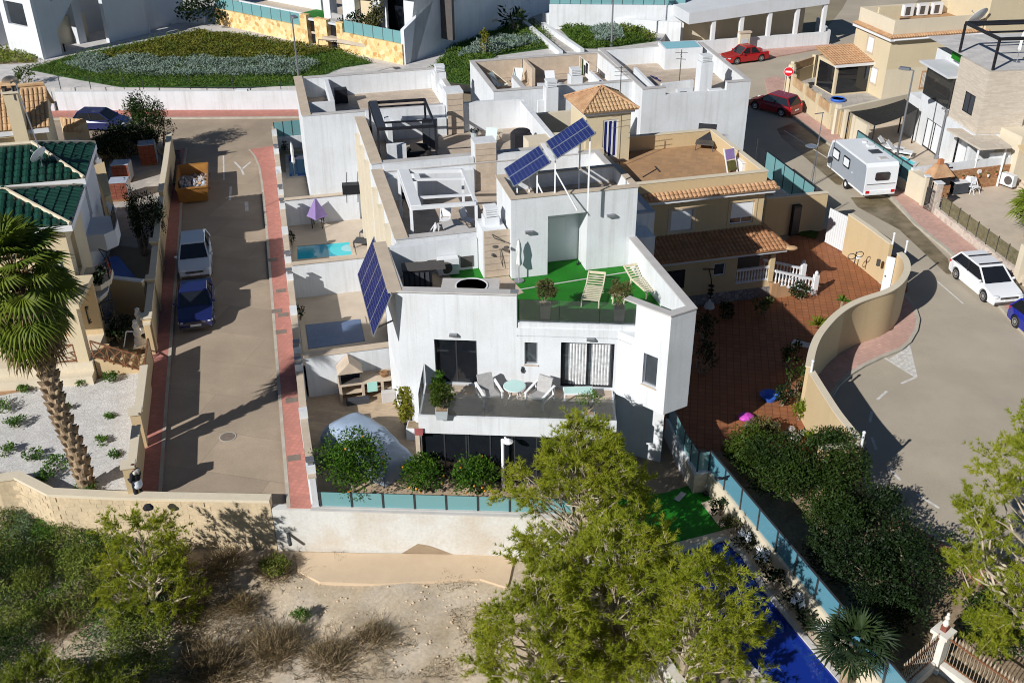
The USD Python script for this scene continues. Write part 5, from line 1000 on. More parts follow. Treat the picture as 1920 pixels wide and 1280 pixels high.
def baluster(o,h=.6,r=.055):return lathe([(r*.9,0),(r*.9,h*.08),(r*.5,h*.14),(r,h*.4),(r*.55,h*.7),(r*.5,h*.86),(r*.9,h*.92),(r*.9,h)],8,o)
def balustrade(th,a,b,n,h=.78,post=True,m_='clean_white'):
 a,b=np.array(a,float),np.array(b,float)
 th.p('handrail',bar(a+[0,0,h],b+[0,0,h],.14,.1),m_);th.p('bottom_rail',bar(a+[0,0,.06],b+[0,0,.06],.14,.08),m_)
 for i in range(n):th.p('baluster',baluster(a+(b-a)*(i+.5)/n+[0,0,.1],h-.15),m_)
bs=T('balustrade','white baluster railing along the front of the verandah','balustrade',D.P(6.5,-.1,.95));balustrade(bs,D.P(5.62,-.02,.95),D.P(7.42,-.02,.95),11)
bs=T('stair_balustrade','front white baluster railing of the steps from the verandah to the courtyard','balustrade',D.P(9,-.3,.3));balustrade(bs,D.P(7.7,-.25,.75),D.P(9.9,-.5,.1),12,.8);bs.p('newel',D.box(9.85,10.1,-.62,-.38,0,1.15),'clean_white');bs.p('finial',ball(D.P(9.97,-.5,1.25),(.1,.1,.14),1),'clean_white')
bs=T('stair_balustrade','rear white baluster railing of the verandah steps','balustrade',D.P(9,1,.3));balustrade(bs,D.P(7.7,1.1,.75),D.P(9.9,.85,.1),12,.8);bs.p('newel',D.box(9.85,10.1,.73,.97,0,1.15),'clean_white');bs.p('finial',ball(D.P(9.97,.85,1.25),(.1,.1,.14),1),'clean_white')
sp=T('verandah_steps','tan steps between the two white balustrades','steps',D.P(8.8,.3))
for i in range(5):sp.p('step',D.box(7.56+i*.42,7.98+i*.42,-.4,1.0,0,.85-.17*i),'roof_terrace')
# terrace things
t=T('roof_lounger','black mesh lounger with raised back on the brown roof terrace','sun lounger',at(1322,275,5.66),15);t.p('bed',hexa([(-.5,-.8,.35),(.5,-.8,.35),(.5,.1,.3),(-.5,.1,.3),(-.5,-.8,.4),(.5,-.8,.4),(.5,.1,.35),(-.5,.1,.35)]),'grille');t.p('backrest',hexa([(-.5,.1,.3),(.5,.1,.3),(.5,.14,.3),(-.5,.14,.3),(-.5,.75,1.05),(.5,.75,1.05),(.5,.8,1.05),(-.5,.8,1.05)]),'black_steel');[t.p('leg',bar((x,y,0),(x*.9,y*.8,.36),.04),'black_steel')for x in(-.48,.48)for y in(-.75,.3)]
t=T('folded_chairs','folded white garden chair with blue check cushion leaning on the front parapet','chair',at(1365,320,5.66),-25);t.p('frame',cat([bar((s*.3,-.4,0),(s*.3,.15,1.2),.05)for s in(-1,1)]+[bar((-.3,-.13,.6),(.3,-.13,.6),.04),bar((-.3,.1,1.1),(.3,.1,1.1),.04)]),'white_metal',kind='stuff');t.p('cushion',slab([(-.27,-.1,.65),(.27,-.1,.65),(.27,.1,1.15),(-.27,.1,1.15)],.06),'purple_cloth');t.p('cushion',slab([(-.27,-.36,.15),(.27,-.36,.15),(.27,-.12,.6),(-.27,-.12,.6)],.08),'olive_leaf')
t=T('storage_crate','white crate beside the folded chair on the brown terrace','crate',at(1395,318,5.66),-13);t.p('body',rbox(-.35,.35,-.4,.4,0,.5,.03),'clean_white');t.p('lid',rbox(-.38,.38,-.43,.43,.503,.56,.02),'clean_white')
solo('wall_tap','dark pipe post on the right parapet of the brown terrace','pipe',tube([at(1415,315,5.66),at(1415,315,5.66)+[0,0,1.6]],.03,6),'dark_metal')
solo('drain_cross','dark cable lying across the brown terrace floor','cable',cat([tube([at(1228,312,5.69),at(1237,322,5.69)],.035,5),tube([at(1232,316,5.69),at(1205,332,5.69)],.02,5)]),'dark_metal')
# turret
tz=8.55;q=[at(1093,214,tz),at(1198,204,tz)];TF=Fr(q[0][:2],math.degrees(math.atan2(*(q[1]-q[0])[:2]))-90);tw_=float(np.linalg.norm((q[1]-q[0])[:2]))
tan.p('turret',cut(TF.box(.3,tw_-.3,.3,tw_-.3,0,tz-.2),[TF.box(1.25,2.1,-.2,.45,5.9,8.0)]),'cream_wall');tan.p('cornice',TF.box(.15,tw_-.15,.15,tw_-.15,tz-.2,tz-.03),'clean_white')
ap=TF.P(tw_/2,tw_/2,tz+.85);cs=[TF.P(0,0,tz),TF.P(tw_,0,tz),TF.P(tw_,tw_,tz),TF.P(0,tw_,tz)]
for i in range(4):tiled_slope(tan,cs[i],cs[(i+1)%4],ap,ap+1e-4,.2,.3,'clay_tile' if i in(3,)else 'gold_tile')
for c in cs:tan.p('ridge_tile',tube([c+[0,0,.05],ap+[0,0,.06]],.07,6),'clay_tile')
f_=Fr(TF.P(0,.3)[:2],TF.az);opening(tan,f_,1.25,2.1,5.9,8.0,.12,'clean_white','solar_cell',3,.09,label='white framed louvred window of the turret')
tan.p('wall',TF.box(-1.4,.9,-.9,-.65,0,6.9),'cream_wall');tan.p('wall',TF.box(-2.8,.3,.4,1.4,0,7.2),'pale_cream',label='cream wall left of the turret')
t=T('television_aerial','television aerial with many rods beside the clay roofed turret','aerial',TF.P(2.9,2.2,tz));p=TF.P(2.95,2.4,tz+.2);t.p('mast',tube([p-[0,0,.8],p+[0,0,1.4]],.025,5),'grille');[t.p('rod',bar(p+[-.35,0,z],p+[.35,.1,z],.02),'grille')for z in(.9,1.1,1.3)];t.p('boom',bar(p+[0,-.5,1.2],p+[0,.5,1.2],.025),'grille')
t=T('television_aerial','thin aerial mast standing in front of the turret window','aerial',TF.P(1.8,-.5,5.7));p=TF.P(1.9,-.6,5.7);t.p('mast',tube([p,p+[0,0,2.8]],.022,5),'grille');[t.p('rod',bar(p+[-.5,0,z],p+[.5,.2,z+.1],.018),'grille')for z in(2.1,2.4,2.7)]
# courtyard walls
def cwall(label,px,h,m_='tan_wall',cap=True,t_=.2,name='courtyard_wall',capm='pale_cream'):
 L=LineString(PX(px,h));t=T(name,label,'wall',(*L.interpolate(.5,normalized=True).coords[0],0));t.p('wall',prism(L.buffer(t_/2,cap_style='flat',join_style='round'),0,h),m_)
 if cap:t.p('coping',prism(L.buffer(t_/2+.04,cap_style='flat',join_style='round'),h+.003,h+.06),capm)
 return t
def spline(px,n=8):
 from scipy.interpolate import CubicSpline
 p=np.array(px,float);k=np.r_[0,np.cumsum(np.linalg.norm(np.diff(p,axis=0),axis=1))];return CubicSpline(k,p)(np.linspace(0,k[-1],n*(len(px)-1)+1)).tolist()
cwall('tan wall in shade between the tan house and the white gate',[(1437,372),(1500,366),(1552,361)],2.4)
cwall('cream sunlit wall of the courtyard with a metal butterfly ornament',[(1594,402),(1632,428),(1672,458)],2.4)
cwall('tall tan curved wall sweeping round the courtyard beside the cul-de-sac',spline([(1686,475),(1697,486),(1701,503),(1692,525),(1673,542),(1643,554),(1602,569),(1572,588),(1549,611),(1532,635),(1522,662),(1517,689)]),2.5,t_=.24)
cw=cwall('curved cream wall that ends in a sharp corner above the dark hedge',spline([(1521,696),(1535,719),(1552,746),(1572,776),(1596,806),(1617,831)]),2.45)
cwall('short cream wall facing the hedge at the tip of the courtyard',[(1614,833),(1575,836),(1536,840)],2.4)
for k,(px,py)in enumerate(((1521,697),(1616,832),(1674,455),(1698,470))):
 b=at(px,py,2.5);solo('wall_finial',('small white post where the two curved walls meet','small white post on the sharp corner of the cream curved wall','white light post at the end of the butterfly wall','white light post on the rounded end of the tan curved wall')[k],'post',union([tube([b-[0,0,.1],b+[0,0,.5]],.05,8),ball(b+[0,0,.52],.07,1)]),'clean_white')
t=T('sliding_gate','white corrugated sliding gate in the corner of the courtyard','gate',at(1575,400,0));g0,g1=at(1557,390,2.2),at(1593,408,2.2);n_=9
for i in range(n_):
 a,b=mid(g0,g1,i/n_+.005),mid(g0,g1,(i+1)/n_-.005);t.p('panel',slab([[*a[:2],.1],[*b[:2],.1],b,a],.05),'clean_white')
t=T('courtyard_door','white door slab at the narrow end of the curved wall','door',at(1668,490,0));g0,g1=at(1664,480,2.2),at(1680,484,2.2);t.p('panel',slab([[*g0[:2],.05],[*g1[:2],.05],g1,g0],.07),'clean_white');t.p('handle',ball(mid(g0,g1,.15)-[0,.06,1.1],.05),'grille')
t=T('butterfly_ornament','dark wire butterfly ornament on the cream courtyard wall','ornament',at(1600,485,1.3));p=at(1604,482,1.4);
for s in(-1,1):
 a=np.linspace(0,2*math.pi,11);t.p('wing',tube([p+[s*.25+.2*math.cos(x),.2*s*.6,.17*math.sin(x)+.1]for x in a],.025,5),'dark_metal')
t.p('body',tube([p-[0,0,.35],p+[0,0,.3]],.03,5),'dark_metal')
solo('wall_meter','small dark meter box on the cream courtyard wall','meter box',bar(at(1646,498,1.25),at(1646,498,1.25)+[0,0,.35],.16),'grille')
t=T('garden_lantern','tall wrought iron lantern stand against the shaded verandah wall','lantern',D.P(4.1,-.45,0));p=D.P(4.1,-.45,0);t.p('base',lathe([(.3,0),(.22,.25),(.08,.35),(.05,.5)],10,p),'stone_white');t.p('stem',tube([p+[0,0,.4],p+[.05,0,1.1],p+[-.05,0,1.7],p+[-.2,0,2.2]],.03,6),'black_steel');t.p('arm',bar(p+[-.5,0,2.2],p+[.1,0,2.2],.05),'black_steel');[t.p('disc',lathe([(.16,0),(.16,.03),(0,.05)],10,p+[0,0,z]),'black_steel')for z in(.8,1.0,1.25)]
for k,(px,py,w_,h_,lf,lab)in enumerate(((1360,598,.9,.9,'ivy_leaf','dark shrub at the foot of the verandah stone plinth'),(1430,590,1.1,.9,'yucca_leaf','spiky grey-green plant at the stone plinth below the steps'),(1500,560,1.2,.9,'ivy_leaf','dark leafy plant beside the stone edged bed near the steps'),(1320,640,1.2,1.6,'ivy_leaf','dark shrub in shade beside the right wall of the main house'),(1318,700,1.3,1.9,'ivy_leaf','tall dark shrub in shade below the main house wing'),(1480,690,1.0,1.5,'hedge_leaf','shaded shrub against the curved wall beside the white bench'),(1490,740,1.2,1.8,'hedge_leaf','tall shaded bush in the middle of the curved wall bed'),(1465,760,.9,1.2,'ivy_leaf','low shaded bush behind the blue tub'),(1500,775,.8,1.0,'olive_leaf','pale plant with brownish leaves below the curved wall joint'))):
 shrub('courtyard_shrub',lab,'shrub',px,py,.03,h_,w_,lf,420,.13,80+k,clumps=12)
rosette('yucca','bright green yucca in front of the curved wall below the terracotta corner','plant',at(1535,610,.6),.75,60,.05,91,'lime_leaf',(10,85));rosette('yucca','big spiky yucca beside the sharp corner of the cream wall','plant',at(1560,830,.3),1.0,110,.055,92,'yucca_leaf',(5,85),trunk=.5);rosette('yucca','low light green yucca left of the big spiky one','plant',at(1528,826,.1),.8,60,.06,93,'lime_leaf',(10,75));rosette('yucca','small palm-like plant on the curved wall top end by the terracotta floor','plant',at(1578,575,1.2),.5,30,.05,94,'weed_leaf',(10,85),trunk=.3)
shrub('variegated_shrub','pale variegated bush in a clay pot at the lower end of the cream curved wall','shrub',1502,790,0,1.1,.8,'lime_leaf',420,.14,95)
t=T('water_tub','blue plastic tub on the shaded courtyard floor','tub',at(1442,748,.03));t.p('tub',lathe([(.3,0),(.42,.25),(.45,.25),(.40,.22),(.28,.03)],16,at(1442,748,.03)),'blue_plastic')
t=T('toy_heap','magenta and blue plastic toys on the shaded courtyard floor','toys',at(1400,792,.03));b=at(1400,792,.03);t.p('toy',ball(b+[0,.2,.15],(.35,.3,.18),1),'magenta_plastic');t.p('toy',ball(b+[.15,-.25,.1],(.3,.22,.12),1),'purple_cloth')
solo('paper_sheet','white sheet lying on the courtyard floor beside the toys','sheet',slab([at(1418,800,.06),at(1440,812,.06),at(1444,800,.1),at(1424,790,.1)],.03),'paper')
t=T('garden_bench','white slatted bench end showing beside the curved wall in shade','bench',at(1503,660,.03),30)
for i in range(4):t.p('slat',bx(-.5,.5,-.2+i*.12,-.12+i*.12,.42,.45),'clean_white')
for x in(-.45,.45):t.p('leg',bx(x-.03,x+.03,-.2,.25,0,.417),'clean_white')
solo('toy_pool','green and blue paddling pool mat in the far corner of the courtyard','mat',slab([at(1497,440,.08),at(1530,447,.08),at(1535,435,.1),at(1505,430,.1)],.05),'hedge_bright')
t=T('gas_heater','tall black cabinet beside the courtyard wall behind the steps','cabinet',at(1486,440,0),-14);t.p('body',bx(-.25,.25,-.2,.2,0,1.9),'black_steel');t.p('door',bx(-.23,.23,-.222,-.202,.1,1.8),'dark_metal')
for k,(px,py)in enumerate(((1607,498),(1614,492))):
 t=T('bird_figure',('white heron figure near the butterfly wall','second white heron figure beside the butterfly wall')[k],'figurine',at(px+k*20,py+k*20,.03));b=at(px+k*20,py+k*20,.03);t.p('body',ball(b+[0,0,.5],(.16,.1,.13),1),'clean_white');t.p('neck',tube([b+[.12,0,.55],b+[.2,0,.75],b+[.15,0,.9],b+[.28,0,.95]],.025,5),'clean_white');t.p('leg',tube([b,b+[0,0,.4]],.015,4),'grille');t.p('leg',tube([b+[.05,.05,0],b+[.03,.03,.4]],.015,4),'grille')
# carport roof of glass between tan house and right road
gp=T('glass_fence','blue glass screen of tall panels beside the tan house above the right road','fence',(*xy(1480,330,1.5),0));a,b=xy(1437,292,2.0),xy(1527,360,2.0)
gp.p('wall',prism(LineString([a,b]).buffer(.1,cap_style='flat'),0,.7),'grey_white');rail(gp,[a,b],.7,1.6,5,'aqua_glass','black_steel',.06,cap=.06)
# right side: gardens, modern house, cream building
gw=T('garden_wall','cream garden wall with cane panels beside the maroon car','wall',(*xy(1520,180,1.8),0));a,b=np.array([22.82,80.97]),np.array([23.86,73.01]);GW=Fr(a,math.degrees(math.atan2(*(b-a)))+180);Lg=np.linalg.norm(b-a)
gw.p('wall',GW.box(-.1,.1,-Lg,0,0,1.15),'cream_wall')
for i in range(4):gw.p('pillar',GW.box(-.16,.16,-.2-i*(Lg-.3)/3,.15-i*(Lg-.3)/3,0,2.0),'cream_wall')
for i in range(3):gw.p('cane_panel',GW.box(-.05,.05,-.22-(i+1)*(Lg-.3)/3+.4,-.25-i*(Lg-.3)/3,1.2,1.85),'gold_tile')
gw2=T('garden_wall','cream back wall with cane panels behind the row of dark planters','wall',(*xy(1540,110,1.8),0));a2=np.array(xy(1487,118,1.9));b2=np.array(xy(1568,92,1.9));GB=Fr(a2,math.degrees(math.atan2(*(b2-a2)))-90);Lb=np.linalg.norm(b2-a2)
gw2.p('wall',GB.box(0,Lb,-.1,.1,0,1.2),'tan_wall');[gw2.p('pillar',GB.box(x-.16,x+.16,-.16,.16,0,2.0),'cream_wall')for x in(.1,Lb*.5,Lb-.1)];[gw2.p('cane_panel',GB.box(x,x+Lb*.5-.45,-.05,.05,1.25,1.85),'gold_tile')for x in(.3,Lb*.5+.2)]
plotp=Polygon([tuple(a),tuple(b),tuple(xy(1690,200)),tuple(xy(1600,150)),tuple(b2),tuple(a2)]);struct('garden_paving',sheet(plotp,.05),'grey_paving')
for k,(px,py)in enumerate(((1529,135),(1558,124),(1503,143))):
 b0=at(px,py,.05);t=T('wall_planter',('black planter bag in the middle below the cane wall','black planter bag nearest the dark glazed porch','spilled dark plant pot beside the round gatepost')[k],'planter',b0);t.p('pot',lathe([(.35,0),(.5,.35),(.5,.9),(.4,.9),(.3,.6)],12,b0),'black_cloth');t.p('foliage',leafcloud(b0+[0,0,.9],(.4,.4,.25),90,.14,6,140+k),'ivy_leaf')
t=T('paddling_pool','small round blue paddling pool behind the cane wall','pool',at(1571,189,.05));b0=at(1571,189,.05);t.p('rim',lathe([(.55,0),(.62,.12),(.55,.22),(.5,.2),(.48,.05)],18,b0),'blue_plastic');t.p('water',lathe([(.5,.14),(0,.14)],18,b0),'pool_aqua')
# no entry sign
b0=at(1470,180,.1);t=T('no_entry_sign','red no entry sign on a thin grey post by the round gatepost','road sign',b0);t.p('post',tube([b0,b0+[0,0,2.6]],.04,8),'grey_metal');SF=Fr(b0[:2],14)
def vdisc(fr,r,d,z,rad,th_,n=24):
 v,f=lathe([(rad,0),(rad,th_),(0,th_)],n);w=fr.o+(r+v[:,:1])*fr.r+(d-v[:,2:3])*fr.d;return np.column_stack([w,z+v[:,1]]),f
t.p('sign_plate',vdisc(SF,.12,-.05,2.1,.36,.02),'sign_red');t.p('white_bar',SF.box(.12-.25,.12+.25,-.082,-.072,2.03,2.17),'plate_white');t.p('rim',cut(vdisc(SF,.12,-.045,2.1,.385,.015),[vdisc(SF,.12,.5,2.1,.355,1.0)]),'plate_white')
b0=at(1478,176,0);solo('gatepost','round topped cream gatepost behind the no entry sign','gatepost',lathe([(.42,0),(.42,2.1),(.3,2.4),(.0,2.5)],14,b0),'cream_wall')
# cream building
G=Fr((29.98,80.46),-14);cb=T('cream_building','cream two storey house with roof terrace and big satellite dish, top right','house',G.P(4,4))
cb.p('wall',cut(G.box(0,11.5,0,5.2,0,5.0),[G.box(-1,.14,1.1,2.0,1.0,2.2),G.box(-1,.14,2.3,3.2,3.2,4.4),G.box(3.4,4.9,-1,.14,.8,2.0),G.box(5.8,7.2,-1,.14,3.2,4.4)]),'cream_wall')
cb.p('wall',G.box(-.004,5.5,-.006,0.0,0,2.45),'pale_cream',label='paler lower band of the front')
cb.p('cornice',G.box(-.3,8.5,-.3,5.3,4.75,4.98),'clean_white');tiled_slope(cb,G.P(-.35,-.35,5.0),G.P(8.5,-.35,5.0),G.P(0,.05,5.2),G.P(8.5,.05,5.2),.23,.3,'clay_tile');tiled_slope(cb,G.P(-.35,5.3,5.0),G.P(-.35,-.35,5.0),G.P(.05,5.3,5.2),G.P(.05,0,5.2),.23,.3,'clay_tile')
cb.p('wall',cut(G.box(.1,8.6,.1,5.2,5.0,6.25),[G.box(.3,8.5,.3,5.0,5.35,8)]),'pale_cream');cb.p('terrace_floor',sheet(Polygon(G.rect(.3,8.5,.3,5.0)),5.36),'roof_terrace');cb.p('wall',G.box(.3,2.3,2.8,3.0,5.3,6.7),'cream_wall')
cb.p('wall',G.box(8.2,13.5,-.2,6,0,9),'cream_wall',label='tall cream block at the right of the roof terrace')
for fr_,r0,r1,z0,z1,lab in((Fr(G.P(0,5.2)[:2],G.az+90),2.0,2.9,3.2,4.4,0),(Fr(G.P(0,5.2)[:2],G.az+90),3.2,4.1,1.0,2.2,0)):
 w_=opening(cb,fr_,r0,r1,z0,z1,.12,'clean_white','blind_white',2);cb.p('surround',cut(fr_.box(r0-.12,r1+.12,-.04,0,z0-.12,z1+.12),[fr_.box(r0,r1,-1,1,z0,z1)]),'coping')
fr_=Fr(G.P(0,0)[:2],G.az)
for r0,r1,z0,z1 in((3.4,4.9,.8,2.0),(5.8,7.2,3.2,4.4)):
 opening(cb,fr_,r0,r1,z0,z1,.12,'brown_wood','blind_white',2);cb.p('surround',cut(fr_.box(r0-.14,r1+.14,-.05,-.008,z0-.14,z1+.14),[fr_.box(r0,r1,-1,1,z0,z1)]),'clay_tile');cb.p('window_grille',cat([fr_.box(r0+i*.11,r0+i*.11+.02,-.07,-.055,z0,z1)for i in range(int((r1-r0)/.11)+1)]),'white_metal',kind='stuff')
cb.p('shutter',fr_.box(6.9,7.7,-.35,-.28,3.1,4.3),'brown_wood')
cb.p('downpipe',tube([G.P(.05,-.35,4.85),G.P(8.4,-.35,4.85)],.06,6),'white_metal')
cb.p('porch',G.box(-3.2,-.004,2.0,5.0,0,2.55),'cream_wall',label='porch with dark glazed front left of the cream house');tiled_slope(cb,G.P(-3.5,1.8,2.62),G.P(0,1.8,2.62),G.P(-3.5,5.2,3.2),G.P(0,5.2,3.2),.25,.4,'clay_tile');cb.p('cornice',G.box(-3.45,0,1.72,1.97,2.4,2.6),'clean_white')
pf=Fr(G.P(-3.2,5.0)[:2],G.az+90);cb.p('pane',pf.box(.3,2.75,-.03,-.004,.15,2.3),'dark_glass',label='dark glazed front of the porch');cb.p('pane',G.box(-3.0,-.2,1.965,1.995,.2,2.3),'dark_glass')
dish('big white satellite dish on the front wall of the cream house',G.P(7.1,-.6,5.3),150,.85,.9)
for k in range(3):
 r=4.2+k*1.35;t=T('air_conditioner',('left condenser of three on the cream house terrace','middle condenser of three on the cream house terrace','right condenser of three on the cream house terrace')[k],'air conditioner',G.P(r,4.6,5.36));t.p('case',G.box(r-.45,r+.45,4.45,4.85,5.4,6.3),'clean_white');t.p('fan_grille',G.box(r-.33,r+.1,4.43,4.447,5.5,6.15),'grille')
# boundary wall and shade sail
t=T('garden_wall','cream wall between the cane fenced garden and the shade sail','wall',(*xy(1640,195,1.9),0));t.p('wall',prism(LineString([xy(1568,205,2.0),xy(1700,176,2.0)]).buffer(.12,cap_style='flat'),0,2.0),'pale_cream')
sq=[at(1593,210,2.3),at(1640,236,2.3),at(1722,204,2.6),at(1696,186,2.6)];n=8
gv=[[mid(mid(sq[0],sq[3],i/n),mid(sq[1],sq[2],i/n),j/n)-np.array([0,0,.35*math.sin(math.pi*i/n)*math.sin(math.pi*j/n)+.15*math.sin(math.pi*i/n)])for j in range(n+1)]for i in range(n+1)]
t=T('shade_sail','dark net shade sail stretched over the garden by the modern house','shade sail',(*xy(1660,215,0),0));t.p('net',quads([[gv[i][j],gv[i+1][j],gv[i+1][j+1],gv[i][j+1]]for i in range(n)for j in range(n)]),'shade_net');[t.p('post',tube([[p[0],p[1],0],p],.05,6),'black_steel')for p in sq]
struct('garden_paving',sheet(Polygon([tuple(b),(24.03,67.4),(25.43,60.5),(32,62.2),(31,72),tuple(xy(1720,190))]),.055),'beige_paving')
t=T('shed_wall','small white shed and slatted gate at the end of the cream garden wall','shed',(24.1,71.5,0));SG=Fr((23.95,72.6),-11);t.p('wall',SG.box(-.1,.12,-4.6,-3.0,0,2.1),'pale_cream');[t.p('pillar',SG.box(-.14,.16,-d-.35,-d,0,2.2),'pale_cream')for d in(.0,1.3,2.6)];[t.p('slat',SG.box(-.04,.06,-.4-i*.3,-.3-i*.3,.1,1.9),'tan_wall')for i in range(9)]
t=T('glass_fence','aqua glass fence on a low white wall behind the caravan','fence',(24.6,64.5,0));a,b=np.array([24.0,67.6]),np.array([25.40,60.7]);t.p('wall',prism(LineString([a,b]).buffer(.12,cap_style='flat'),0,.75),'pale_cream');rail(t,[a,b],.75,1.1,6,'aqua_glass','dark_metal',.06,cap=.07)
# modern house
E=Fr((29.4,69.5),-6.0);mh=T('modern_house','white and stone clad modern house with black roof pergola, right edge','house',E.P(4,-2))
mh.p('wall',cut(E.box(0,9.5,-6.1,3.2,0,3.0),[E.box(-1,.2,-2.3,.1,.05,2.15),E.box(-1,.9,-5.8,-3.4,.0,2.3)]),'white_wall')
LF=Fr(E.P(0,3.2)[:2],E.az+90);opening(mh,LF,3.1,5.5,.05,2.15,.18,'black_steel','blind_white',2,.1,name='sliding_door')
mh.p('wall',cut(E.box(.15,3.2,-6.15,-2.4,3.003,7.05),[E.box(-1,.3,-5.2,-3.9,3.9,5.2)]),'ledge_stone',label='stone clad upper block')
SFm=Fr(E.P(.15,-2.4)[:2],E.az+90);opening(mh,SFm,1.5,2.8,3.9,5.2,.1,'black_steel','blind_dark',2)
mh.p('wall',E.box(1.4,9.5,-2.397,3.1,3.003,6.2),'white_wall');mh.p('wall',E.box(3.203,9.5,-5.2,-2.4,3.003,7.0),'grey_white');mh.p('wall',E.box(4.2,8.5,-7.3,-5.2,0,6.4),'grey_white',label='plain white front block at the right edge')
mh.p('wall',E.box(-.02,.12,-2.4,1.3,3.0,3.5),'white_wall');mh.p('balcony_glass',E.box(.02,.05,-2.35,1.25,3.5,5.4),'clear_glass');mh.p('balcony_glass',E.box(.05,1.4,1.25,1.28,3.5,5.4),'clear_glass');mh.p('frame',cat([bar(E.P(.03,y,3.5),E.P(.03,y,5.6),.08)for y in(-2.38,1.27)]+[bar(E.P(.03,-2.38,3.55),E.P(.03,1.27,3.55),.08)]),'dark_metal',kind='stuff')
mh.p('canopy',E.box(-.5,1.6,-2.5,1.7,5.6,5.75),'grey_white');mh.p('curtain',E.box(.9,.95,-1.2,1.1,3.1,5.5),'gold_tile');mh.p('canopy',prism(Polygon(PX([(1775,241),(1838,279),(1897,275),(1852,243)],2.9)),2.78,2.92),'ledge_stone',label='flat stone edged porch roof');
for px,py in((1838,279),(1890,275),(1800,256)):p=at(px,py,2.78);mh.p('column',tube([[p[0],p[1]+.15,0],[p[0],p[1]+.15,2.78]],.07,8),'white_metal' if px>1830 else 'black_steel')
mh.p('terrace_floor',sheet(Polygon(E.rect(.3,9.4,-5.9,3.0)),7.06),'pale_path')
mh.p('hatch',E.box(1.0,2.2,-1.4,.3,6.203,6.9),'turf',label='green turf covered step on the roof')
pergola('black steel pergola on the roof of the modern house',E.P(.5,-5.8)[:2],E.P(6.5,-5.8)[:2],E.P(6.5,-1.5)[:2],E.P(.5,-1.5)[:2],9.0,7.05,'black_steel',.14,(.4,.85));parasol_closed('closed white parasol under the modern house pergola',E.P(3.0,-4.2,7.05),2.0)
t=T('entrance_wall','white entrance wall and wooden gate under the porch roof of the modern house','wall',E.P(2,-7));t.p('wall',E.box(.6,2.0,-7.6,-7.45,0,2.2),'white_wall');t.p('door',E.box(2.1,3.0,-7.58,-7.5,0,2.1),'grey_white')
lounger('left white lounger with green mat behind the glass fence',at(1668,283,.06),-55,'clean_white','clean_white');lounger('right white lounger nearer the lamp post behind the glass fence',at(1684,290,.06),-60,'clean_white','clean_white')
t,pg=pool('small turquoise pool edge behind the glass fence by the white wall',[(1690,294),(1716,306),(1704,318),(1680,303)],.07,'pool_aqua','pale_path')
solo('garden_mat','dark green mat beside the two white loungers','mat',slab([at(1678,296,.09),at(1703,291,.09),at(1700,285,.11),at(1680,288,.11)],.03),'hedge_leaf')
# wall between the modern house and the stone plot, with a red stone face
WV=Fr((25.26,60.35),-15);t=T('stone_faced_wall','white wall with red brown stone facing above the beige patio','wall',WV.P(3.5,0));t.p('wall',WV.box(0,8.2,-.12,.12,0,1.9),'white_wall');t.p('stone_facing',WV.box(.45,7.4,-.2,-.123,0,1.45),'red_stone');t.p('wall',WV.box(-.12,.45,-1.6,.12,0,1.75),'pale_cream');
t.p('vent',WV.box(2.3,2.9,-.135,-.122,1.62,1.72),'black_steel')
for i,r in enumerate((3.2,3.7,4.4,4.9,5.6,6.2,6.8)):
 b0=WV.P(r,-.28,.8+.05*(i%2));q=T('wall_pot',('first','second','third','fourth','fifth','sixth','seventh')[i]+' small flowerpot from the left on the red stone facing','flowerpot',b0);q.p('pot',lathe([(.05,0),(.09,.16),(.07,.16)],8,b0),'terracotta_pot' if i%2 else 'linen');q.p('foliage',leafcloud(b0+[0,0,.2],(.1,.1,.08),24,.07,4,30+i),'weed_leaf')
solo('wall_wreath','pale round wreath hung on the red stone facing','wreath',(lambda m:(np.column_stack([WV.o+(4.9+m[0][:,:1])*WV.r+(-.24+m[0][:,2:3])*WV.d,1.2+m[0][:,1]]),m[1]))(lathe([(.1,0),(.17,0),(.17,.05),(.1,.05)],16)),'linen')
patio=Polygon(PX([(1746,402),(1905,490),(2010,560),(2050,380),(1905,330),(1760,345),(1725,375)]));struct('patio',sheet(patio,.06),'beige_paving')
bq=Fr(xy(1752,370),-15);t=T('barbecue_hut','brick barbecue with red tiled hood against the stone facing','barbecue',(*bq.o,0));t.p('base',bq.box(-.7,.7,-.4,.5,0,.9),'red_stone');t.p('firebox',bq.box(-.6,.6,-.38,.45,.903,1.5),'black_steel');t.p('hood',hexa([bq.P(-.8,-.5,1.5),bq.P(.8,-.5,1.5),bq.P(.8,.5,1.5),bq.P(-.8,.5,1.5),bq.P(-.25,-.1,2.2),bq.P(.25,-.1,2.2),bq.P(.25,.3,2.2),bq.P(-.25,.3,2.2)]),'clay_tile');t.p('chimney',bq.box(-.15,.15,0,.25,2.203,2.5),'terracotta_pot')
t=T('patio_table','patio table covered by a dark blue cloth','table',at(1793,360,.06),-15);t.p('cloth',hexa([(-.55,-.45,.05),(.5,-.5,.1),(.5,.4,.08),(-.5,.45,.05),(-.45,-.4,.75),(.45,-.4,.75),(.45,.4,.75),(-.45,.4,.75)]),'blind_dark');t.p('top',bx(-.5,.5,-.45,.45,.755,.79),'clean_white')
for k,(px,py,az_)in enumerate(((1812,360,30),(1826,362,-20))):folding_chair(('white patio chair right of the covered table','white patio chair at the far right of the covered table')[k],at(px,py,.06),az_)
t=T('air_conditioner','white condenser on the house wall beside the patio steps','air conditioner',at(1885,348,.3));q=Fr(xy(1885,348,.3),60);t.p('case',q.box(-.45,.45,0,.4,.3,1.05),'clean_white');t.p('fan_grille',vdisc(q,.1,-.0,.68,.28,.02),'grille')
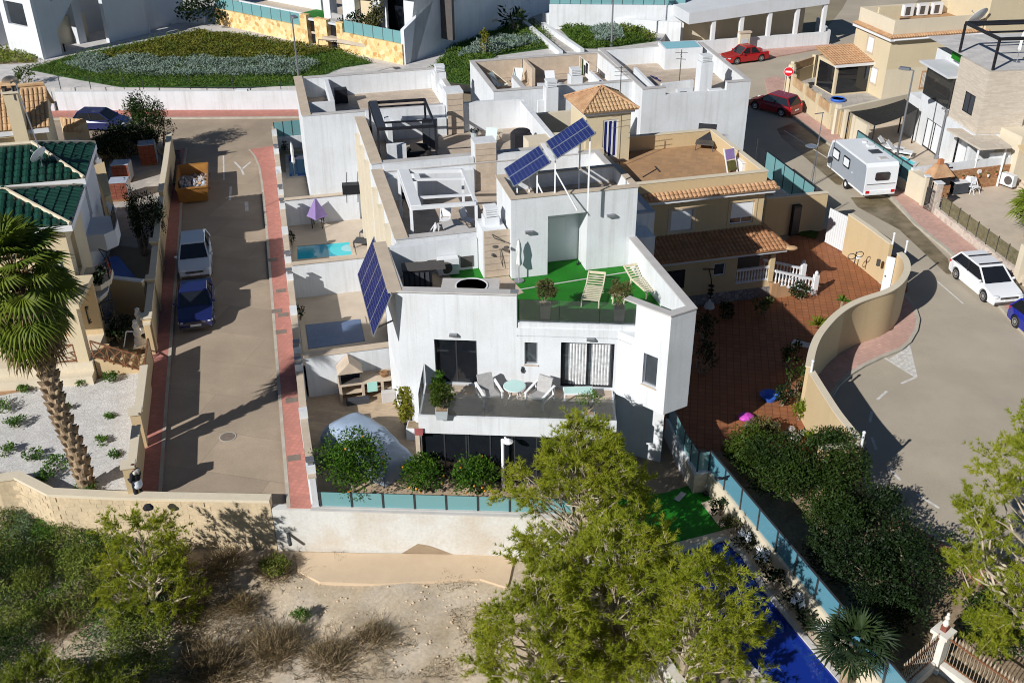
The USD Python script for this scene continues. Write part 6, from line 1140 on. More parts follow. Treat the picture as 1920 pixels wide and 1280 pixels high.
t=T('side_house','cream house corner with brown door at the right edge above the patio','house',at(1930,340,0));q=Fr(xy(1893,352),-15);t.p('wall',q.box(0,6,0,6,0,3.4),'pale_cream');t.p('door',q.box(1.1,2.0,-.03,-.003,.1,2.1),'brown_wood');t.p('awning',hexa([q.P(-.2,-1.2,2.3),q.P(2.4,-1.2,2.3),q.P(2.4,0,2.8),q.P(-.2,0,2.8),q.P(-.2,-1.2,2.36),q.P(2.4,-1.2,2.36),q.P(2.4,0,2.9),q.P(-.2,0,2.9)]),'tan_wall');
for i in range(3):t.p('step',q.box(.2+.25*i,2.4,-1.4+.3*i,-.003,.06+.16*i,.22+.16*i),'beige_paving')
lw=T('stone_wall','low crazy stone wall with dark net fence panels in front of the beige patio','wall',(*xy(1830,440),0));L=LineString(PX([(1756,396),(1832,455),(1905,510),(1990,575)],.3));lw.p('wall',prism(L.buffer(.16,cap_style='flat'),0,.55),'pale_stone')
for i in range(9):
 p=L.interpolate(.35+i*1.0);q_=L.interpolate(1.35+i*1.0);lw.p('post',bar([p.x,p.y,.5],[p.x,p.y,1.5],.05),'dark_metal');lw.p('net_panel',slab([[p.x,p.y,.6],[q_.x,q_.y,.6],[q_.x,q_.y,1.42],[p.x,p.y,1.42]],.015),'net_cloth')
for px,py,h,lab in((1727,388,2.0,0),(1749,398,1.9,1)):
 q=Fr(xy(px,py),-10);t=T('gatepost',('slim cream gatepost at the left of the patio gate','stone gatepost with cap at the right of the patio gate')[lab],'gatepost',(*q.o,0));w=.11 if lab==0 else .2;t.p('shaft',q.box(-w,w,-w,w,0,h),'pale_cream' if lab==0 else 'pale_stone');t.p('cap',q.box(-w-.05,w+.05,-w-.05,w+.05,h+.003,h+.08),'clean_white')
t=T('patio_gate','open dark bar gate between the two patio gateposts','gate',at(1738,393,.1));g0,g1=at(1731,390,.15),at(1744,397,.15)
for i in range(7):p=mid(g0,g1,i/6);t.p('bar',bar(p,p+[0,0,1.4],.03),'dark_metal')
t.p('rail',bar(g0+[0,0,1.3],g1+[0,0,1.3],.04),'dark_metal')
t=T('wall_pier','cream corner pier with a red sign plate at the right edge behind the white hatchback','wall',at(1915,520,0));q=Fr(xy(1900,530),-10);t.p('pier',q.box(0,2.5,-.2,.2,0,2.2),'pale_cream')
# lamp posts
def lamppost(label,b,h,az,arm=.7,m_='grey_metal',head=(.55,.22)):
 t=T('street_lamp',label,'street lamp',b);b=np.array(b,float);t.p('pole',tube([b,b+[0,0,h*.5],b+[0,0,h]],[.09,.07,.05],8),m_);q=Fr(b[:2],az)
 t.p('base',lathe([(.16,0),(.16,.25),(.1,.3)],10,b),m_);t.p('arm',bar(b+[0,0,h-.02],q.P(0,arm*.5,b[2]+h+.02),.06),m_);v,f=rbox(-head[1],head[1],arm*.3,arm*.3+head[0]*1.3,h-.02,h+.12,.05);t.p('lamp_head',q.M((v,f),b[2]),m_);t.p('lens',q.M(bx(-head[1]*.7,head[1]*.7,arm*.4,arm*.3+head[0],h-.045,h-.025),b[2]),'lamp_clear');return t
lamppost('tall grey street lamp behind the caravan at the glass fence',(26.0,65.0,0),6.75,-60);
lamppost('slim grey lamp post before the modern house sliding door',(29.5,66.9,0),3.6,-100,.3,head=(.2,.1))
t=T('antenna_mast','slim lattice aerial mast with a ring on the shaded right road kerb','mast',at(1522,345,0));b0=at(1522,348,0);H_=hz((1522,348),0,(1538,212));t.p('mast',tube([b0,b0+[0,0,H_]],.03,5),'grey_metal');t.p('crossarm',bar(b0+[-.5,0,H_-.05],b0+[.1,.1,H_],.05),'grey_metal');v,f=lathe([(.36,0),(.40,.03),(.36,.06),(.32,.03)],14,b0+[-.4,0,H_*.55]);t.p('ring',(v,f),'aluminium')
for s in range(3):
 a_=s*2.1;t.p('stay',bar(b0+[math.cos(a_)*.18,math.sin(a_)*.18,0],b0+[0,0,H_*.55],.02),'grey_metal')
# gardens and buildings along the top
# bank planting
def groundcover(name,label,poly,n,size,leafm,z,seed,h=.25,ratio=.5):
 g=np.random.default_rng(seed);pg=P_(poly);x0,y0,x1,y1=pg.bounds;from shapely import contains_xy
 pts=np.zeros((0,2))
 while len(pts)<n:
  q=np.column_stack([g.uniform(x0,x1,n),g.uniform(y0,y1,n)]);pts=np.vstack([pts,q[contains_xy(pg,q[:,0],q[:,1])]])
 pts=pts[:n];k=meshkit.fbm(np.column_stack([pts*.9,np.zeros(n)]),3,seed);zz_=z+g.uniform(0,1,n)*h*np.clip(k*2.2-.35,.15,1.2);d=rv(n,g)*[1,1,.5]+[0,0,.7];d/=np.linalg.norm(d,axis=1,keepdims=True)
 return solo(name,label,name.replace('_',' '),blades(np.column_stack([pts,zz_]),d,size*g.uniform(.6,1.4,n),size*ratio,.1),leafm,kind='stuff')
bank=PX([(50,130),(130,105),(300,72),(375,59),(470,68),(560,92),(640,95),(700,118),(640,127),(560,160),(450,163),(225,163),(150,150)],G1+.05)
struct('planting_bed',sheet(Polygon(bank),G1+.02),'lawn_base')
groundcover('grass','rough green grass along the edges of the planted bank',Polygon(bank),34000,.26,'bank_leaf',G1,1,.3,.22)
groundcover('ground_cover','olive yellow ground cover on the upper half of the planted bank',PX([(180,110),(375,62),(480,74),(640,98),(560,112),(260,116)],G1),17000,.22,'bank_olive',G1+.12,2,.4,.4)
groundcover('lavender','grey green lavender rows along the middle of the planted bank',PX([(120,125),(170,112),(300,117),(560,116),(600,125),(560,145),(300,148),(180,143)],G1),17000,.24,'bank_sage',G1+.1,3,.55,.3)
b2_=PX([(790,150),(860,75),(950,40),(1000,40),(1030,70),(1040,90),(930,105),(880,160)],G1);struct('planting_bed',sheet(Polygon(b2_),G1+.02),'lawn_base');groundcover('ground_cover','grey green low juniper in the bed below the big shaded wall',PX([(860,110),(900,82),(990,68),(1010,85),(930,105)],G1),6000,.3,'bank_sage',G1+.1,5,.5,.3);groundcover('grass','green ground cover in the shaded bed beside the big wall',Polygon(b2_),9000,.26,'bank_leaf',G1,6,.4,.3)
b3_=PX([(1050,55),(1110,50),(1200,60),(1230,78),(1130,92),(1085,92)],G1);struct('planting_bed',sheet(Polygon(b3_),G1+.02),'lawn_base');groundcover('ground_cover','green and grey plants in the bed right of the sloping path',Polygon(b3_),8000,.26,'bank_leaf',G1,7,.55,.35);groundcover('ground_cover','grey sage plants in the middle of the right bed',PX([(1100,55),(1160,58),(1170,80),(1120,85)],G1),3000,.3,'bank_sage',G1+.15,8,.5,.3)
b4_=PX([(-300,130),(0,95),(40,88),(70,105),(70,118),(0,121),(-300,150)],G1);struct('planting_bed',sheet(Polygon(b4_),G1+.02),'soil');groundcover('ground_cover','yellow green plants in the bed at the far left corner',Polygon(b4_),4000,.3,'scrub_leaf',G1,9,.4,.4)
shrub('banana_plant','dark large leafed plant by the shaded big wall','plant',962,62,G1,2.4,2.2,'ivy_leaf',90,.7,101,clumps=8,ratio=.35);shrub('yellow_shrub','upright yellow flowering shrub in the shaded bed','shrub',908,105,G1,2.6,.9,'croton_leaf',260,.25,102)
for k,(px,py)in enumerate(((1190,72),(1215,78),(1170,66))):shrub('bed_shrub',('dark olive shrub in the right bed nearest the corner house','small olive shrub at the right end of the right bed','olive shrub in the middle of the right bed edge')[k],'shrub',px,py,G1,1.0,1.3,'scrub_leaf',260,.18,105+k)
shrub('round_bush','rounded green bush behind the clay roof at the far left','bush',48,158,G1,1.4,2.0,'hedge_bright',500,.18,110)
# left white building with the outside stair
tl=T('white_building','white building with an outside stair, top left corner','building',(-42,92,G1))
TF_=Fr((-40.72,88.87),34.1-90);q=TF_
tl.p('wall',q.box(.3,1.9,-.0,.45,G1,9),'grey_white');
tl.p('wall',cut(q.box(-.0,.3,0,4.9,G1,9),[q.box(-1,1,1.2,4.1,G1+2.6,G1+4.6)]),'white_wall',label='sunlit end wall with an opening')
tl.p('wall',q.box(6.9,11.3,0,.5,G1,10),'grey_white',label='shaded pier right of the stair');tl.p('wall',q.box(0.3,14,4.9,5.2,G1,10),'grey_white');
stp=[(1.9,G1+2.1),(6.9,G1+7.4),(6.9,G1+9),(3.2,G1+5.0),(1.9,G1+4.6)]
V=[q.P(x,y,z)for y in(0.0,.25)for x,z in stp];k=len(stp);f=[(0,1,2),(0,2,3),(0,3,4),(5,7,6),(5,8,7),(5,9,8)]+[x for i in range(k)for x in((i,(i+1)%k+k,(i+1)%k),(i,i+k,(i+1)%k+k))]
tl.p('stair_flank',(np.array(V),np.array(f)),'grey_white',label='sloping flank of the outside stair');tl.p('column',q.box(5.1,5.9,2.0,2.7,G1,7),'grey_white')
tl.p('lintel',q.box(1.9,6.9,.25,4.9,G1+7.2,G1+7.5),'grey_white');tl.p('wall',q.box(1.9,6.9,3.0,3.3,G1,G1+2.4),'pale_cream');tl.p('wall',q.box(11.3,16.5,.8,5,G1,10),'grey_white')
tl.p('ramp_wall',prism(LineString(PX([(300,42),(385,44)],G1)).buffer(.18,cap_style='flat'),G1,G1+.6),'white_wall');tl.p('step',prism(Polygon(PX([(285,45),(305,20),(335,30),(320,48)],G1)),G1,G1+.15),'grey_paving')
tl.p('wall',prism(Polygon(PX([(-300,105),(0,88),(33,82),(30,40),(-300,60)],G1)),G1,9),'grey_white',label='bluish shaded wall at the far left')
for k,(px,py)in enumerate(((122,97),(281,62),(380,42))):
 b0=at(px,py,G1);solo('path_light',('short black and white path light below the outside stair','short path light at the right pier of the white building','low white path light at the left end of the stone wall')[k],'path light',union([tube([b0,b0+[0,0,.5]],.08,8),tube([b0+[0,0,.5],b0+[0,0,.7]],.09,8)]),'clean_white' if k else 'black_steel')
# stone wall with glass
J=Fr((-28.74,101.9),37.8);sw_=T('stone_wall','long golden stone wall with aqua glass panels along the sloping path','wall',J.P(6,0,G1));sw_.p('wall',J.box(0,12.4,-.2,.2,G1,3.0),'gold_stone');rail(sw_,[J.P(.1,0)[:2],J.P(12.3,0)[:2]],3.0,1.05,9,'aqua_glass','dark_metal',.05)
t=T('stone_pier','golden stone pier left of the dark garden gate','pier',J.P(12.9,0,G1));t.p('pier',J.box(12.4,13.3,-.22,.3,G1,4.1),'gold_stone')
t=T('stone_pier','golden stone pier between the two dark gates','pier',J.P(15.1,0,G1));t.p('pier',J.box(14.3,15.9,-.22,.3,G1,4.0),'gold_stone')
t=T('stone_pier','golden stone pier right of the second dark gate','pier',J.P(17.5,0,G1));t.p('pier',J.box(17.1,17.9,-.22,.3,G1,4.0),'gold_stone')
for k,(r0,r1)in enumerate(((13.32,14.28),(15.92,17.08))):t=T('garden_gate',('left dark gate in the stone wall','right dark gate in the stone wall beside the iron hand rail')[k],'gate',J.P(r0,.3,G1));t.p('gate_panel',J.box(r0,r1,.25,.3,G1+.05,3.6),'black_steel');t.p('lintel',J.box(r0,r1,.0,.3,3.62,3.8),'grey_white')
a,b=np.array(J.P(17.9,0)[:2]),np.array([-9.0,86.6]);sw2=T('stone_wall','right part of the golden stone wall with aqua glass below the shaded white house','wall',(*mid(a,b,.5),G1));sw2.p('wall',prism(LineString([a,b]).buffer(.2,cap_style='flat'),G1-1.4,3.2),'gold_stone');rail(sw2,[a,b],3.2,1.05,6,'aqua_glass','dark_metal',.05)
t=T('hand_rail','dark iron hand rail beside the right gate of the stone wall','railing',at(630,97,G1));pts_=[at(599,96,G1),at(627,98,G1),at(655,94,G1)]
for p in pts_:t.p('post',bar(p,p+[0,0,1.0],.05),'black_steel')
for i in range(2):t.p('rail',bar(pts_[i]+[0,0,1],pts_[i+1]+[0,0,1],.05),'black_steel');t.p('rail',bar(pts_[i]+[0,0,.5],pts_[i+1]+[0,0,.5],.04),'black_steel')
# upper terraces behind the stone wall
u1=T('upper_house','white house with dark openings behind the stone wall, top centre','house',J.P(15,5,G1));u1.p('terrace',J.box(0,24,.2,14,2.4,2.6),'beige_paving');u1.p('turf',J.box(7.2,11.5,1.8,6.5,2.603,2.63),'turf',label='bright green turf patch behind the glass')
u1.p('wall',J.box(0,8,6.5,7,2.6,4.2),'white_wall');u1.p('wall',J.box(.0,9.2,2.9,3.1,2.6,3.2),'white_wall')
for r0,r1 in((11.6,12.5),(14.2,15.8),(18.2,18.6)):u1.p('column',J.box(r0,r1,3.5,4.4,2.6,9),'white_wall')
u1.p('dark_room',J.box(12.5,26,5.2,5.5,2.6,7),'grille',label='dark openings behind the columns');u1.p('wall',J.box(15.8,17.5,4.2,4.6,2.6,7),'cream_wall')
t=T('garden_sofa','grey garden sofa between the columns behind the stone wall','sofa',J.P(13.2,3.2,2.6),37.8);t.p('seat',bx(-.7,.7,-.4,.4,.1,.45),'grey_rattan');t.p('backrest',bx(-.7,.7,.4,.6,.1,.9),'grey_rattan')
solo('hedge_bush','large dark bush on the terrace behind the two gates','bush',leafcloud(J.P(17.5,2.0,3.4),(2.0,1.0,1.2),900,.25,16,120),'ivy_leaf');solo('clipped_hedge','tall brown green hedge screen beside the right dark opening','hedge',leafcloud(J.P(19.8,2.2,4.0),(1.1,.7,1.9),1200,.22,18,121),'olive_leaf');solo('dark_bush','dark bush in shade at the left end of the stone wall','bush',leafcloud(at(375,22,3.0),(2.6,1.6,1.6),900,.3,16,122),'ivy_leaf')
parasol_closed('closed white parasol on the terrace before the shaded white house',J.P(21.6,1.6,2.6),3.0);t=T('dining_set','brown round table on the terrace behind the right glass panels','table',J.P(23.0,1.2,2.6));b0=J.P(23.0,1.4,2.6);t.p('tabletop',lathe([(.7,.7),(.7,.76),(0,.76)],16,b0),'brown_wood');t.p('leg',tube([b0,b0+[0,0,.7]],.12,8),'brown_wood');
# big shaded house to the right of it
Q0,Q1=np.array([-8.9,86.5]),np.array([1.05,101.83]);QF=Fr(Q0,math.degrees(math.atan2(*(Q1-Q0))));LQ=np.linalg.norm(Q1-Q0)
big=T('shaded_house','big white house whose large blank right wall stands in blue shade','house',(*mid(Q0,Q1,.5),G1));pr=[(0,-1.0),(LQ+6,-1.0),(LQ+6,14),(4.2,14),(4.2,6.0),(0,4.4)]
V=[QF.P(x,d,z)for x in(-.35,0)for d,z in pr];k=len(pr);f=[(0,2,1),(0,3,2),(0,4,3),(0,5,4),(6,7,8),(6,8,9),(6,9,10),(6,10,11)]+[x for i in range(k)for x in((i,(i+1)%k,(i+1)%k+k),(i,(i+1)%k+k,i+k))]
big.p('side_wall',(np.array(V),np.array(f)),'white_wall',label='large blank side wall with a raked lower edge');big.p('slab',QF.box(-9.5,-.36,2.6,8,6.4,7.4),'white_wall');big.p('column',QF.box(-2.6,-1.3,3.4,4.4,2.6,6.4),'white_wall');big.p('column',QF.box(-6.2,-5.2,3.4,4.4,2.6,6.4),'white_wall');big.p('dark_room',QF.box(-9.5,-.36,5.0,5.3,2.6,6.4),'dark_glass',label='dark glazing between the columns');big.p('terrace',QF.box(-9.5,-.36,.2,8,2.3,2.6),'beige_paving')
for k,(d,z)in enumerate(((7.5,5.5),(11.5,7.4),(15,6.0))):solo('wall_lamp',('lowest small lamp on the big shaded wall','middle small lamp on the big shaded wall','upper small lamp on the big shaded wall')[k],'lamp',QF.box(0.0,.14,d-.18,d+.18,z,z+.12),'grey_metal')
# sloping path and white walls, top centre right
pa=PX([(985,20),(1005,0),(1040,-40),(1090,-40),(1030,30),(1080,95),(1050,95),(1000,45),(982,38)],G1);struct('path',sheet(Polygon(pa),G1+.03),'grey_paving')
for a_,b_,lb in(((982,38),(1052,96),'left low white wall of the sloping path'),((1018,42),(1092,92),'right low white wall of the sloping path'),((985,36),(1010,-30),'low white wall of the path beside the shaded house')):
 L=LineString(PX([a_,b_],G1+.5));t=T('path_wall',lb,'wall',(*L.coords[0],G1));t.p('wall',prism(L.buffer(.18,cap_style='flat'),G1-.5,G1+.5),'white_wall')
K_=LineString([xy(1018,24,2.6),xy(1278,42,2.6)]);t=T('white_wall','long white wall with glass panels along its top, top centre right','wall',(*K_.coords[0],0));t.p('wall',prism(K_.buffer(.2,cap_style='flat'),0,2.6),'white_wall')
K2=[xy(1030,8,3.8),xy(1285,10,3.8)];t=T('glass_fence','aqua glass fence on the upper white terrace, top centre right','fence',(*K2[0],0));t.p('wall',prism(LineString(K2).buffer(.2,cap_style='flat'),0,3.8),'white_wall');rail(t,K2,3.8,1.1,13,'aqua_glass','dark_metal',.05)
K3=[xy(1300,5,3.8),xy(1420,-30,3.8)];t=T('glass_fence','aqua glass fence on the upper white terrace above the carport','fence',(*K3[0],0));t.p('wall',prism(LineString(K3).buffer(.2,cap_style='flat'),0,3.8),'white_wall');rail(t,K3,3.8,1.1,8,'aqua_glass','dark_metal',.05)
t=T('white_pier','white pier with louvre top at the right end of the long white wall','pier',(*xy(1275,70,0),0));q=Fr(xy(1272,74,0),-16);t.p('pier',q.box(-.5,.5,-.4,.4,0,3.1),'white_wall');t.p('vent',q.box(-.3,.3,-.42,-.403,2.5,2.95),'grille')
# carport wall
KF=Fr(xy(1341,101),-14);cp_=T('carport','white open carport with five posts along the far pavement','carport',KF.P(6,1));cp_.p('wall',KF.box(-3,11.4,-.12,.12,0,1.3),'white_wall');cp_.p('roof_beam',hexa([KF.P(-3,-.2,2.9),KF.P(11.0,-.2,3.9),KF.P(11.0,4.5,3.9),KF.P(-3,4.5,2.9),KF.P(-3,-.2,3.9),KF.P(11.0,-.2,5.2),KF.P(11.0,4.5,5.2),KF.P(-3,4.5,3.9)]),'grey_white');cp_.p('wall',KF.box(-3,11,4.0,4.3,0,3.2),'pale_cream');cp_.p('floor',KF.box(-3,11,.12,4,.02,.06),'beige_paving')
for i in range(5):cp_.p('post',KF.box(-.6+i*2.8,-.25+i*2.8,-.1,.25,1.3,3.9),'clean_white')
cp_.p('wall',hexa([KF.P(11.4,-.12,0),KF.P(11.65,-.12,0),KF.P(13.2,5,0),KF.P(12.95,5,0),KF.P(11.4,-.12,1.4),KF.P(11.65,-.12,1.4),KF.P(13.2,5,1.4),KF.P(12.95,5,1.4)]),'grey_white')
q=Fr(xy(1391,100),-14);t=T('meter_box','cream and white meter cabinet standing at the carport wall behind the red car','cabinet',(*q.o,0));t.p('body',q.box(-.5,.5,-.35,.0,0,1.9),'pale_cream');t.p('door',q.box(-.3,.3,-.37,-.352,.2,1.4),'grey_white');t.p('roof',q.box(-.6,.6,-.42,.05,1.903,2.05),'coping')
lamppost('tall grey street lamp in front of the white end house against the lavender bank',(*xy(563,172,G1),G1),hz((563,172),G1,(556,30))-G1,150,.5);lamppost('thin grey street lamp before the long white wall, top centre right',(*xy(1146,88,G1),G1),7.5,90,.4)
# left houses
kl=lambda x,y:(x/5.333,140+y/5.333);kl2=lambda x,y:(x/5.333,360+y/5.333);kl3=lambda x,y:(x/5.333,560+y/5.333)
ze=6.05
e_br,e_fr=at(*kl(950,690),ze),at(*kl(840,1035),ze);H=Fr(e_fr[:2],math.degrees(math.atan2(*(e_br-e_fr)[:2])));LH=float(np.linalg.norm(e_br-e_fr))
lh=T('green_roofed_house','cream and white house with dark green glazed tile roof, left edge','house',H.P(-4,2))
rz=7.2;rp=H.P(-2.6,LH/2,rz);WLn=11.0
lh.p('wall',H.box(-WLn,-.45,.45,LH-.4,0,ze-.15),'white_wall')
tiled_slope(lh,H.P(-WLn,0,ze),H.P(0,0,ze),H.P(-WLn,LH/2,rz),rp,.40,.46,'green_tile',single=True,nmax=170);tiled_slope(lh,H.P(0,0,ze),H.P(0,LH,ze),rp,rp+1e-4,.40,.46,'green_tile',single=True,nmax=60)
tiled_slope(lh,H.P(0,LH,ze),H.P(-WLn,LH,ze),rp,H.P(-WLn,LH/2,rz),.40,.46,'green_tile',nmax=0)
for a,b in((H.P(0,0,ze),rp),(H.P(0,LH,ze),rp),(rp,H.P(-WLn,LH/2,rz))):lh.p('ridge_tile',tube([mid(a,b,0)+[0,0,.06],mid(a,b,1)+[0,0,.08]],.1,7),'ridge_mortar')
lh.p('fascia',H.box(-WLn,.05,-.06,-.003,ze-.32,ze-.02),'clean_white');lh.p('fascia',H.box(.003,.06,0,LH,ze-.3,ze-.02),'clean_white')
# front wing
f_b,f_f=at(156,350,6.5),at(132,421,6.5);H2=Fr(f_f[:2],math.degrees(math.atan2(*(f_b-f_f)[:2])));L2=float(np.linalg.norm(f_b-f_f))
fw=T('green_roofed_wing','front wing of the green roofed house with bay window and curved balcony, behind the palm','house',H2.P(-3,1));
rp2=H2.P(-2.9,L2*.5,7.5);tiled_slope(fw,H2.P(-8,0,6.5),H2.P(0,0,6.5),H2.P(-8,L2*.5,7.5),rp2,.40,.46,'green_tile',single=True,nmax=110);tiled_slope(fw,H2.P(0,0,6.5),H2.P(0,L2,6.5),rp2,rp2+1e-4,.40,.46,'green_tile',single=True,nmax=60);tiled_slope(fw,H2.P(0,L2,6.5),H2.P(-8,L2,6.5),rp2,H2.P(-8,L2*.5,7.5),.40,.46,'green_tile',nmax=0)
for a,b in((H2.P(0,0,6.5),rp2),(H2.P(0,L2,6.5),rp2),(rp2,H2.P(-8,L2*.5,7.5))):fw.p('ridge_tile',tube([a+[0,0,.06],b+[0,0,.08]],.1,7),'ridge_mortar')
fw.p('fascia',H2.box(.003,.06,0,L2,6.2,6.48),'clean_white');fw.p('fascia',H2.box(-8,.05,-.06,-.003,6.2,6.48),'clean_white')
fw.p('wall',cut(H2.box(-8,-.4,.35,L2,0,6.3),[H2.box(-.6,0,1.2,2.2,3.4,5.4),H2.box(-2.6,-1.2,0,.5,3.4,5.2)]),'cream_wall')
RF=Fr(H2.P(-.4,0)[:2],H2.az-90);opening(fw,RF,-2.2,-1.2,3.4,5.4,.12,'clean_white','window_glass',2)
fw.p('balcony',prism(Polygon([H2.P(-.4,.6)[:2],H2.P(.5,.7)[:2],H2.P(.9,1.3)[:2],H2.P(.9,2.4)[:2],H2.P(.4,2.9)[:2],H2.P(-.4,2.9)[:2]]),2.75,3.0),'pale_cream');bp=[H2.P(.45,.75,3),H2.P(.85,1.35,3),H2.P(.85,2.35,3),H2.P(.4,2.8,3)]
for i in range(3):
 fw.p('railing',cat([bar(bp[i]+[0,0,.95],bp[i+1]+[0,0,.95],.05),bar(bp[i]+[0,0,.1],bp[i+1]+[0,0,.95],.03),bar(bp[i]+[0,0,.95],bp[i+1]+[0,0,.1],.03)]),'black_steel',kind='stuff');fw.p('post',bar(bp[i],bp[i]+[0,0,.95],.05),'black_steel')
fw.p('bay',prism(Polygon([H2.P(-.4,.3)[:2],H2.P(.35,.6)[:2],H2.P(.6,1.2)[:2],H2.P(.6,2.2)[:2],H2.P(-.4,2.6)[:2]]),0,2.4),'cream_wall');fw.p('sill',prism(Polygon([H2.P(-.4,.2)[:2],H2.P(.42,.52)[:2],H2.P(.7,1.15)[:2],H2.P(.7,2.25)[:2],H2.P(-.4,2.7)[:2]]),2.403,2.5),'grey_white')
fw.p('window',H2.box(.601,.63,1.3,2.1,1.0,2.2),'window_glass');fw.p('window',slab([H2.P(.36,.58,1.0),H2.P(.61,1.18,1.0),H2.P(.61,1.18,2.2),H2.P(.36,.58,2.2)],.04),'window_glass')
solo('balcony_cloth','red and white cloth hung on the balcony of the front wing','cloth',slab([bp[1]+[.05,.1,.9],bp[2]+[.05,-.4,.9],bp[2]+[.08,-.4,.1],bp[1]+[.08,.1,.2]],.04),'red_cloth')
solo('balcony_plants','dark potted greenery along the balcony of the front wing','plants',leafcloud(H2.P(.5,1.0,3.4),(.3,.5,.35),260,.2,8,200),'ivy_leaf',kind='stuff')
# white curved balcony and tan wall further back
lh.p('balcony',prism(Polygon([H.P(-.45,1.0)[:2],H.P(.6,1.0)[:2],H.P(1.1,.4)[:2],H.P(1.1,-1.0)[:2],H.P(.6,-1.5)[:2],H.P(-.45,-1.4)[:2]]),2.6,3.5),'grey_white');lh.p('railing',cat([bar(H.P(1.05,-1+i*.25,3.5),H.P(1.05,-1+i*.25,4.3),.04)for i in range(6)]+[bar(H.P(1.05,-1,4.3),H.P(1.05,.4,4.3),.05)]),'black_steel',kind='stuff')
lh.p('wall',cut(H.box(-.449,-.3,-1.6,LH,0,5.4),[H.box(-.6,0,.8,1.8,3.4,5.0)]),'grey_white');opening(lh,Fr(H.P(-.3,0)[:2],H.az-90),-1.8,-.8,3.4,5.0,.1,'clean_white','window_glass',2)
tq=[at(*kl(930,910),3.6),at(*kl(1040,870),3.6),at(*kl(1110,1200),3.0),at(*kl(1050,1230),3.0)];lh.p('stair_wall',hexa([[p[0],p[1],0]for p in tq]+tq),'tan_wall',label='sloping tan stair wall beside the pallets')
solo('white_board','white board leaning at the corner of the curved balcony','board',slab([at(*kl2(1060,90),3.4),at(*kl2(1170,170),3.2),at(*kl2(1130,240),2.7),at(*kl2(1060,130),2.9)],.05),'clean_white')
solo('blue_tarp','dark blue tarpaulin spread in the shaded yard of the front wing','tarpaulin',slab([at(*kl2(1040,660),.5),at(*kl2(1180,640),.4),at(*kl2(1360,860),.3),at(*kl2(1060,830),.6)],.04),'blue_plastic')
struct('yard_paving',sheet(Polygon(PX([(205,300),(300,285),(318,420),(290,470),(215,460),(200,380)])),.02),'grey_paving')
yt=at(*kl2(1025,850),2.0),at(*kl2(1430,895),2.0);t=T('yard_wall','tan wall with white coping across the dark yard beside the bay window','wall',(*yt[0][:2],0));L=LineString([yt[0][:2],yt[1][:2]]);t.p('wall',prism(L.buffer(.1,cap_style='flat'),0,2.0),'tan_wall');t.p('coping',prism(L.buffer(.14,cap_style='flat'),2.003,2.08),'clean_white')
# porch and stairs at the front
s0,s1=at(*kl3(-300,895),0),at(*kl3(965,800),0);PFm=Fr(s1[:2],math.degrees(math.atan2(*(s1-s0)[:2]))-90)
pr=T('front_porch','cream porch base with square column and crossed railing behind the palm trunk','porch',PFm.P(-3,0));pr.p('base',PFm.box(-9,0,0,2.6,0,.9),'pale_cream');pr.p('step',PFm.box(-9,0,-.5,-.003,0,.45),'pale_cream');pr.p('column',PFm.box(-.65,-.15,.1,.6,.903,3.6),'cream_wall');pr.p('roof_slab',PFm.box(-9,0,.1,3,3.6,3.85),'cream_wall');pr.p('wall',PFm.box(-9,.0,2.6,2.8,0,3.6),'tan_wall')
def xrail(th,a,b,n,h=.9,m_='rust_metal'):
 a,b=np.array(a),np.array(b);th.p('handrail',bar(a+[0,0,h],b+[0,0,h],.06),m_);th.p('bottom_rail',bar(a+[0,0,.08],b+[0,0,.08],.05),m_)
 for i in range(n+1):p=mid(a,b,i/n);th.p('post',bar(p,p+[0,0,h],.045),m_)
 for i in range(n):p,q=mid(a,b,i/n),mid(a,b,(i+1)/n);th.p('cross',cat([bar(p+[0,0,.1],q+[0,0,h],.035),bar(p+[0,0,h],q+[0,0,.1],.035)]),m_)
r1=T('railing','rusty crossed railing on the porch left of the square column','railing',PFm.P(-1.5,.1,.9));xrail(r1,PFm.P(-2.4,.12,.9),PFm.P(-.7,.12,.9),1)
r2=T('stair_railing','rusty crossed railing down the porch steps beside the garden wall','railing',PFm.P(1,.3,.5));xrail(r2,PFm.P(.05,.2,1.0),PFm.P(2.0,.1,.15),3)
st_=T('porch_steps','tan steps down from the porch to the gravel garden','steps',PFm.P(1,.8));[st_.p('step',PFm.box(.05+i*.38,.43+i*.38,.2,1.6,0,.9-i*.17),'tan_wall')for i in range(5)]
r3=T('railing','dark railing of the upper steps under the bay window','railing',H2.P(.8,-.4,1.2));xrail(r3,H2.P(-.2,-.2,1.5),H2.P(1.0,.2,1.5),2,.9,'black_steel')
for k,(px,py,h)in enumerate(((262,645,1.9),(266,622,1.7))):
 b0=at(px,py,.6);t=T('garden_statue',('white stone urn figure on the garden wall near the steps','white stone ornament on the gatepost behind the urn figure')[k],'statue',b0);t.p('plinth',lathe([(.22,0),(.22,.3),(.14,.4)],10,b0),'stone_white');t.p('figure',lathe([(.14,.4),(.2,.6),(.12,.8),(.18,1.0),(.1,1.15),(.12,1.25),(0,1.36)],10,b0),'stone_white')
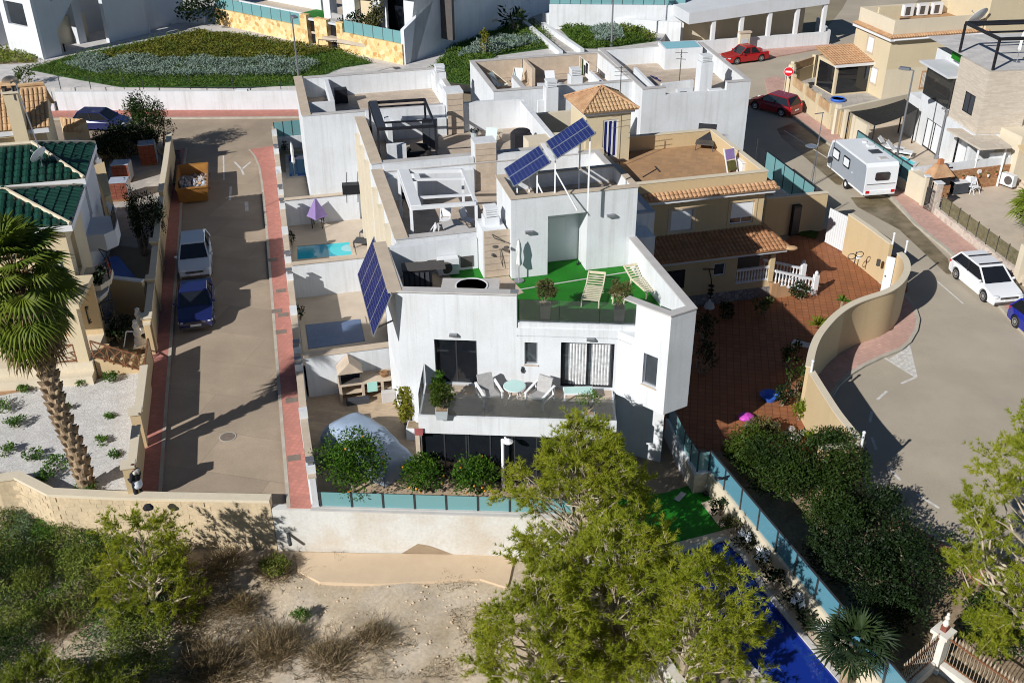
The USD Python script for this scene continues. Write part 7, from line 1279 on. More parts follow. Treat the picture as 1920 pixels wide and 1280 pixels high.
# clay roofed house behind
zb=5.0;b_l,b_r,t_r=at(*kl(-300,600),zb),at(*kl(483,525),zb),at(*kl(490,175),6.9);K=Fr(b_r[:2],math.degrees(math.atan2(*(b_r-b_l)[:2]))-90);ch=T('clay_roofed_house','tan house with golden clay tile roof and hooded chimney, left edge','house',K.P(-5,3));
dk=float(K.uv(t_r)[1]);dk=max(2.6,dk);ch.p('wall',K.box(-12,-.25,.4,2*dk-.4,0,zb-.1),'cream_wall');tiled_slope(ch,K.P(-12,0,zb),K.P(0,0,zb),K.P(-12,dk,6.9),K.P(0,dk,6.9),.27,.5,'gold_tile');tiled_slope(ch,K.P(0,2*dk,zb),K.P(-12,2*dk,zb),K.P(0,dk,6.9),K.P(-12,dk,6.9),.27,.5,'gold_tile');ch.p('ridge_tile',tube([K.P(-12,dk,6.98),K.P(0,dk,6.98)],.13,7),'gold_tile')
ch.p('gable',(np.array([K.P(-.2,0,zb-.1),K.P(-.2,2*dk,zb-.1),K.P(-.2,dk,6.85),K.P(-.3,0,zb-.1),K.P(-.3,2*dk,zb-.1),K.P(-.3,dk,6.85)]),np.array([(0,1,2),(3,5,4)])),'pale_cream');ch.p('fascia',K.box(-12,0,-.08,-.003,zb-.3,zb-.03),'clean_white')
cf=Fr(xy(*kl(210,560),4.9),-14);cb_=T('chimney','tall tan chimney with small tiled hood on the front of the clay roof','chimney',(*cf.o,3));cb_.p('shaft',cf.box(-.4,.4,-.4,.25,0,7.3),'cream_wall');cb_.p('cap',cf.box(-.48,.48,-.48,.33,7.303,7.42),'pale_cream');[cb_.p('post',cf.box(x-.08,x+.08,-.4,.25,7.42,7.8),'grille')for x in(-.3,.3)];hd=[cf.P(-.55,-.55,7.8),cf.P(.55,-.55,7.8),cf.P(.55,.4,7.8),cf.P(-.55,.4,7.8)];ap=cf.P(0,-.07,8.25);cb_.p('hood',(np.array(hd+[ap]),np.array([(0,1,4),(1,2,4),(2,3,4),(3,0,4),(0,3,2),(0,2,1)])),'gold_tile')
dish('satellite dish on a thin mast above the clay roof, far left',at(28,188,6.9),150,.45,1.1,40,'aluminium');dish('white satellite dish on the green tile roof',H.P(-2.0,.9,6.3),110,.5,.8)
solo('guy_pole','thin pale aerial pole standing over the green roof','aerial',tube([H.P(-1.9,1.2,6.2),H.P(-2.6,2.4,10.5)],.03,5),'aluminium')
q=[at(*kl(640,575),2.4),at(*kl(830,580),2.4),at(*kl(862,452),3.3),at(*kl(592,425),3.3)];po=T('garden_shed','small clay tiled shelter between the two left houses','shed',(*q[0][:2],0));tiled_slope(po,q[0],q[1],q[3],q[2],.3,.45,'gold_tile');po.p('wall',hexa([[p[0],p[1],0]for p in q]+[p-[0,0,.12]for p in q]),'cream_wall')
arc=[at(*kl(*p),2.9)for p in((640,655),(740,650),(840,660),(910,680),(955,730))];bs=T('curved_balustrade','white curved baluster railing between the two left houses','balustrade',arc[2]-[0,0,.8]);bs.p('base',prism(LineString([p[:2]for p in arc]).buffer(.2,cap_style='flat'),0,2.1),'grey_white')
for i in range(4):balustrade(bs,arc[i]-[0,0,.8],arc[i+1]-[0,0,.8],4,.75)
L=LineString(PX([(165,262),(200,250),(275,247)],1.6));t=T('garden_wall','tan garden wall along the back street beside the small tree','wall',(*L.coords[0],0));t.p('wall',prism(L.buffer(.12,cap_style='flat'),0,1.6),'tan_wall')
# pallets of bricks
def pallet(label,b,az,h):
 t=T('brick_pallet',label,'pallet',b,az);t.p('pallet',cat([bx(-.55,.55,-.5+i*.45,-.4+i*.45,0,.12)for i in range(3)]),'brown_wood',kind='stuff');n=int(h/.22)
 for j in range(n):
  for i in range(3):t.p('brick_layer',bx(-.53+i*.36,-.53+i*.36+.34,-.5,.5,.125+j*.22,.125+j*.22+.205),'brick_red')
 t.p('wrap',bx(-.55,.55,-.52,.52,.13+n*.22,.17+n*.22),'plastic_wrap');t.p('wrap',bx(.555,.565,-.52,.52,.13,.17+n*.22),'plastic_wrap');return t
pallet('wrapped pallet of red bricks nearest the sloping stair wall, front of the row',at(229,372,.03),-8,1.25);pallet('pallet of red bricks in the middle of the shaded yard',at(233,338,.03),-6,1.2);pallet('pallet of red bricks under the small tree by the street wall',at(281,306,.03),-14,1.4)
shrub('small_tree','small green tree leaning over the corner of the back street','tree',292,290,0,4.6,3.4,'hedge_leaf',3600,.18,210,clumps=26,ratio=.4);shrub('dark_hedge','dark shaded bushes behind the brick pallets','hedge',235,300,0,2.6,4.6,'ivy_leaf',4200,.15,211,clumps=30);shrub('dark_hedge','dark bushes below the small tree by the street corner','hedge',275,285,0,2.2,2.6,'ivy_leaf',2600,.14,212,clumps=22)
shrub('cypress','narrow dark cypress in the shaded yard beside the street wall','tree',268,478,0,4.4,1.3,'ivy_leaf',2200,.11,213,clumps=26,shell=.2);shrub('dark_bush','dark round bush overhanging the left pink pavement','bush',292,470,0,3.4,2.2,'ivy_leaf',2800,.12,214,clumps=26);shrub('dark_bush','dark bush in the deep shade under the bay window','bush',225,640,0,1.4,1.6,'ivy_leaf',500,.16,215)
t=T('folding_chair','pale metal chair frame standing in the dark yard by the steps','chair',at(236,655,.1));b0=at(232,652,.2);t.p('frame',cat([bar(b0,b0+[.3,0,.9],.04),bar(b0+[.5,0,0],b0+[.8,0,.9],.04),bar(b0+[.3,0,.9],b0+[.8,0,.9],.04)]),'aluminium')
g=np.random.default_rng(5)
for k,(px,py,r)in enumerate(((207,714,.5),(190,830,.35),(110,880,.75),(85,898,.6),(30,800,.6),(8,770,.7),(42,735,.4),(160,925,.6),(60,860,.5),(125,770,.3),(206,782,.25),(150,722,.35),(215,855,.3),(10,850,.5))):
 shrub('weed_clump',('bright weed clump under the porch steps','small weed right of the palm trunk on the gravel','dark green weed clump left of the palm foot','weed clump further left of the palm foot','weed patch at the left edge of the gravel','big weed patch at the far left under the porch','weed by the terracotta edging at the left','weeds around the foot of the tall palm','low dark weed in the middle of the gravel','tiny weed right beside the palm trunk','tiny weed near the tan gate','small weed along the terracotta edging','small weed beside the street wall','weed at the left edge near the block wall')[k],'weed',px,py,.02,r*.7,r*1.9,'weed_leaf',int(240*r/.4),.11,220+k,clumps=9,stems=3)
# tall fan palm
pb=at(163,915,0);ph=9.4;pt_=T('palm_tree','tall fan palm with a skirt of dead brown fronds in the gravel garden','palm',pb)
tr=[pb+[-.05*z+.05*math.sin(z*1.3),.04*math.sin(z),z]for z in np.linspace(-.1,ph,26)];pt_.p('trunk',tube(tr,[.31-.010*i/2+.03*(i%2)for i in range(26)],10),'palm_trunk')
bt=[]
for i in range(150):
 z=.3+i*.045;a=i*2.4;c=np.array([np.interp(z,np.linspace(-.1,ph,26),[p[j]for p in tr])for j in range(3)]);d=np.array([math.cos(a),math.sin(a),0]);bt.append(hexa([c+d*.2+[-.08*d[1],.08*d[0],0],c+d*.2+[.08*d[1],-.08*d[0],0],c+d*.33+[.05*d[1],-.05*d[0],.02],c+d*.33+[-.05*d[1],.05*d[0],.02],c+d*.2+[-.07*d[1],.07*d[0],.2],c+d*.2+[.07*d[1],-.07*d[0],.2],c+d*.43+[.04*d[1],-.04*d[0],.26],c+d*.43+[-.04*d[1],.04*d[0],.26]]))
pt_.p('boots',cat(bt),'palm_trunk',kind='stuff');top=tr[-1];g=np.random.default_rng(11);live,dead,pet=[],[],[]
for i in range(58):
 a=i*2.39996;e=math.radians(78-i*2.25+g.normal()*6);d=np.array([math.cos(a)*math.cos(e),math.sin(a)*math.cos(e),math.sin(e)]);L_=g.uniform(1.0,1.45);c=top+[0,0,.1-i*.012]+d*L_;c[2]-=.12*L_*max(0,1-e);pet.append(tube([top+[0,0,-i*.012],mid(top,c,.5)+[0,0,.1],c],[.03,.022,.015],4));d2=d+[0,0,-.45];live.append(fan_leaf(c,d2,g.uniform(.95,1.25),i,.45))
for i in range(95):
 a=i*2.39996+.7;z=top[2]-.35-2.7*(i/95);r=.45+.55*(1-i/95)+g.uniform(0,.25);c=np.array([top[0]+math.cos(a)*r,top[1]+math.sin(a)*r,z]);dead.append(fan_leaf(c,np.array([math.cos(a)*.35,math.sin(a)*.35,-1.0]),g.uniform(.75,1.1),100+i,.15,11))
pt_.p('petiole',cat(pet),'palm_dead',kind='stuff');
for m_ in live:pt_.p('frond',m_,'palm_leaf')
for m_ in dead:pt_.p('dead_frond',m_,'palm_dead')
# vehicles
def car(name,label,cat_,b,az,L,W,Hh,paint,kind='hatch',group=None):
 t=T(name,label,cat_,b,az);h=L/2;wb=L*.305;wr=.33;be=Hh*.60
 pr={'hatch':[(-h,.35),(-h+.03,.62),(-h+.12,be+.02),(-h*.7,be+.05),(.30*h,be+.02),(.50*h,be-.0),(h*.84,be-.17),(h-.05,.60),(h,.42),(h-.04,.22),(-h+.06,.22)],'saloon':[(-h,.38),(-h+.04,.70),(-h+.10,be+.02),(-h*.55,be+.06),(.30*h,be+.02),(.44*h,be+.0),(h*.9,be-.12),(h-.03,.66),(h,.44),(h-.04,.22),(-h+.06,.22)]}[kind]
 pg=Polygon(pr);arches=unary_union([Point(s*wb*.98,wr).buffer(wr+.05,12)for s in(-1,1)]);v,f=prism(pg.difference(arches),-W/2,W/2)
 y,z,x=v[:,0].copy(),v[:,1].copy(),v[:,2].copy();k=1-.13*np.clip((np.abs(y)/h-.62)/.38,0,1)**2-.05*np.clip((z-.62)/.3,0,1);t.p('body',(np.column_stack([x*k,y,z]),f[:,::-1]if False else f),paint,smooth=25)
 t.p('underbody',bx(-W/2*.8,W/2*.8,-h*.85,h*.85,.2,.62),'rubber')
 g={'hatch':(-h*.93,-h*.72,.10*h,.50*h),'saloon':(-h*.56,-h*.30,.14*h,.44*h)}[kind];y0,y1,y2,y3=g;wb0,wt=W/2*.93,W/2*.74;zt=Hh-.035
 t.p('windows',hexa([(-wb0,y0,be),(wb0,y0,be),(wb0*.96,y3,be-.02),(-wb0*.96,y3,be-.02),(-wt,y1,zt),(wt,y1,zt),(wt*.97,y2,zt),(-wt*.97,y2,zt)]),'car_glass')
 v,f=rbox(-wt-.015,wt+.015,y1-.03,y2+.03,zt-.02,Hh+.012,.035);t.p('roof',(v,f),paint,smooth=30)
 for s in(-1,1):
  t.p('pillar',bar((s*(wb0*.96),y3,be),(s*wt*.985,y2,zt),.07,.06),paint);t.p('pillar',bar((s*wb0,y0,be),(s*wt,y1,zt),.10,.07),paint);t.p('pillar',bar((s*(wb0+.004),(y0+y3)/2,be),(s*(wt+.012),(y1+y2)/2,zt),.07,.03),paint if kind=='saloon' else 'rubber')
  t.p('mirror',ball((s*(W/2+.06),y3-.22,be+.10),(.10,.06,.075),1),paint);hl=(s*W*.35,h-.12);t.p('headlight',ball((s*W*.37,h-.14,.62 if kind=='hatch' else .6),(.19,.13,.085),2),'lamp_clear');t.p('tail_light',ball((s*W*.39,-h+.07,.78),(.13,.07,.10 if kind=='saloon' else .17),2),'lamp_red')
  for e in(-1,1):
   w=t.p('wheel',(lambda m:(np.column_stack([s*(W/2-.11)+s*m[0][:,2],e*wb*.98+m[0][:,0]*s,wr+m[0][:,1]]),m[1]))(lathe([(.2,-.1),(wr-.03,-.1),(wr,-.06),(wr,.06),(wr-.03,.1),(.22,.1)],18)),'rubber')
   t.p('rim',(lambda m:(np.column_stack([s*(W/2-.015)+s*m[0][:,2],e*wb*.98+m[0][:,0]*s,wr+m[0][:,1]]),m[1]))(lathe([(.22,-.01),(.21,.012),(.15,.0),(.06,.012),(0,.014)],10)),'aluminium',under=w)
 t.p('plate',bx(-.26,.26,h-.004,h+.012,.38,.49),'plate_white');t.p('plate',bx(-.26,.26,-h-.012,-h+.004,.5,.61),'plate_white');t.p('grille',bx(-W*.27,W*.27,h-.03,h+.006,.52,.62),'grille');t.p('bumper',bx(-W*.42,W*.42,h-.06,h-.002,.22,.36),'grille')
 return t
car('parked_car','silver white hatchback in shade parked behind the navy car','car',(-17.6,51.05,0),166,4.1,1.75,1.5,'car_silver')
car('parked_car','dark navy saloon parked by the left pavement, front towards the street end','car',(-16.1,45.6,0),166,4.35,1.78,1.45,'car_navy','saloon')
sv=car('parked_car','white hatchback with black roof bars beside the stone walled patio','car',(24.98,47.6,0),170.5,4.35,1.8,1.48,'car_white')
for y in(-.9,.1):sv.p('roof_bar',bx(-.66,.66,y-.03,y+.03,1.53,1.57),'black_steel')
car('parked_car','bright blue car cut by the right edge of the frame','car',(25.85,42.35,0),172,4.2,1.8,1.48,'car_blue')
car('parked_car','old red saloon parked before the white carport','car',(21.3,92.4,0),-112,4.3,1.7,1.42,'car_red','saloon')
car('parked_car','dark maroon hatchback turned into the right road by the cane wall','car',(20.75,77.9,0),-42,4.1,1.75,1.48,'car_maroon')
car('parked_car','dark car half hidden behind the tan wall on the back street','car',(*xy(195,241),0),96,4.2,1.75,1.45,'car_navy')
# caravan
cv0,cv1=np.array([23.12,59.5]),np.array([22.25,64.8]);CV=Fr(mid(cv0,cv1,.5),math.degrees(math.atan2(*(cv1-cv0))));Lc=5.4;t=T('caravan','white touring caravan with grey sides parked on the right road','caravan',(*CV.o,0),CV.az);h=Lc/2
pr=Polygon([(-h,.55),(-h-.02,1.2),(-h+.05,2.3),(-h+.25,2.52),(h-.75,2.52),(h-.35,2.35),(h-.02,1.35),(h,.95),(h-.12,.5),(-h+.1,.45)]);v,f=prism(pr,-1.05,1.05);t.p('body',(np.column_stack([v[:,2],v[:,0],v[:,1]]),f),'caravan_white')
sp=Polygon([(-h+.06,.6),(-h+.08,1.2),(-h+.15,2.2),(-h+.3,2.38),(h-.8,2.38),(h-.48,2.24),(h-.16,1.35),(h-.12,.98),(h-.2,.6)])
for s in(-1,1):v,f=prism(sp,0,.015);t.p('side_panel',(np.column_stack([s*(1.052+v[:,2]),v[:,0],v[:,1]]),f),'caravan_grey')
def rrect(y0,y1,z0,z1,r=.12):return Polygon([(y0,z0),(y1,z0),(y1,z1),(y0,z1)]).buffer(-r).buffer(r,6)
for(y0,y1,nm,mm)in((1.0,2.0,'window','car_glass'),(-.45,.45,'window','car_glass')):
 v,f=prism(rrect(y0,y1,1.35,2.05),0,.03);t.p(nm,(np.column_stack([-1.07-v[:,2],v[:,0],v[:,1]]),f),mm);v,f=prism(rrect(y0+.1,y1-.1,1.45,1.95,.06),0,.008);t.p('pane',(np.column_stack([-1.102-v[:,2],v[:,0],v[:,1]]),f),'blind_white')
v,f=prism(rrect(-1.45,-.85,.62,2.25,.05),0,.012);t.p('door',(np.column_stack([-1.068-v[:,2],v[:,0],v[:,1]]),f),'caravan_grey');t.p('door_handle',bx(-1.11,-1.08,-.95,-.88,1.3,1.4),'clean_white')
v,f=prism(rrect(-.6,.35,1.45,1.98),0,.03);t.p('rear_window',(np.column_stack([v[:,0]+.12,-h-.03+.0*v[:,1]-v[:,2],v[:,1]]),f[:,::-1]),'car_glass');t.p('rear_trim',bx(-.95,.95,-h-.035,-h-.02,1.18,1.22),'grille');t.p('bumper',bx(-1.0,1.0,-h-.06,-h+.1,.5,.78),'caravan_white');t.p('plate',bx(-.26,.26,-h-.075,-h-.062,.58,.68),'plate_white')
for s in(-1,1):t.p('tail_light',bx(s*.85-.12,s*.85+.12,-h-.08,-h-.05,.62,.8),'lamp_red')
for s in(-1,1):
 w=t.p('wheel',(lambda m:(np.column_stack([s*.98+m[0][:,2]*s,m[0][:,0]*s-.3,.32+m[0][:,1]]),m[1]))(lathe([(.18,-.1),(.32,-.1),(.32,.1),(.2,.1)],16)),'rubber');t.p('rim',(lambda m:(np.column_stack([s*1.07+m[0][:,2]*s,m[0][:,0]*s-.3,.32+m[0][:,1]]),m[1]))(lathe([(.2,0),(.1,.02),(0,.02)],12)),'clean_white',under=w);t.p('wheel_trim',bx(s*1.0-.08,s*1.0+.08,-.72,.12,.58,.72),'caravan_grey')
t.p('roof_hatch',bx(.05,.75,-.95,-.35,2.525,2.58),'blind_dark');t.p('roof_hatch',bx(.1,.6,-2.0,-1.6,2.525,2.57),'grey_coping');t.p('roof_vent',bx(.4,.8,.2,.6,2.525,2.62),'clean_white');t.p('roof_vent',lathe([(.18,2.52),(.15,2.6),(0,2.62)],10,(.6,1.2,0)),'clean_white');t.p('drawbar',cat([bar((-.5,h-.1,.5),(0,h+1.0,.45),.07),bar((.5,h-.1,.5),(0,h+1.0,.45),.07)]),'dark_metal')
# skip with rubble
SK=Fr(xy(365,381),-14);t=T('skip','yellow builders skip full of rubble on the left street','skip',(*SK.o,0),SK.az);o_=[(-.85,.0),(.85,.0),(.85,3.6),(-.85,3.6)];T_=[(-.95,-.35),(.95,-.35),(.95,3.95),(-.95,3.95)]
def wall4(lo,hi,z0,z1,th):
 V=[]
 for sc_,z,pts in((0,z0,lo),(0,z1,hi)):V+=[(x,y,z)for x,y in pts]
 for z,pts in((z0+.05,lo),(z1,hi)):V+=[(x-math.copysign(th,x),y-math.copysign(th,y-1.8),z)for x,y in pts]
 return np.array(V,float)
V=wall4(o_,T_,.12,1.15,.06)
for i in range(4):j=(i+1)%4;t.p('side_wall',hexa([V[i],V[j],V[8+j],V[8+i],V[4+i],V[4+j],V[12+j],V[12+i]]),'skip_yellow')
t.p('floor',bx(-.82,.82,.03,3.57,.08,.14),'skip_yellow');[t.p('rim',bar((*T_[i],1.17),(*T_[(i+1)%4],1.17),.09),'skip_yellow')for i in range(4)];[t.p('lug',tube([(s*.95,y,.7),(s*1.08,y,.7)],.05,8),'rust_metal')for s in(-1,1)for y in(.5,3.1)]
g=np.random.default_rng(3);heap=[]
for i in range(130):
 x,y=g.uniform(-.78,.78),g.uniform(.0,3.6);z=.45+.5*max(0,1-abs(y-1.2)/2.2)+g.uniform(-.1,.1);v,f=ball((0,0,0),g.uniform(.06,.2,3),1);heap.append((v*g.uniform(.7,1.2,(len(v),1))+[x,y,z],f))
t.p('rubble',cat(heap[:90]),'rubble',kind='stuff');t.p('rubble',cat(heap[90:115]),'clay_tile',kind='stuff');t.p('rubble',cat(heap[115:]),'plastic_wrap',kind='stuff');t.p('rubble_bed',bx(-.8,.8,.03,3.57,.14,.5),'rubble')
# car under a cover in the yard
c0,c1=at(628,795,.5)[:2],at(752,878,.5)[:2];CC=Fr(mid(c0,c1,.5),math.degrees(math.atan2(*(c1-c0))));nu,nv=48,28;hl=2.15;V=np.zeros((nu+1,nv+1,3))
for i in range(nu+1):
 y=-hl+2*hl*i/nu;e=(1-min(1,abs(y/hl))**6)**.5;top=np.interp(y,[-2.15,-1.9,-1.3,-.6,.35,1.1,1.9,2.15],[.55,.95,1.3,1.42,1.38,.98,.85,.5])
 for j in range(nv+1):
  a=math.pi*j/nv;cx,sz=math.cos(a),math.sin(a);w=(.93+.05*math.sin(y*9)*(1-sz))*(.86+.14*e);V[i,j]=(w*np.sign(cx)*abs(cx)**.45*(1-.22*max(0,sz*top-.75)),y,max(.02,top*abs(sz)**.55*(e**.35)))
P3=V.reshape(-1,3);P3+=(meshkit.fbm(P3*[3.0,2.0,2.6],4,9)[:,None]-.5)*.11*np.clip(P3[:,2:]*2,0,1);I=np.arange((nu+1)*(nv+1)).reshape(nu+1,nv+1);Fq=np.stack([I[:-1,:-1],I[:-1,1:],I[1:,1:],I[1:,:-1]],-1).reshape(-1,4)
solo('covered_car','car under a wrinkled silver blue cover in the front yard','covered car',CC.M(tri((P3,Fq)),.02),'car_cover',smooth=True)
# the person by the garden wall
import manifold3d as mf
def limb(joints,edge=.035,it=6):
 def sph(p,r):return mf.Manifold.sphere(r,14).translate([float(x)for x in p])
 M_=mf.Manifold()
 for(a,ra),(b,rb)in joints:M_=M_+mf.Manifold.batch_hull([sph(a,ra),sph(b,rb)])
 M_=M_.refine_to_length(edge).to_mesh();tm=trimesh.Trimesh(M_.vert_properties[:,:3],M_.tri_verts);trimesh.smoothing.filter_taubin(tm,iterations=it);return tm
pb=at(264,938,.125);t=T('person','person in dark top with pale hood and white cloth at the waist by the wall','person',pb,-70)
S=1.0;hip,ch_,nk,hd=(0,-.02,.92),(0,-.05,1.28),(0,-.03,1.47),(0,.0,1.60)
J=[((hip,.15),(ch_,.16)),((ch_,.16),(nk,.07)),((nk,.06),(hd,.075))]
for s in(-1,1):J+=[(((s*.09,0,.9),.11),((s*.10,.04,.48),.07)),(((s*.10,.04,.48),.068),((s*.10,0,.08),.045)),(((s*.10,0,.06),.05),((s*.11,.16,.04),.038)),(((s*.17,-.04,1.38),.07),((s*.24,.0,1.10),.05)),(((s*.24,.0,1.10),.048),((s*.13,.24,1.12),.036))]
bd=limb(J);t.p('body',bd,'skin',smooth=True)
t.p('trousers',limb([(((s*.09,0,.92),.125),((s*.10,.04,.48),.09))for s in(-1,1)]+[(((s*.10,.04,.48),.088),((s*.10,0,.12),.068))for s in(-1,1)]),'black_cloth',smooth=True);t.p('top',limb([(((0,-.02,.98),.165),((0,-.05,1.30),.18)),(((0,-.05,1.3),.17),((0,-.03,1.44),.09))]+[(((s*.17,-.04,1.38),.085),((s*.245,.0,1.10),.066))for s in(-1,1)]+[(((s*.245,.0,1.10),.064),((s*.16,.18,1.12),.05))for s in(-1,1)]),'black_cloth',smooth=True)
t.p('waist_cloth',limb([(((0,-.02,1.0),.185),((0,-.02,.80),.20)),(((.12,.03,.92),.1),((.14,.06,.74),.09))]),'white_cloth',smooth=True);t.p('hood',limb([(((-.1,-.12,1.42),.075),((.1,-.12,1.42),.075)),(((0,-.14,1.40),.09),((0,-.16,1.3),.06))]),'pale_cloth',smooth=True)
v,f=ball((0,0,0),(.078,.098,.118),3);fy=v[:,1];v=v+np.column_stack([0*fy,.022*np.exp(-((v[:,0]/.016)**2+((v[:,2]+.012)/.025)**2))*(fy>0),0*fy]);t.p('head',(v+[0,.015,1.62],f),'skin',smooth=True);v,f=ball((0,-.018,1.645),(.09,.105,.112),3);keep=~((v[f].mean(1)[:,1]>.035)&(v[f].mean(1)[:,2]<1.69));t.p('hair',(v,f[keep]),'hair',smooth=True)
for s in(-1,1):t.p('eye',ball((s*.03,.105,1.632),(.012,.008,.007),1),'black_steel');t.p('ear',ball((s*.08,.01,1.62),(.014,.025,.034),1),'skin');t.p('shoe',limb([(((s*.10,-.02,.055),.055),((s*.11,.17,.045),.045))]),'rubber',smooth=True)
t.p('mouth',ball((0,.108,1.565),(.024,.006,.006),1),'sign_red')
for s in(-1,1):
 w=np.array([s*.13,.24,1.12]);js=[((w,.033),(w+[-s*.03,.07,.01],.036))]
 for k in range(4):a=w+[-s*.03+(k-1.5)*.018,.08,.01];b=a+[-s*.01,.045-.004*abs(k-1),-.004];c=b+[-s*.012,.022,-.025];js+=[((a,.0095),(b,.0088)),((b,.0088),(c,.008))]
 a=w+[-s*.055,.03,.02];js+=[((a,.012),(a+[-s*.03,.035,.015],.009))];t.p('hand',limb(js,.012,3),'skin',smooth=True)
solo('shoulder_bag','black bag on the pavement corner beside the person','bag',limb([(((0,0,0),.12),((.16,.03,0),.11)),(((.02,0,.1),.08),((.14,.02,.1),.08))]).apply_translation(at(274,952,.64)),'black_cloth',smooth=True)
# front garden, pool terrace and the vegetation in front
ff=T('glass_fence','row of aqua glass panels with dark posts on the white retaining wall','fence',(*xy(780,950),0));a,b=xy(602,949,.16),xy(1075,963,.16);ff.p('curb',prism(LineString([a,b]).buffer(.1,cap_style='flat'),.1,.2),'grey_coping');rail(ff,[a,b],.17,.68,8,'aqua_glass','dark_metal',.07)
def orange(label,px,py,h,w,seed,n):
 b=at(px,py,0);t=T('orange_tree',label,'tree',b,group=None);g=np.random.default_rng(seed);c=b+[0,0,h*.58];t.p('trunk',tube([b-[0,0,.05],b+[.03,0,h*.25],b+[0,.02,h*.5]],[.07,.06,.05],7),'bark');t.p('limbs',cat([twig(b+[0,0,h*.3],c+rv(1,g)[0]*[w*.36,w*.36,h*.3],.03,.008,.08,4,g)for _ in range(12)]),'bark',kind='stuff');t.p('crown',leafcloud(c,(w/2,w/2,h*.48),int(n*1.5),.11,30,seed,.5,.6),'orange_leaf')
 for i in range(9):d=rv(1,g)[0];t.p('orange',ball(c+d*[w*.45,w*.45,h*.38],.045,1),'orange_peel')
orange('biggest dark orange tree covering the tail of the covered car',662,925,2.6,2.9,300,4200);orange('middle orange tree behind the glass fence left of the porch',795,924,1.6,1.9,301,1900);orange('right orange tree behind the glass fence in front of the porch',893,928,1.65,2.1,302,2100)
shrub('croton','tall yellow green shrub in a white pot at the left end of the balcony','shrub',768,800,.0,2.0,1.2,'croton_leaf',900,.17,303,clumps=18);q=Fr(xy(778,818),4);t=T('white_planter','white box planter below the yellow green shrub','planter',(*q.o,0));t.p('box',q.box(-.3,.3,-.3,.3,0,.6),'clean_white');t.p('soil',q.box(-.26,.26,-.26,.26,.603,.615),'soil')
shrub('potted_plant','small leafy pot plant at the foot of the left wall','plant',744,730,0,.9,.5,'hedge_leaf',150,.13,304)
# outdoor kitchen and clutter
KN=Fr(A.P(2.25,37.98)[:2],-13.5);t=T('outdoor_kitchen','beige outdoor kitchen with gabled barbecue hood against the yard wall','outdoor kitchen',(*KN.o,0))
t.p('counter',KN.box(-.95,1.6,-.1,.6,.85,.93),'coping');[t.p('support',KN.box(x-.06,x+.06,-.1,.6,0,.847),'clad_tile')for x in(-.88,.1,.95,1.54)];t.p('back',KN.box(-.95,1.6,.6,.68,0,1.0),'clad_tile');t.p('shelf',KN.box(-.82,1.48,0,.58,.38,.42),'coping')
gb=[(-.95,1.5),(.15,1.5),(-.4,2.05)];V=[KN.P(x,y,z)for y in(-.15,.68)for x,z in gb];t.p('hood',(np.array(V),np.array([(0,1,2),(3,5,4),(0,3,4),(0,4,1),(1,4,5),(1,5,2),(2,5,3),(2,3,0)])),'clad_tile');t.p('firebox',cut(KN.box(-.9,.1,-.05,.66,.933,1.497),[KN.box(-.82,.02,-.3,.5,.95,1.42)]),'grille')
for k,(x,d,w,h,m_,nm,lb)in enumerate(((.5,-.15,.45,.5,'teal_cloth','tea_towel','teal towel hanging from the outdoor kitchen counter'),(1.15,-.3,.6,.55,'grey_coping','storage_box','pale storage box under the outdoor kitchen'),(-.2,-.15,1.0,.3,'blind_dark','crate','dark crate row under the outdoor kitchen'))):
 solo(nm,lb,nm.replace('_',' '),KN.M(rbox(x-w/2,x+w/2,d-(.02 if k==0 else .25),d,.0 if k else .45,h if k else .95,.01)),m_)
t=T('yellow_pot','tall yellow pot with a plant at the right end of the outdoor kitchen','flowerpot',KN.P(1.9,-.2));t.p('pot',lathe([(.13,0),(.18,.6),(.14,.6),(.1,.4)],12,KN.P(1.9,-.2)),'yellow_plastic');t.p('foliage',leafcloud(KN.P(1.9,-.2,.85),(.25,.25,.25),90,.13,6,310),'hedge_leaf');solo('loaf_basket','brown basket on the outdoor kitchen counter','basket',lathe([(.15,.93),(.22,1.1),(.15,1.15),(.05,1.12)],10,KN.P(1.1,.25)),'brown_wood')
t=T('waste_bin','round steel pedal bin by the yard wall','bin',at(601,736,0));b0=at(601,738,0);t.p('body',lathe([(.16,0),(.17,.75)],14,b0),'steel_can');t.p('lid',lathe([(.18,.75),(.17,.82),(0,.86)],14,b0),'black_steel')
for k,(px,py,r)in enumerate(((615,735,.16),(628,728,.18))):b0=at(px,py,0);solo('garden_pot',('small grey pot right of the steel bin','dark round pot beside the outdoor kitchen')[k],'pot',lathe([(r*.7,0),(r,.22),(r*.8,.24),(r*.6,.1)],12,b0),'grey_pot' if k==0 else 'grille')
# glass fence down the right side
GP=[xy(1253,783,1.0),xy(1282,844,1.0),xy(1307,882,1.0),xy(1329,880,1.0)];far_=xy(1477.5,1060,1.0);dd=(far_-GP[3])/np.linalg.norm(far_-GP[3]);end=GP[3]+dd*13.2
t=T('glass_fence','aqua glass screen on the white wall beside the main house','fence',(*GP[1],0));t.p('wall',prism(LineString(GP).buffer(.1,cap_style='flat',join_style='mitre'),0,.98),'white_wall');t.p('stone_facing',prism(LineString([GP[1]+(GP[2]-GP[1])*.3,GP[2],GP[3]]).buffer(.14,cap_style='flat',join_style='mitre'),0,.9),'ledge_stone');rail(t,GP,1.0,.85,[2,2,1],'aqua_glass','dark_metal',.06)
t=T('glass_fence','long blue glass fence running along the pool terrace to the lower right','fence',(*mid(GP[3],end,.5),0));t.p('wall',prism(LineString([GP[3]+dd*.1,end]).buffer(.09,cap_style='flat'),0,.95),'pale_cream');rail(t,[GP[3],end],.97,.9,11,'blue_glass','dark_metal',.08,cap=.05)
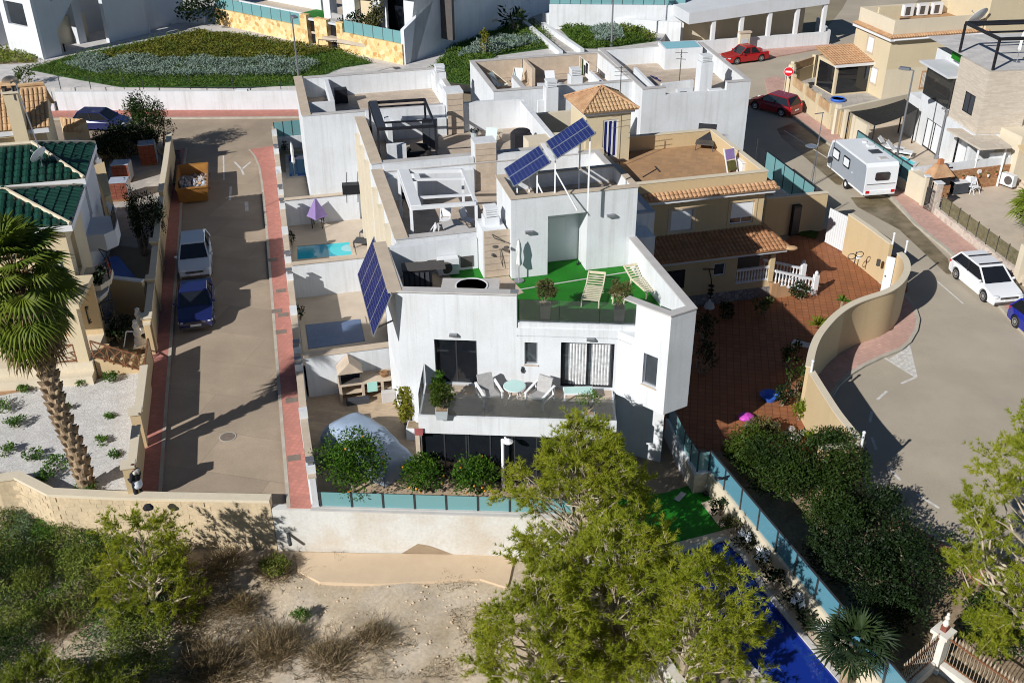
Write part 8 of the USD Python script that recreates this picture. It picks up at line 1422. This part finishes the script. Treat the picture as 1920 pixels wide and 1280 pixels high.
struct('lawn',sheet(Polygon(PX([(1150,930),(1245,925),(1310,905),(1345,930),(1380,985),(1300,1012),(1180,1030),(1080,1000)])),.03),'turf')
struct('stone_pad',sheet(Polygon(PX([(1314,944),(1360,930),(1385,982),(1350,990)])),.045),'beige_paving')
pl=Polygon(PX([(1250,1046),(1357,1016),(1389,1044),(1424,1102),(1495,1189),(1580,1290),(1480,1330),(1350,1180)]));deck=Polygon(PX([(1180,1040),(1300,1010),(1393,985),(1425,1020),(1480,1090),(1540,1165),(1640,1290),(1560,1340),(1440,1340),(1300,1190)]))
struct('pool_deck',sheet(deck.difference(pl.buffer(.01)),.05),'beige_paving');t=T('swimming_pool','deep navy blue swimming pool behind the pines','swimming pool',(*pl.centroid.coords[0],0));t.p('rim',prism(pl.buffer(.2,join_style='mitre').difference(pl),.04,.1),'pale_path');t.p('water',sheet(pl,.03),'pool_navy')
struct('step_strip',sheet(LineString(PX([(1268,940),(1282,925)])).buffer(.12,cap_style='flat'),.06),'pale_path')
b0=at(1361,960,.05);t=T('garden_lamp','thin dark lamp post with side arm on the stone pad','lamp post',b0);hl_=hz((1361,960),.05,(1366,890));t.p('pole',tube([b0,[*b0[:2],hl_]],.035,6),'black_steel');t.p('arm',bar([*b0[:2],hl_],[b0[0]-.35,b0[1]-.1,hl_-.05],.04),'black_steel');t.p('lamp_head',ball([b0[0]-.4,b0[1]-.1,hl_-.06],(.16,.08,.05),1),'black_steel')
solo('white_pot','white round pot cover at the stone faced corner of the lawn','pot',lathe([(.25,0),(.32,.3),(.22,.65),(.0,.75)],12,at(1325,915,0)),'clean_white');solo('garden_ball','small dark ball lamp on the lawn edge','lamp',ball(at(1322,914,.1)+[-.05,-.4,.05],.1,1),'black_steel')
for k in range(9):
 p=GP[3]+dd*(1.6+k*1.0)+np.array([-.32,-.08])
 shrub('bed_plant',('first dark','second brownish','third dark','fourth leafy','fifth dark','sixth dense','seventh dark','eighth sparse','last dark')[k]+' bed plant below the long blue glass fence, counting from the lawn','plant',0,0,0,.8,.95,'olive_leaf' if k==1 else 'ivy_leaf',260,.13,320+k,pos=(*p,.02),clumps=9,stems=3)
for k,s in enumerate((3.6,4.7,7.0,8.4)):p=GP[3]+dd*s+np.array([-.45,-.15]);solo('white_flowers',('first','second','third','fourth')[k]+' cluster of white flowers along the blue glass fence, counting from the lawn','flowers',leafcloud((*p,.85),(.3,.3,.25),160,.07,8,340+k,.9),'flower_white')
shrub('lawn_shrub','bright green climber on the stone wall right of the lawn','shrub',1345,935,0,1.1,.5,'weed_leaf',260,.12,345)
# dark hedge and shrubs in the neighbouring ground
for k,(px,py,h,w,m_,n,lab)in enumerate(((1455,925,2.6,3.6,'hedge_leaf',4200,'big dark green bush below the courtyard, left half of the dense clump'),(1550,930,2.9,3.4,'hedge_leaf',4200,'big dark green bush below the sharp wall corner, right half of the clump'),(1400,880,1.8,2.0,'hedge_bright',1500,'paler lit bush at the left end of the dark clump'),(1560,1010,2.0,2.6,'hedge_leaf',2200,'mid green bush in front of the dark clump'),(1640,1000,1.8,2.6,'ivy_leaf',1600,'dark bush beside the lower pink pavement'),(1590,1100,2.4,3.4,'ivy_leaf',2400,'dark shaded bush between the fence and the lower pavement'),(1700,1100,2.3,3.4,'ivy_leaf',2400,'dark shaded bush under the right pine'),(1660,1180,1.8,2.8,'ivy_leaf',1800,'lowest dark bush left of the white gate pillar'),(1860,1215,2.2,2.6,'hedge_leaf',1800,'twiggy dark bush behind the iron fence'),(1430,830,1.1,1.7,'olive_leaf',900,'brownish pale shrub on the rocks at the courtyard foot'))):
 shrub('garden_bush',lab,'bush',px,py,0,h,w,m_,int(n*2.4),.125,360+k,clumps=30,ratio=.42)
for k,(px,py,r)in enumerate(((1470,815,.25),(1490,822,.3),(1505,812,.22),(1482,806,.2),(1455,800,.2))):v,f=ball(at(px,py,.1),(r,r*.8,r*.7),1);solo('rockery_stone',('brown rock','larger brown rock','pale rock','small brown rock','small left rock')[k]+' of the rockery at the foot of the cream curved wall','rock',(v+(meshkit.noise(v*4)-.5)[:,None]*.12,f),'rubble')
# dark fan palm beside the pool end
b0=at(1580,1290,0);t=T('dark_palm','low dark fan palm at the end of the pool','palm',b0);g=np.random.default_rng(41);top=b0+[0,0,1.7];t.p('trunk',tube([b0,top],[.16,.13],8),'palm_trunk')
for i in range(30):a=i*2.39996;e=math.radians(80-i*2.7);d=np.array([math.cos(a)*math.cos(e),math.sin(a)*math.cos(e),math.sin(e)]);t.p('frond',fan_leaf(top+d*g.uniform(.5,.9),d+[0,0,-.3],g.uniform(.6,.8),i,.35,15),'dark_palm_leaf')
b0=at(1925,445,.06);t=T('fan_palm','bright green fan palm on the beige patio at the right edge','palm',b0);top=b0+[0,0,1.9];t.p('trunk',tube([b0,top],[.2,.16],8),'palm_trunk')
for i in range(34):a=i*2.39996;e=math.radians(80-i*3.2);d=np.array([math.cos(a)*math.cos(e),math.sin(a)*math.cos(e),math.sin(e)]);t.p('frond',fan_leaf(top+d*g.uniform(.6,.9),d+[0,0,-.35],g.uniform(.8,1.0),i,.4,13),'lime_leaf')
# iron fence and gate pillar, lower right
pc=at(*k9(1400,1185),0);q=Fr(pc[:2],-38);t=T('gate_pillar','pale stone gate pillar joining the two iron fences, lower right corner','pillar',pc);t.p('shaft',q.box(-.2,.2,-.2,.2,0,1.45),'stone_white');t.p('cap',q.box(-.28,.28,-.28,.28,1.453,1.58),'stone_white');t.p('plinth',q.box(-.27,.27,-.27,.27,0,.2),'stone_white')
b0=np.array([*pc[:2],1.585]);t=T('pillar_statue','small white statue on a brown block on top of the gate pillar','statue',b0);t.p('block',q.box(-.09,.09,-.09,.09,1.583,1.78),'brick_red');t.p('figure',lathe([(.08,.2),(.1,.3),(.05,.42),(.08,.52),(.04,.6),(.055,.66),(0,.73)],10,b0),'stone_white')
def ironfence(label,a,b,n,h=1.15):
 a,b=np.array([*a,.42]),np.array([*b,.42]);t=T('iron_fence',label,'fence',mid(a,b,.5)-[0,0,.42]);t.p('plinth',prism(LineString([a[:2],b[:2]]).buffer(.14,cap_style='flat'),0,.38),'stone_white');t.p('top_rail',bar(a+[0,0,h-.18],b+[0,0,h-.18],.05),'rust_metal');t.p('bottom_rail',bar(a+[0,0,.08],b+[0,0,.08],.04),'rust_metal')
 for i in range(n):
  p=mid(a,b,(i+.5)/n);m_=cat([tube([p,p+[0,0,h-.05]],.011,5),lathe([(.012,h-.14),(.035,h-.06),(.028,h-.02),(0,h+.1)],6,p)]+([lathe([(.0,.42),(.035,.5),(.035,.54),(0,.62)],6,p)]if i%2 else[]));t.p('spear',m_,'pale_iron')
for lab,e,n in(('iron spear fence running right from the stone gate pillar',k9(1900,1320),17),('iron spear fence running left from the stone gate pillar',k9(1215,1215),14)):
 e_=xy(*e,1.4);d_=(e_-pc[:2])/np.linalg.norm(e_-pc[:2]);ironfence(lab,pc[:2]+d_*.25,pc[:2]+d_*(4.2 if 'right' in lab else 2.2),n*(2 if 'right' in lab else 1))
# pines
pine('tall feathery pine in front of the porch, its top against the house',(2.4,27.4,-2.3),7.5,2.75,2.5,401,nclump=120,tufts=66,crown_lo=.16)
pine('broad pine at the bottom centre, nearest the house among the lower pines',(3.3,23.7,-3.0),7.0,2.6,2.3,402,nclump=105,tufts=64,crown_lo=.2)
pine('bright pine at the bottom edge left of centre',(.8,22.4,-3.2),6.1,2.3,2.1,403,nclump=95,tufts=62,crown_lo=.15)
pine('pine overhanging the navy pool, right of the lower group',(4.9,21.9,-3.2),7.4,2.1,2.0,404,nclump=85,tufts=60,crown_lo=.2,lean=(.9,.3))
pine('tall lit pine at the right edge over the cul-de-sac',(16.0,22.9,0),9.3,2.9,2.6,405,nclump=135,tufts=66,crown_lo=.12)
pine('young pine with pale bare twigs in front of the tan block wall',(-13.0,26.9,-2.6),4.6,1.7,1.5,406,nclump=52,tufts=48,crown_lo=.12)
pine('dark pine in the bottom left corner',(-14.6,21.6,-3.4),3.6,3.0,2.0,407,'pine_leaf_dark',nclump=90,tufts=56,crown_lo=.1)
pine('pine just below the bottom edge that shades the bare earth',(-9.6,16.4,-4),6.6,2.3,2.0,408,nclump=80,tufts=54,crown_lo=.25)
# scrub on the lot
def lowpt(px,py,z=-2.6):p=at(px,py,z);p[2]=low(p[0],p[1]);p2=at(px,py,p[2]);return np.array([p2[0],p2[1],low(p2[0],p2[1])])
for k,(px,py,w,h,n,lf,lab)in enumerate(((400,1250,2.3,1.1,700,None,'big dry brown bush at the bottom edge'),(520,1215,1.9,1.0,600,None,'dry straw coloured bush right of the big dry bush'),(350,1130,1.6,1.0,420,None,'dry grey bush behind the young pine'),(515,1072,1.5,.7,380,'scrub_leaf','half green dry shrub at the end of the concrete footing'),(420,1060,1.6,.6,360,None,'low dry twigs in the shade of the young pine'),(190,1110,1.8,1.0,420,'scrub_leaf','dry and green scrub left of the young pine'),(120,1170,2.0,1.0,420,None,'bare grey scrub in the middle of the left thicket'),(620,1240,2.0,1.0,520,None,'dark dry bush in the shade left of the pines'),(700,1200,1.5,.8,300,None,'dry twiggy bush under the left pine'),(455,1135,1.0,.5,200,None,'small dry tuft on the bare earth'))):
 drybush(lab,lowpt(px,py),w,h,n,420+k,green=lf)
for k,(px,py,w,h,lf,n,lab)in enumerate(((30,1010,2.6,1.2,'sage_leaf',1500,'grey green bush below the dip of the block wall'),(110,1010,2.2,1.1,'weed_leaf',1300,'bright green bush at the foot of the block wall'),(180,1020,2.0,.9,'weed_leaf',1100,'dark green bush left of the young pine top'),(20,1090,2.6,1.4,'hedge_leaf',1500,'dark bush at the left edge of the thicket'),(70,1110,2.0,1.1,'scrub_leaf',1200,'olive bush in the left thicket'),(150,1070,1.9,1.0,'scrub_leaf',1100,'yellow green bush in the left thicket'),(240,1060,1.6,.8,'hedge_bright',900,'green bush beneath the young pine'),(250,1180,2.2,1.1,'scrub_leaf',1300,'yellowish bush below the young pine'),(330,1060,1.6,.9,'pine_leaf_dark',900,'dark low bush right of the young pine'),(40,1180,2.4,1.3,'scrub_leaf',1300,'olive scrub above the dark corner pine'),(565,1160,.7,.5,'weed_leaf',300,'small bright green tuft on the bare earth'),(5,960,2.0,.9,'sage_leaf',900,'grey green scrub at the left edge under the wall'),(10,1240,2.4,1.4,'hedge_leaf',1300,'dark bush at the lower left edge'))):
 shrub('scrub_bush',lab,'bush',0,0,0,h,w,lf,int(n*2.2),.10,440+k,pos=lowpt(px,py),clumps=26,twigm='dry_twig',ratio=.3)
from scipy.interpolate import RegularGridInterpolator
TZ=RegularGridInterpolator((gy[:,0],gx[0]),zz.reshape(ny,nx),bounds_error=False,fill_value=-3.5)
def undergrowth(name,label,px,n,size,leafm,seed,h,ratio=.3,thr=.42,dz=-2.7):
 from shapely import contains_xy
 g=np.random.default_rng(seed);pg=P_(PX(px,dz));x0,y0,x1,y1=pg.bounds;q=np.column_stack([g.uniform(x0,x1,n*4),g.uniform(y0,y1,n*4)]);q=q[contains_xy(pg,q[:,0],q[:,1])];f=meshkit.fbm(np.column_stack([q*.75,np.full(len(q),seed*3.1)]),3,seed);q,f=q[f>thr][:n],f[f>thr][:n];top=np.clip((f-thr)/.25,0.05,1)**.6*h;z=TZ(q[:,::-1])+top*g.uniform(0,1,len(q))**.45;d=rv(len(q),g)*[1,1,.7]+[0,0,.55];d/=np.linalg.norm(d,axis=1,keepdims=True)
 solo(name,label,name.replace('_',' '),blades(np.column_stack([q,z]),d,size*g.uniform(.6,1.4,len(q)),size*ratio,.1),leafm,kind='stuff')
lot=[(-200,960),(0,968),(110,985),(215,1020),(330,1070),(370,1130),(330,1200),(330,1290),(-200,1320)]
undergrowth('undergrowth','mixed green undergrowth of the left thicket below the block wall',lot,30000,.15,'scrub_leaf',1,1.1,thr=.40);undergrowth('undergrowth','bright green weeds through the left thicket',lot,14000,.13,'weed_leaf',2,.8,thr=.47);undergrowth('undergrowth','grey green scrub through the left thicket',lot,12000,.15,'sage_leaf',4,.9,.25,thr=.5);undergrowth('dry_grass','dry straw and twigs between the bushes of the lot',lot+[(560,1290),(420,1100)],9000,.24,'dry_leaf',3,.4,.06,thr=.42)
undergrowth('dry_grass','thin dry grass tufts scattered on the bare earth',[(380,1080),(560,1050),(950,1100),(950,1280),(330,1290)],4500,.16,'dry_leaf',6,.12,.08,thr=.55);g=np.random.default_rng(8);st=[]
for i in range(420):
 p=at(g.uniform(330,960),g.uniform(1085,1275),-2.7);r=g.uniform(.015,.06);v,f=ball((0,0,0),(r,r*g.uniform(.6,1),r*.6),1);st.append((v+[p[0],p[1],float(TZ([[p[1],p[0]]])[0])+r*.2],f))
solo('stones','small loose stones strewn on the bare earth of the lot','stones',cat(st),'footing',kind='stuff')
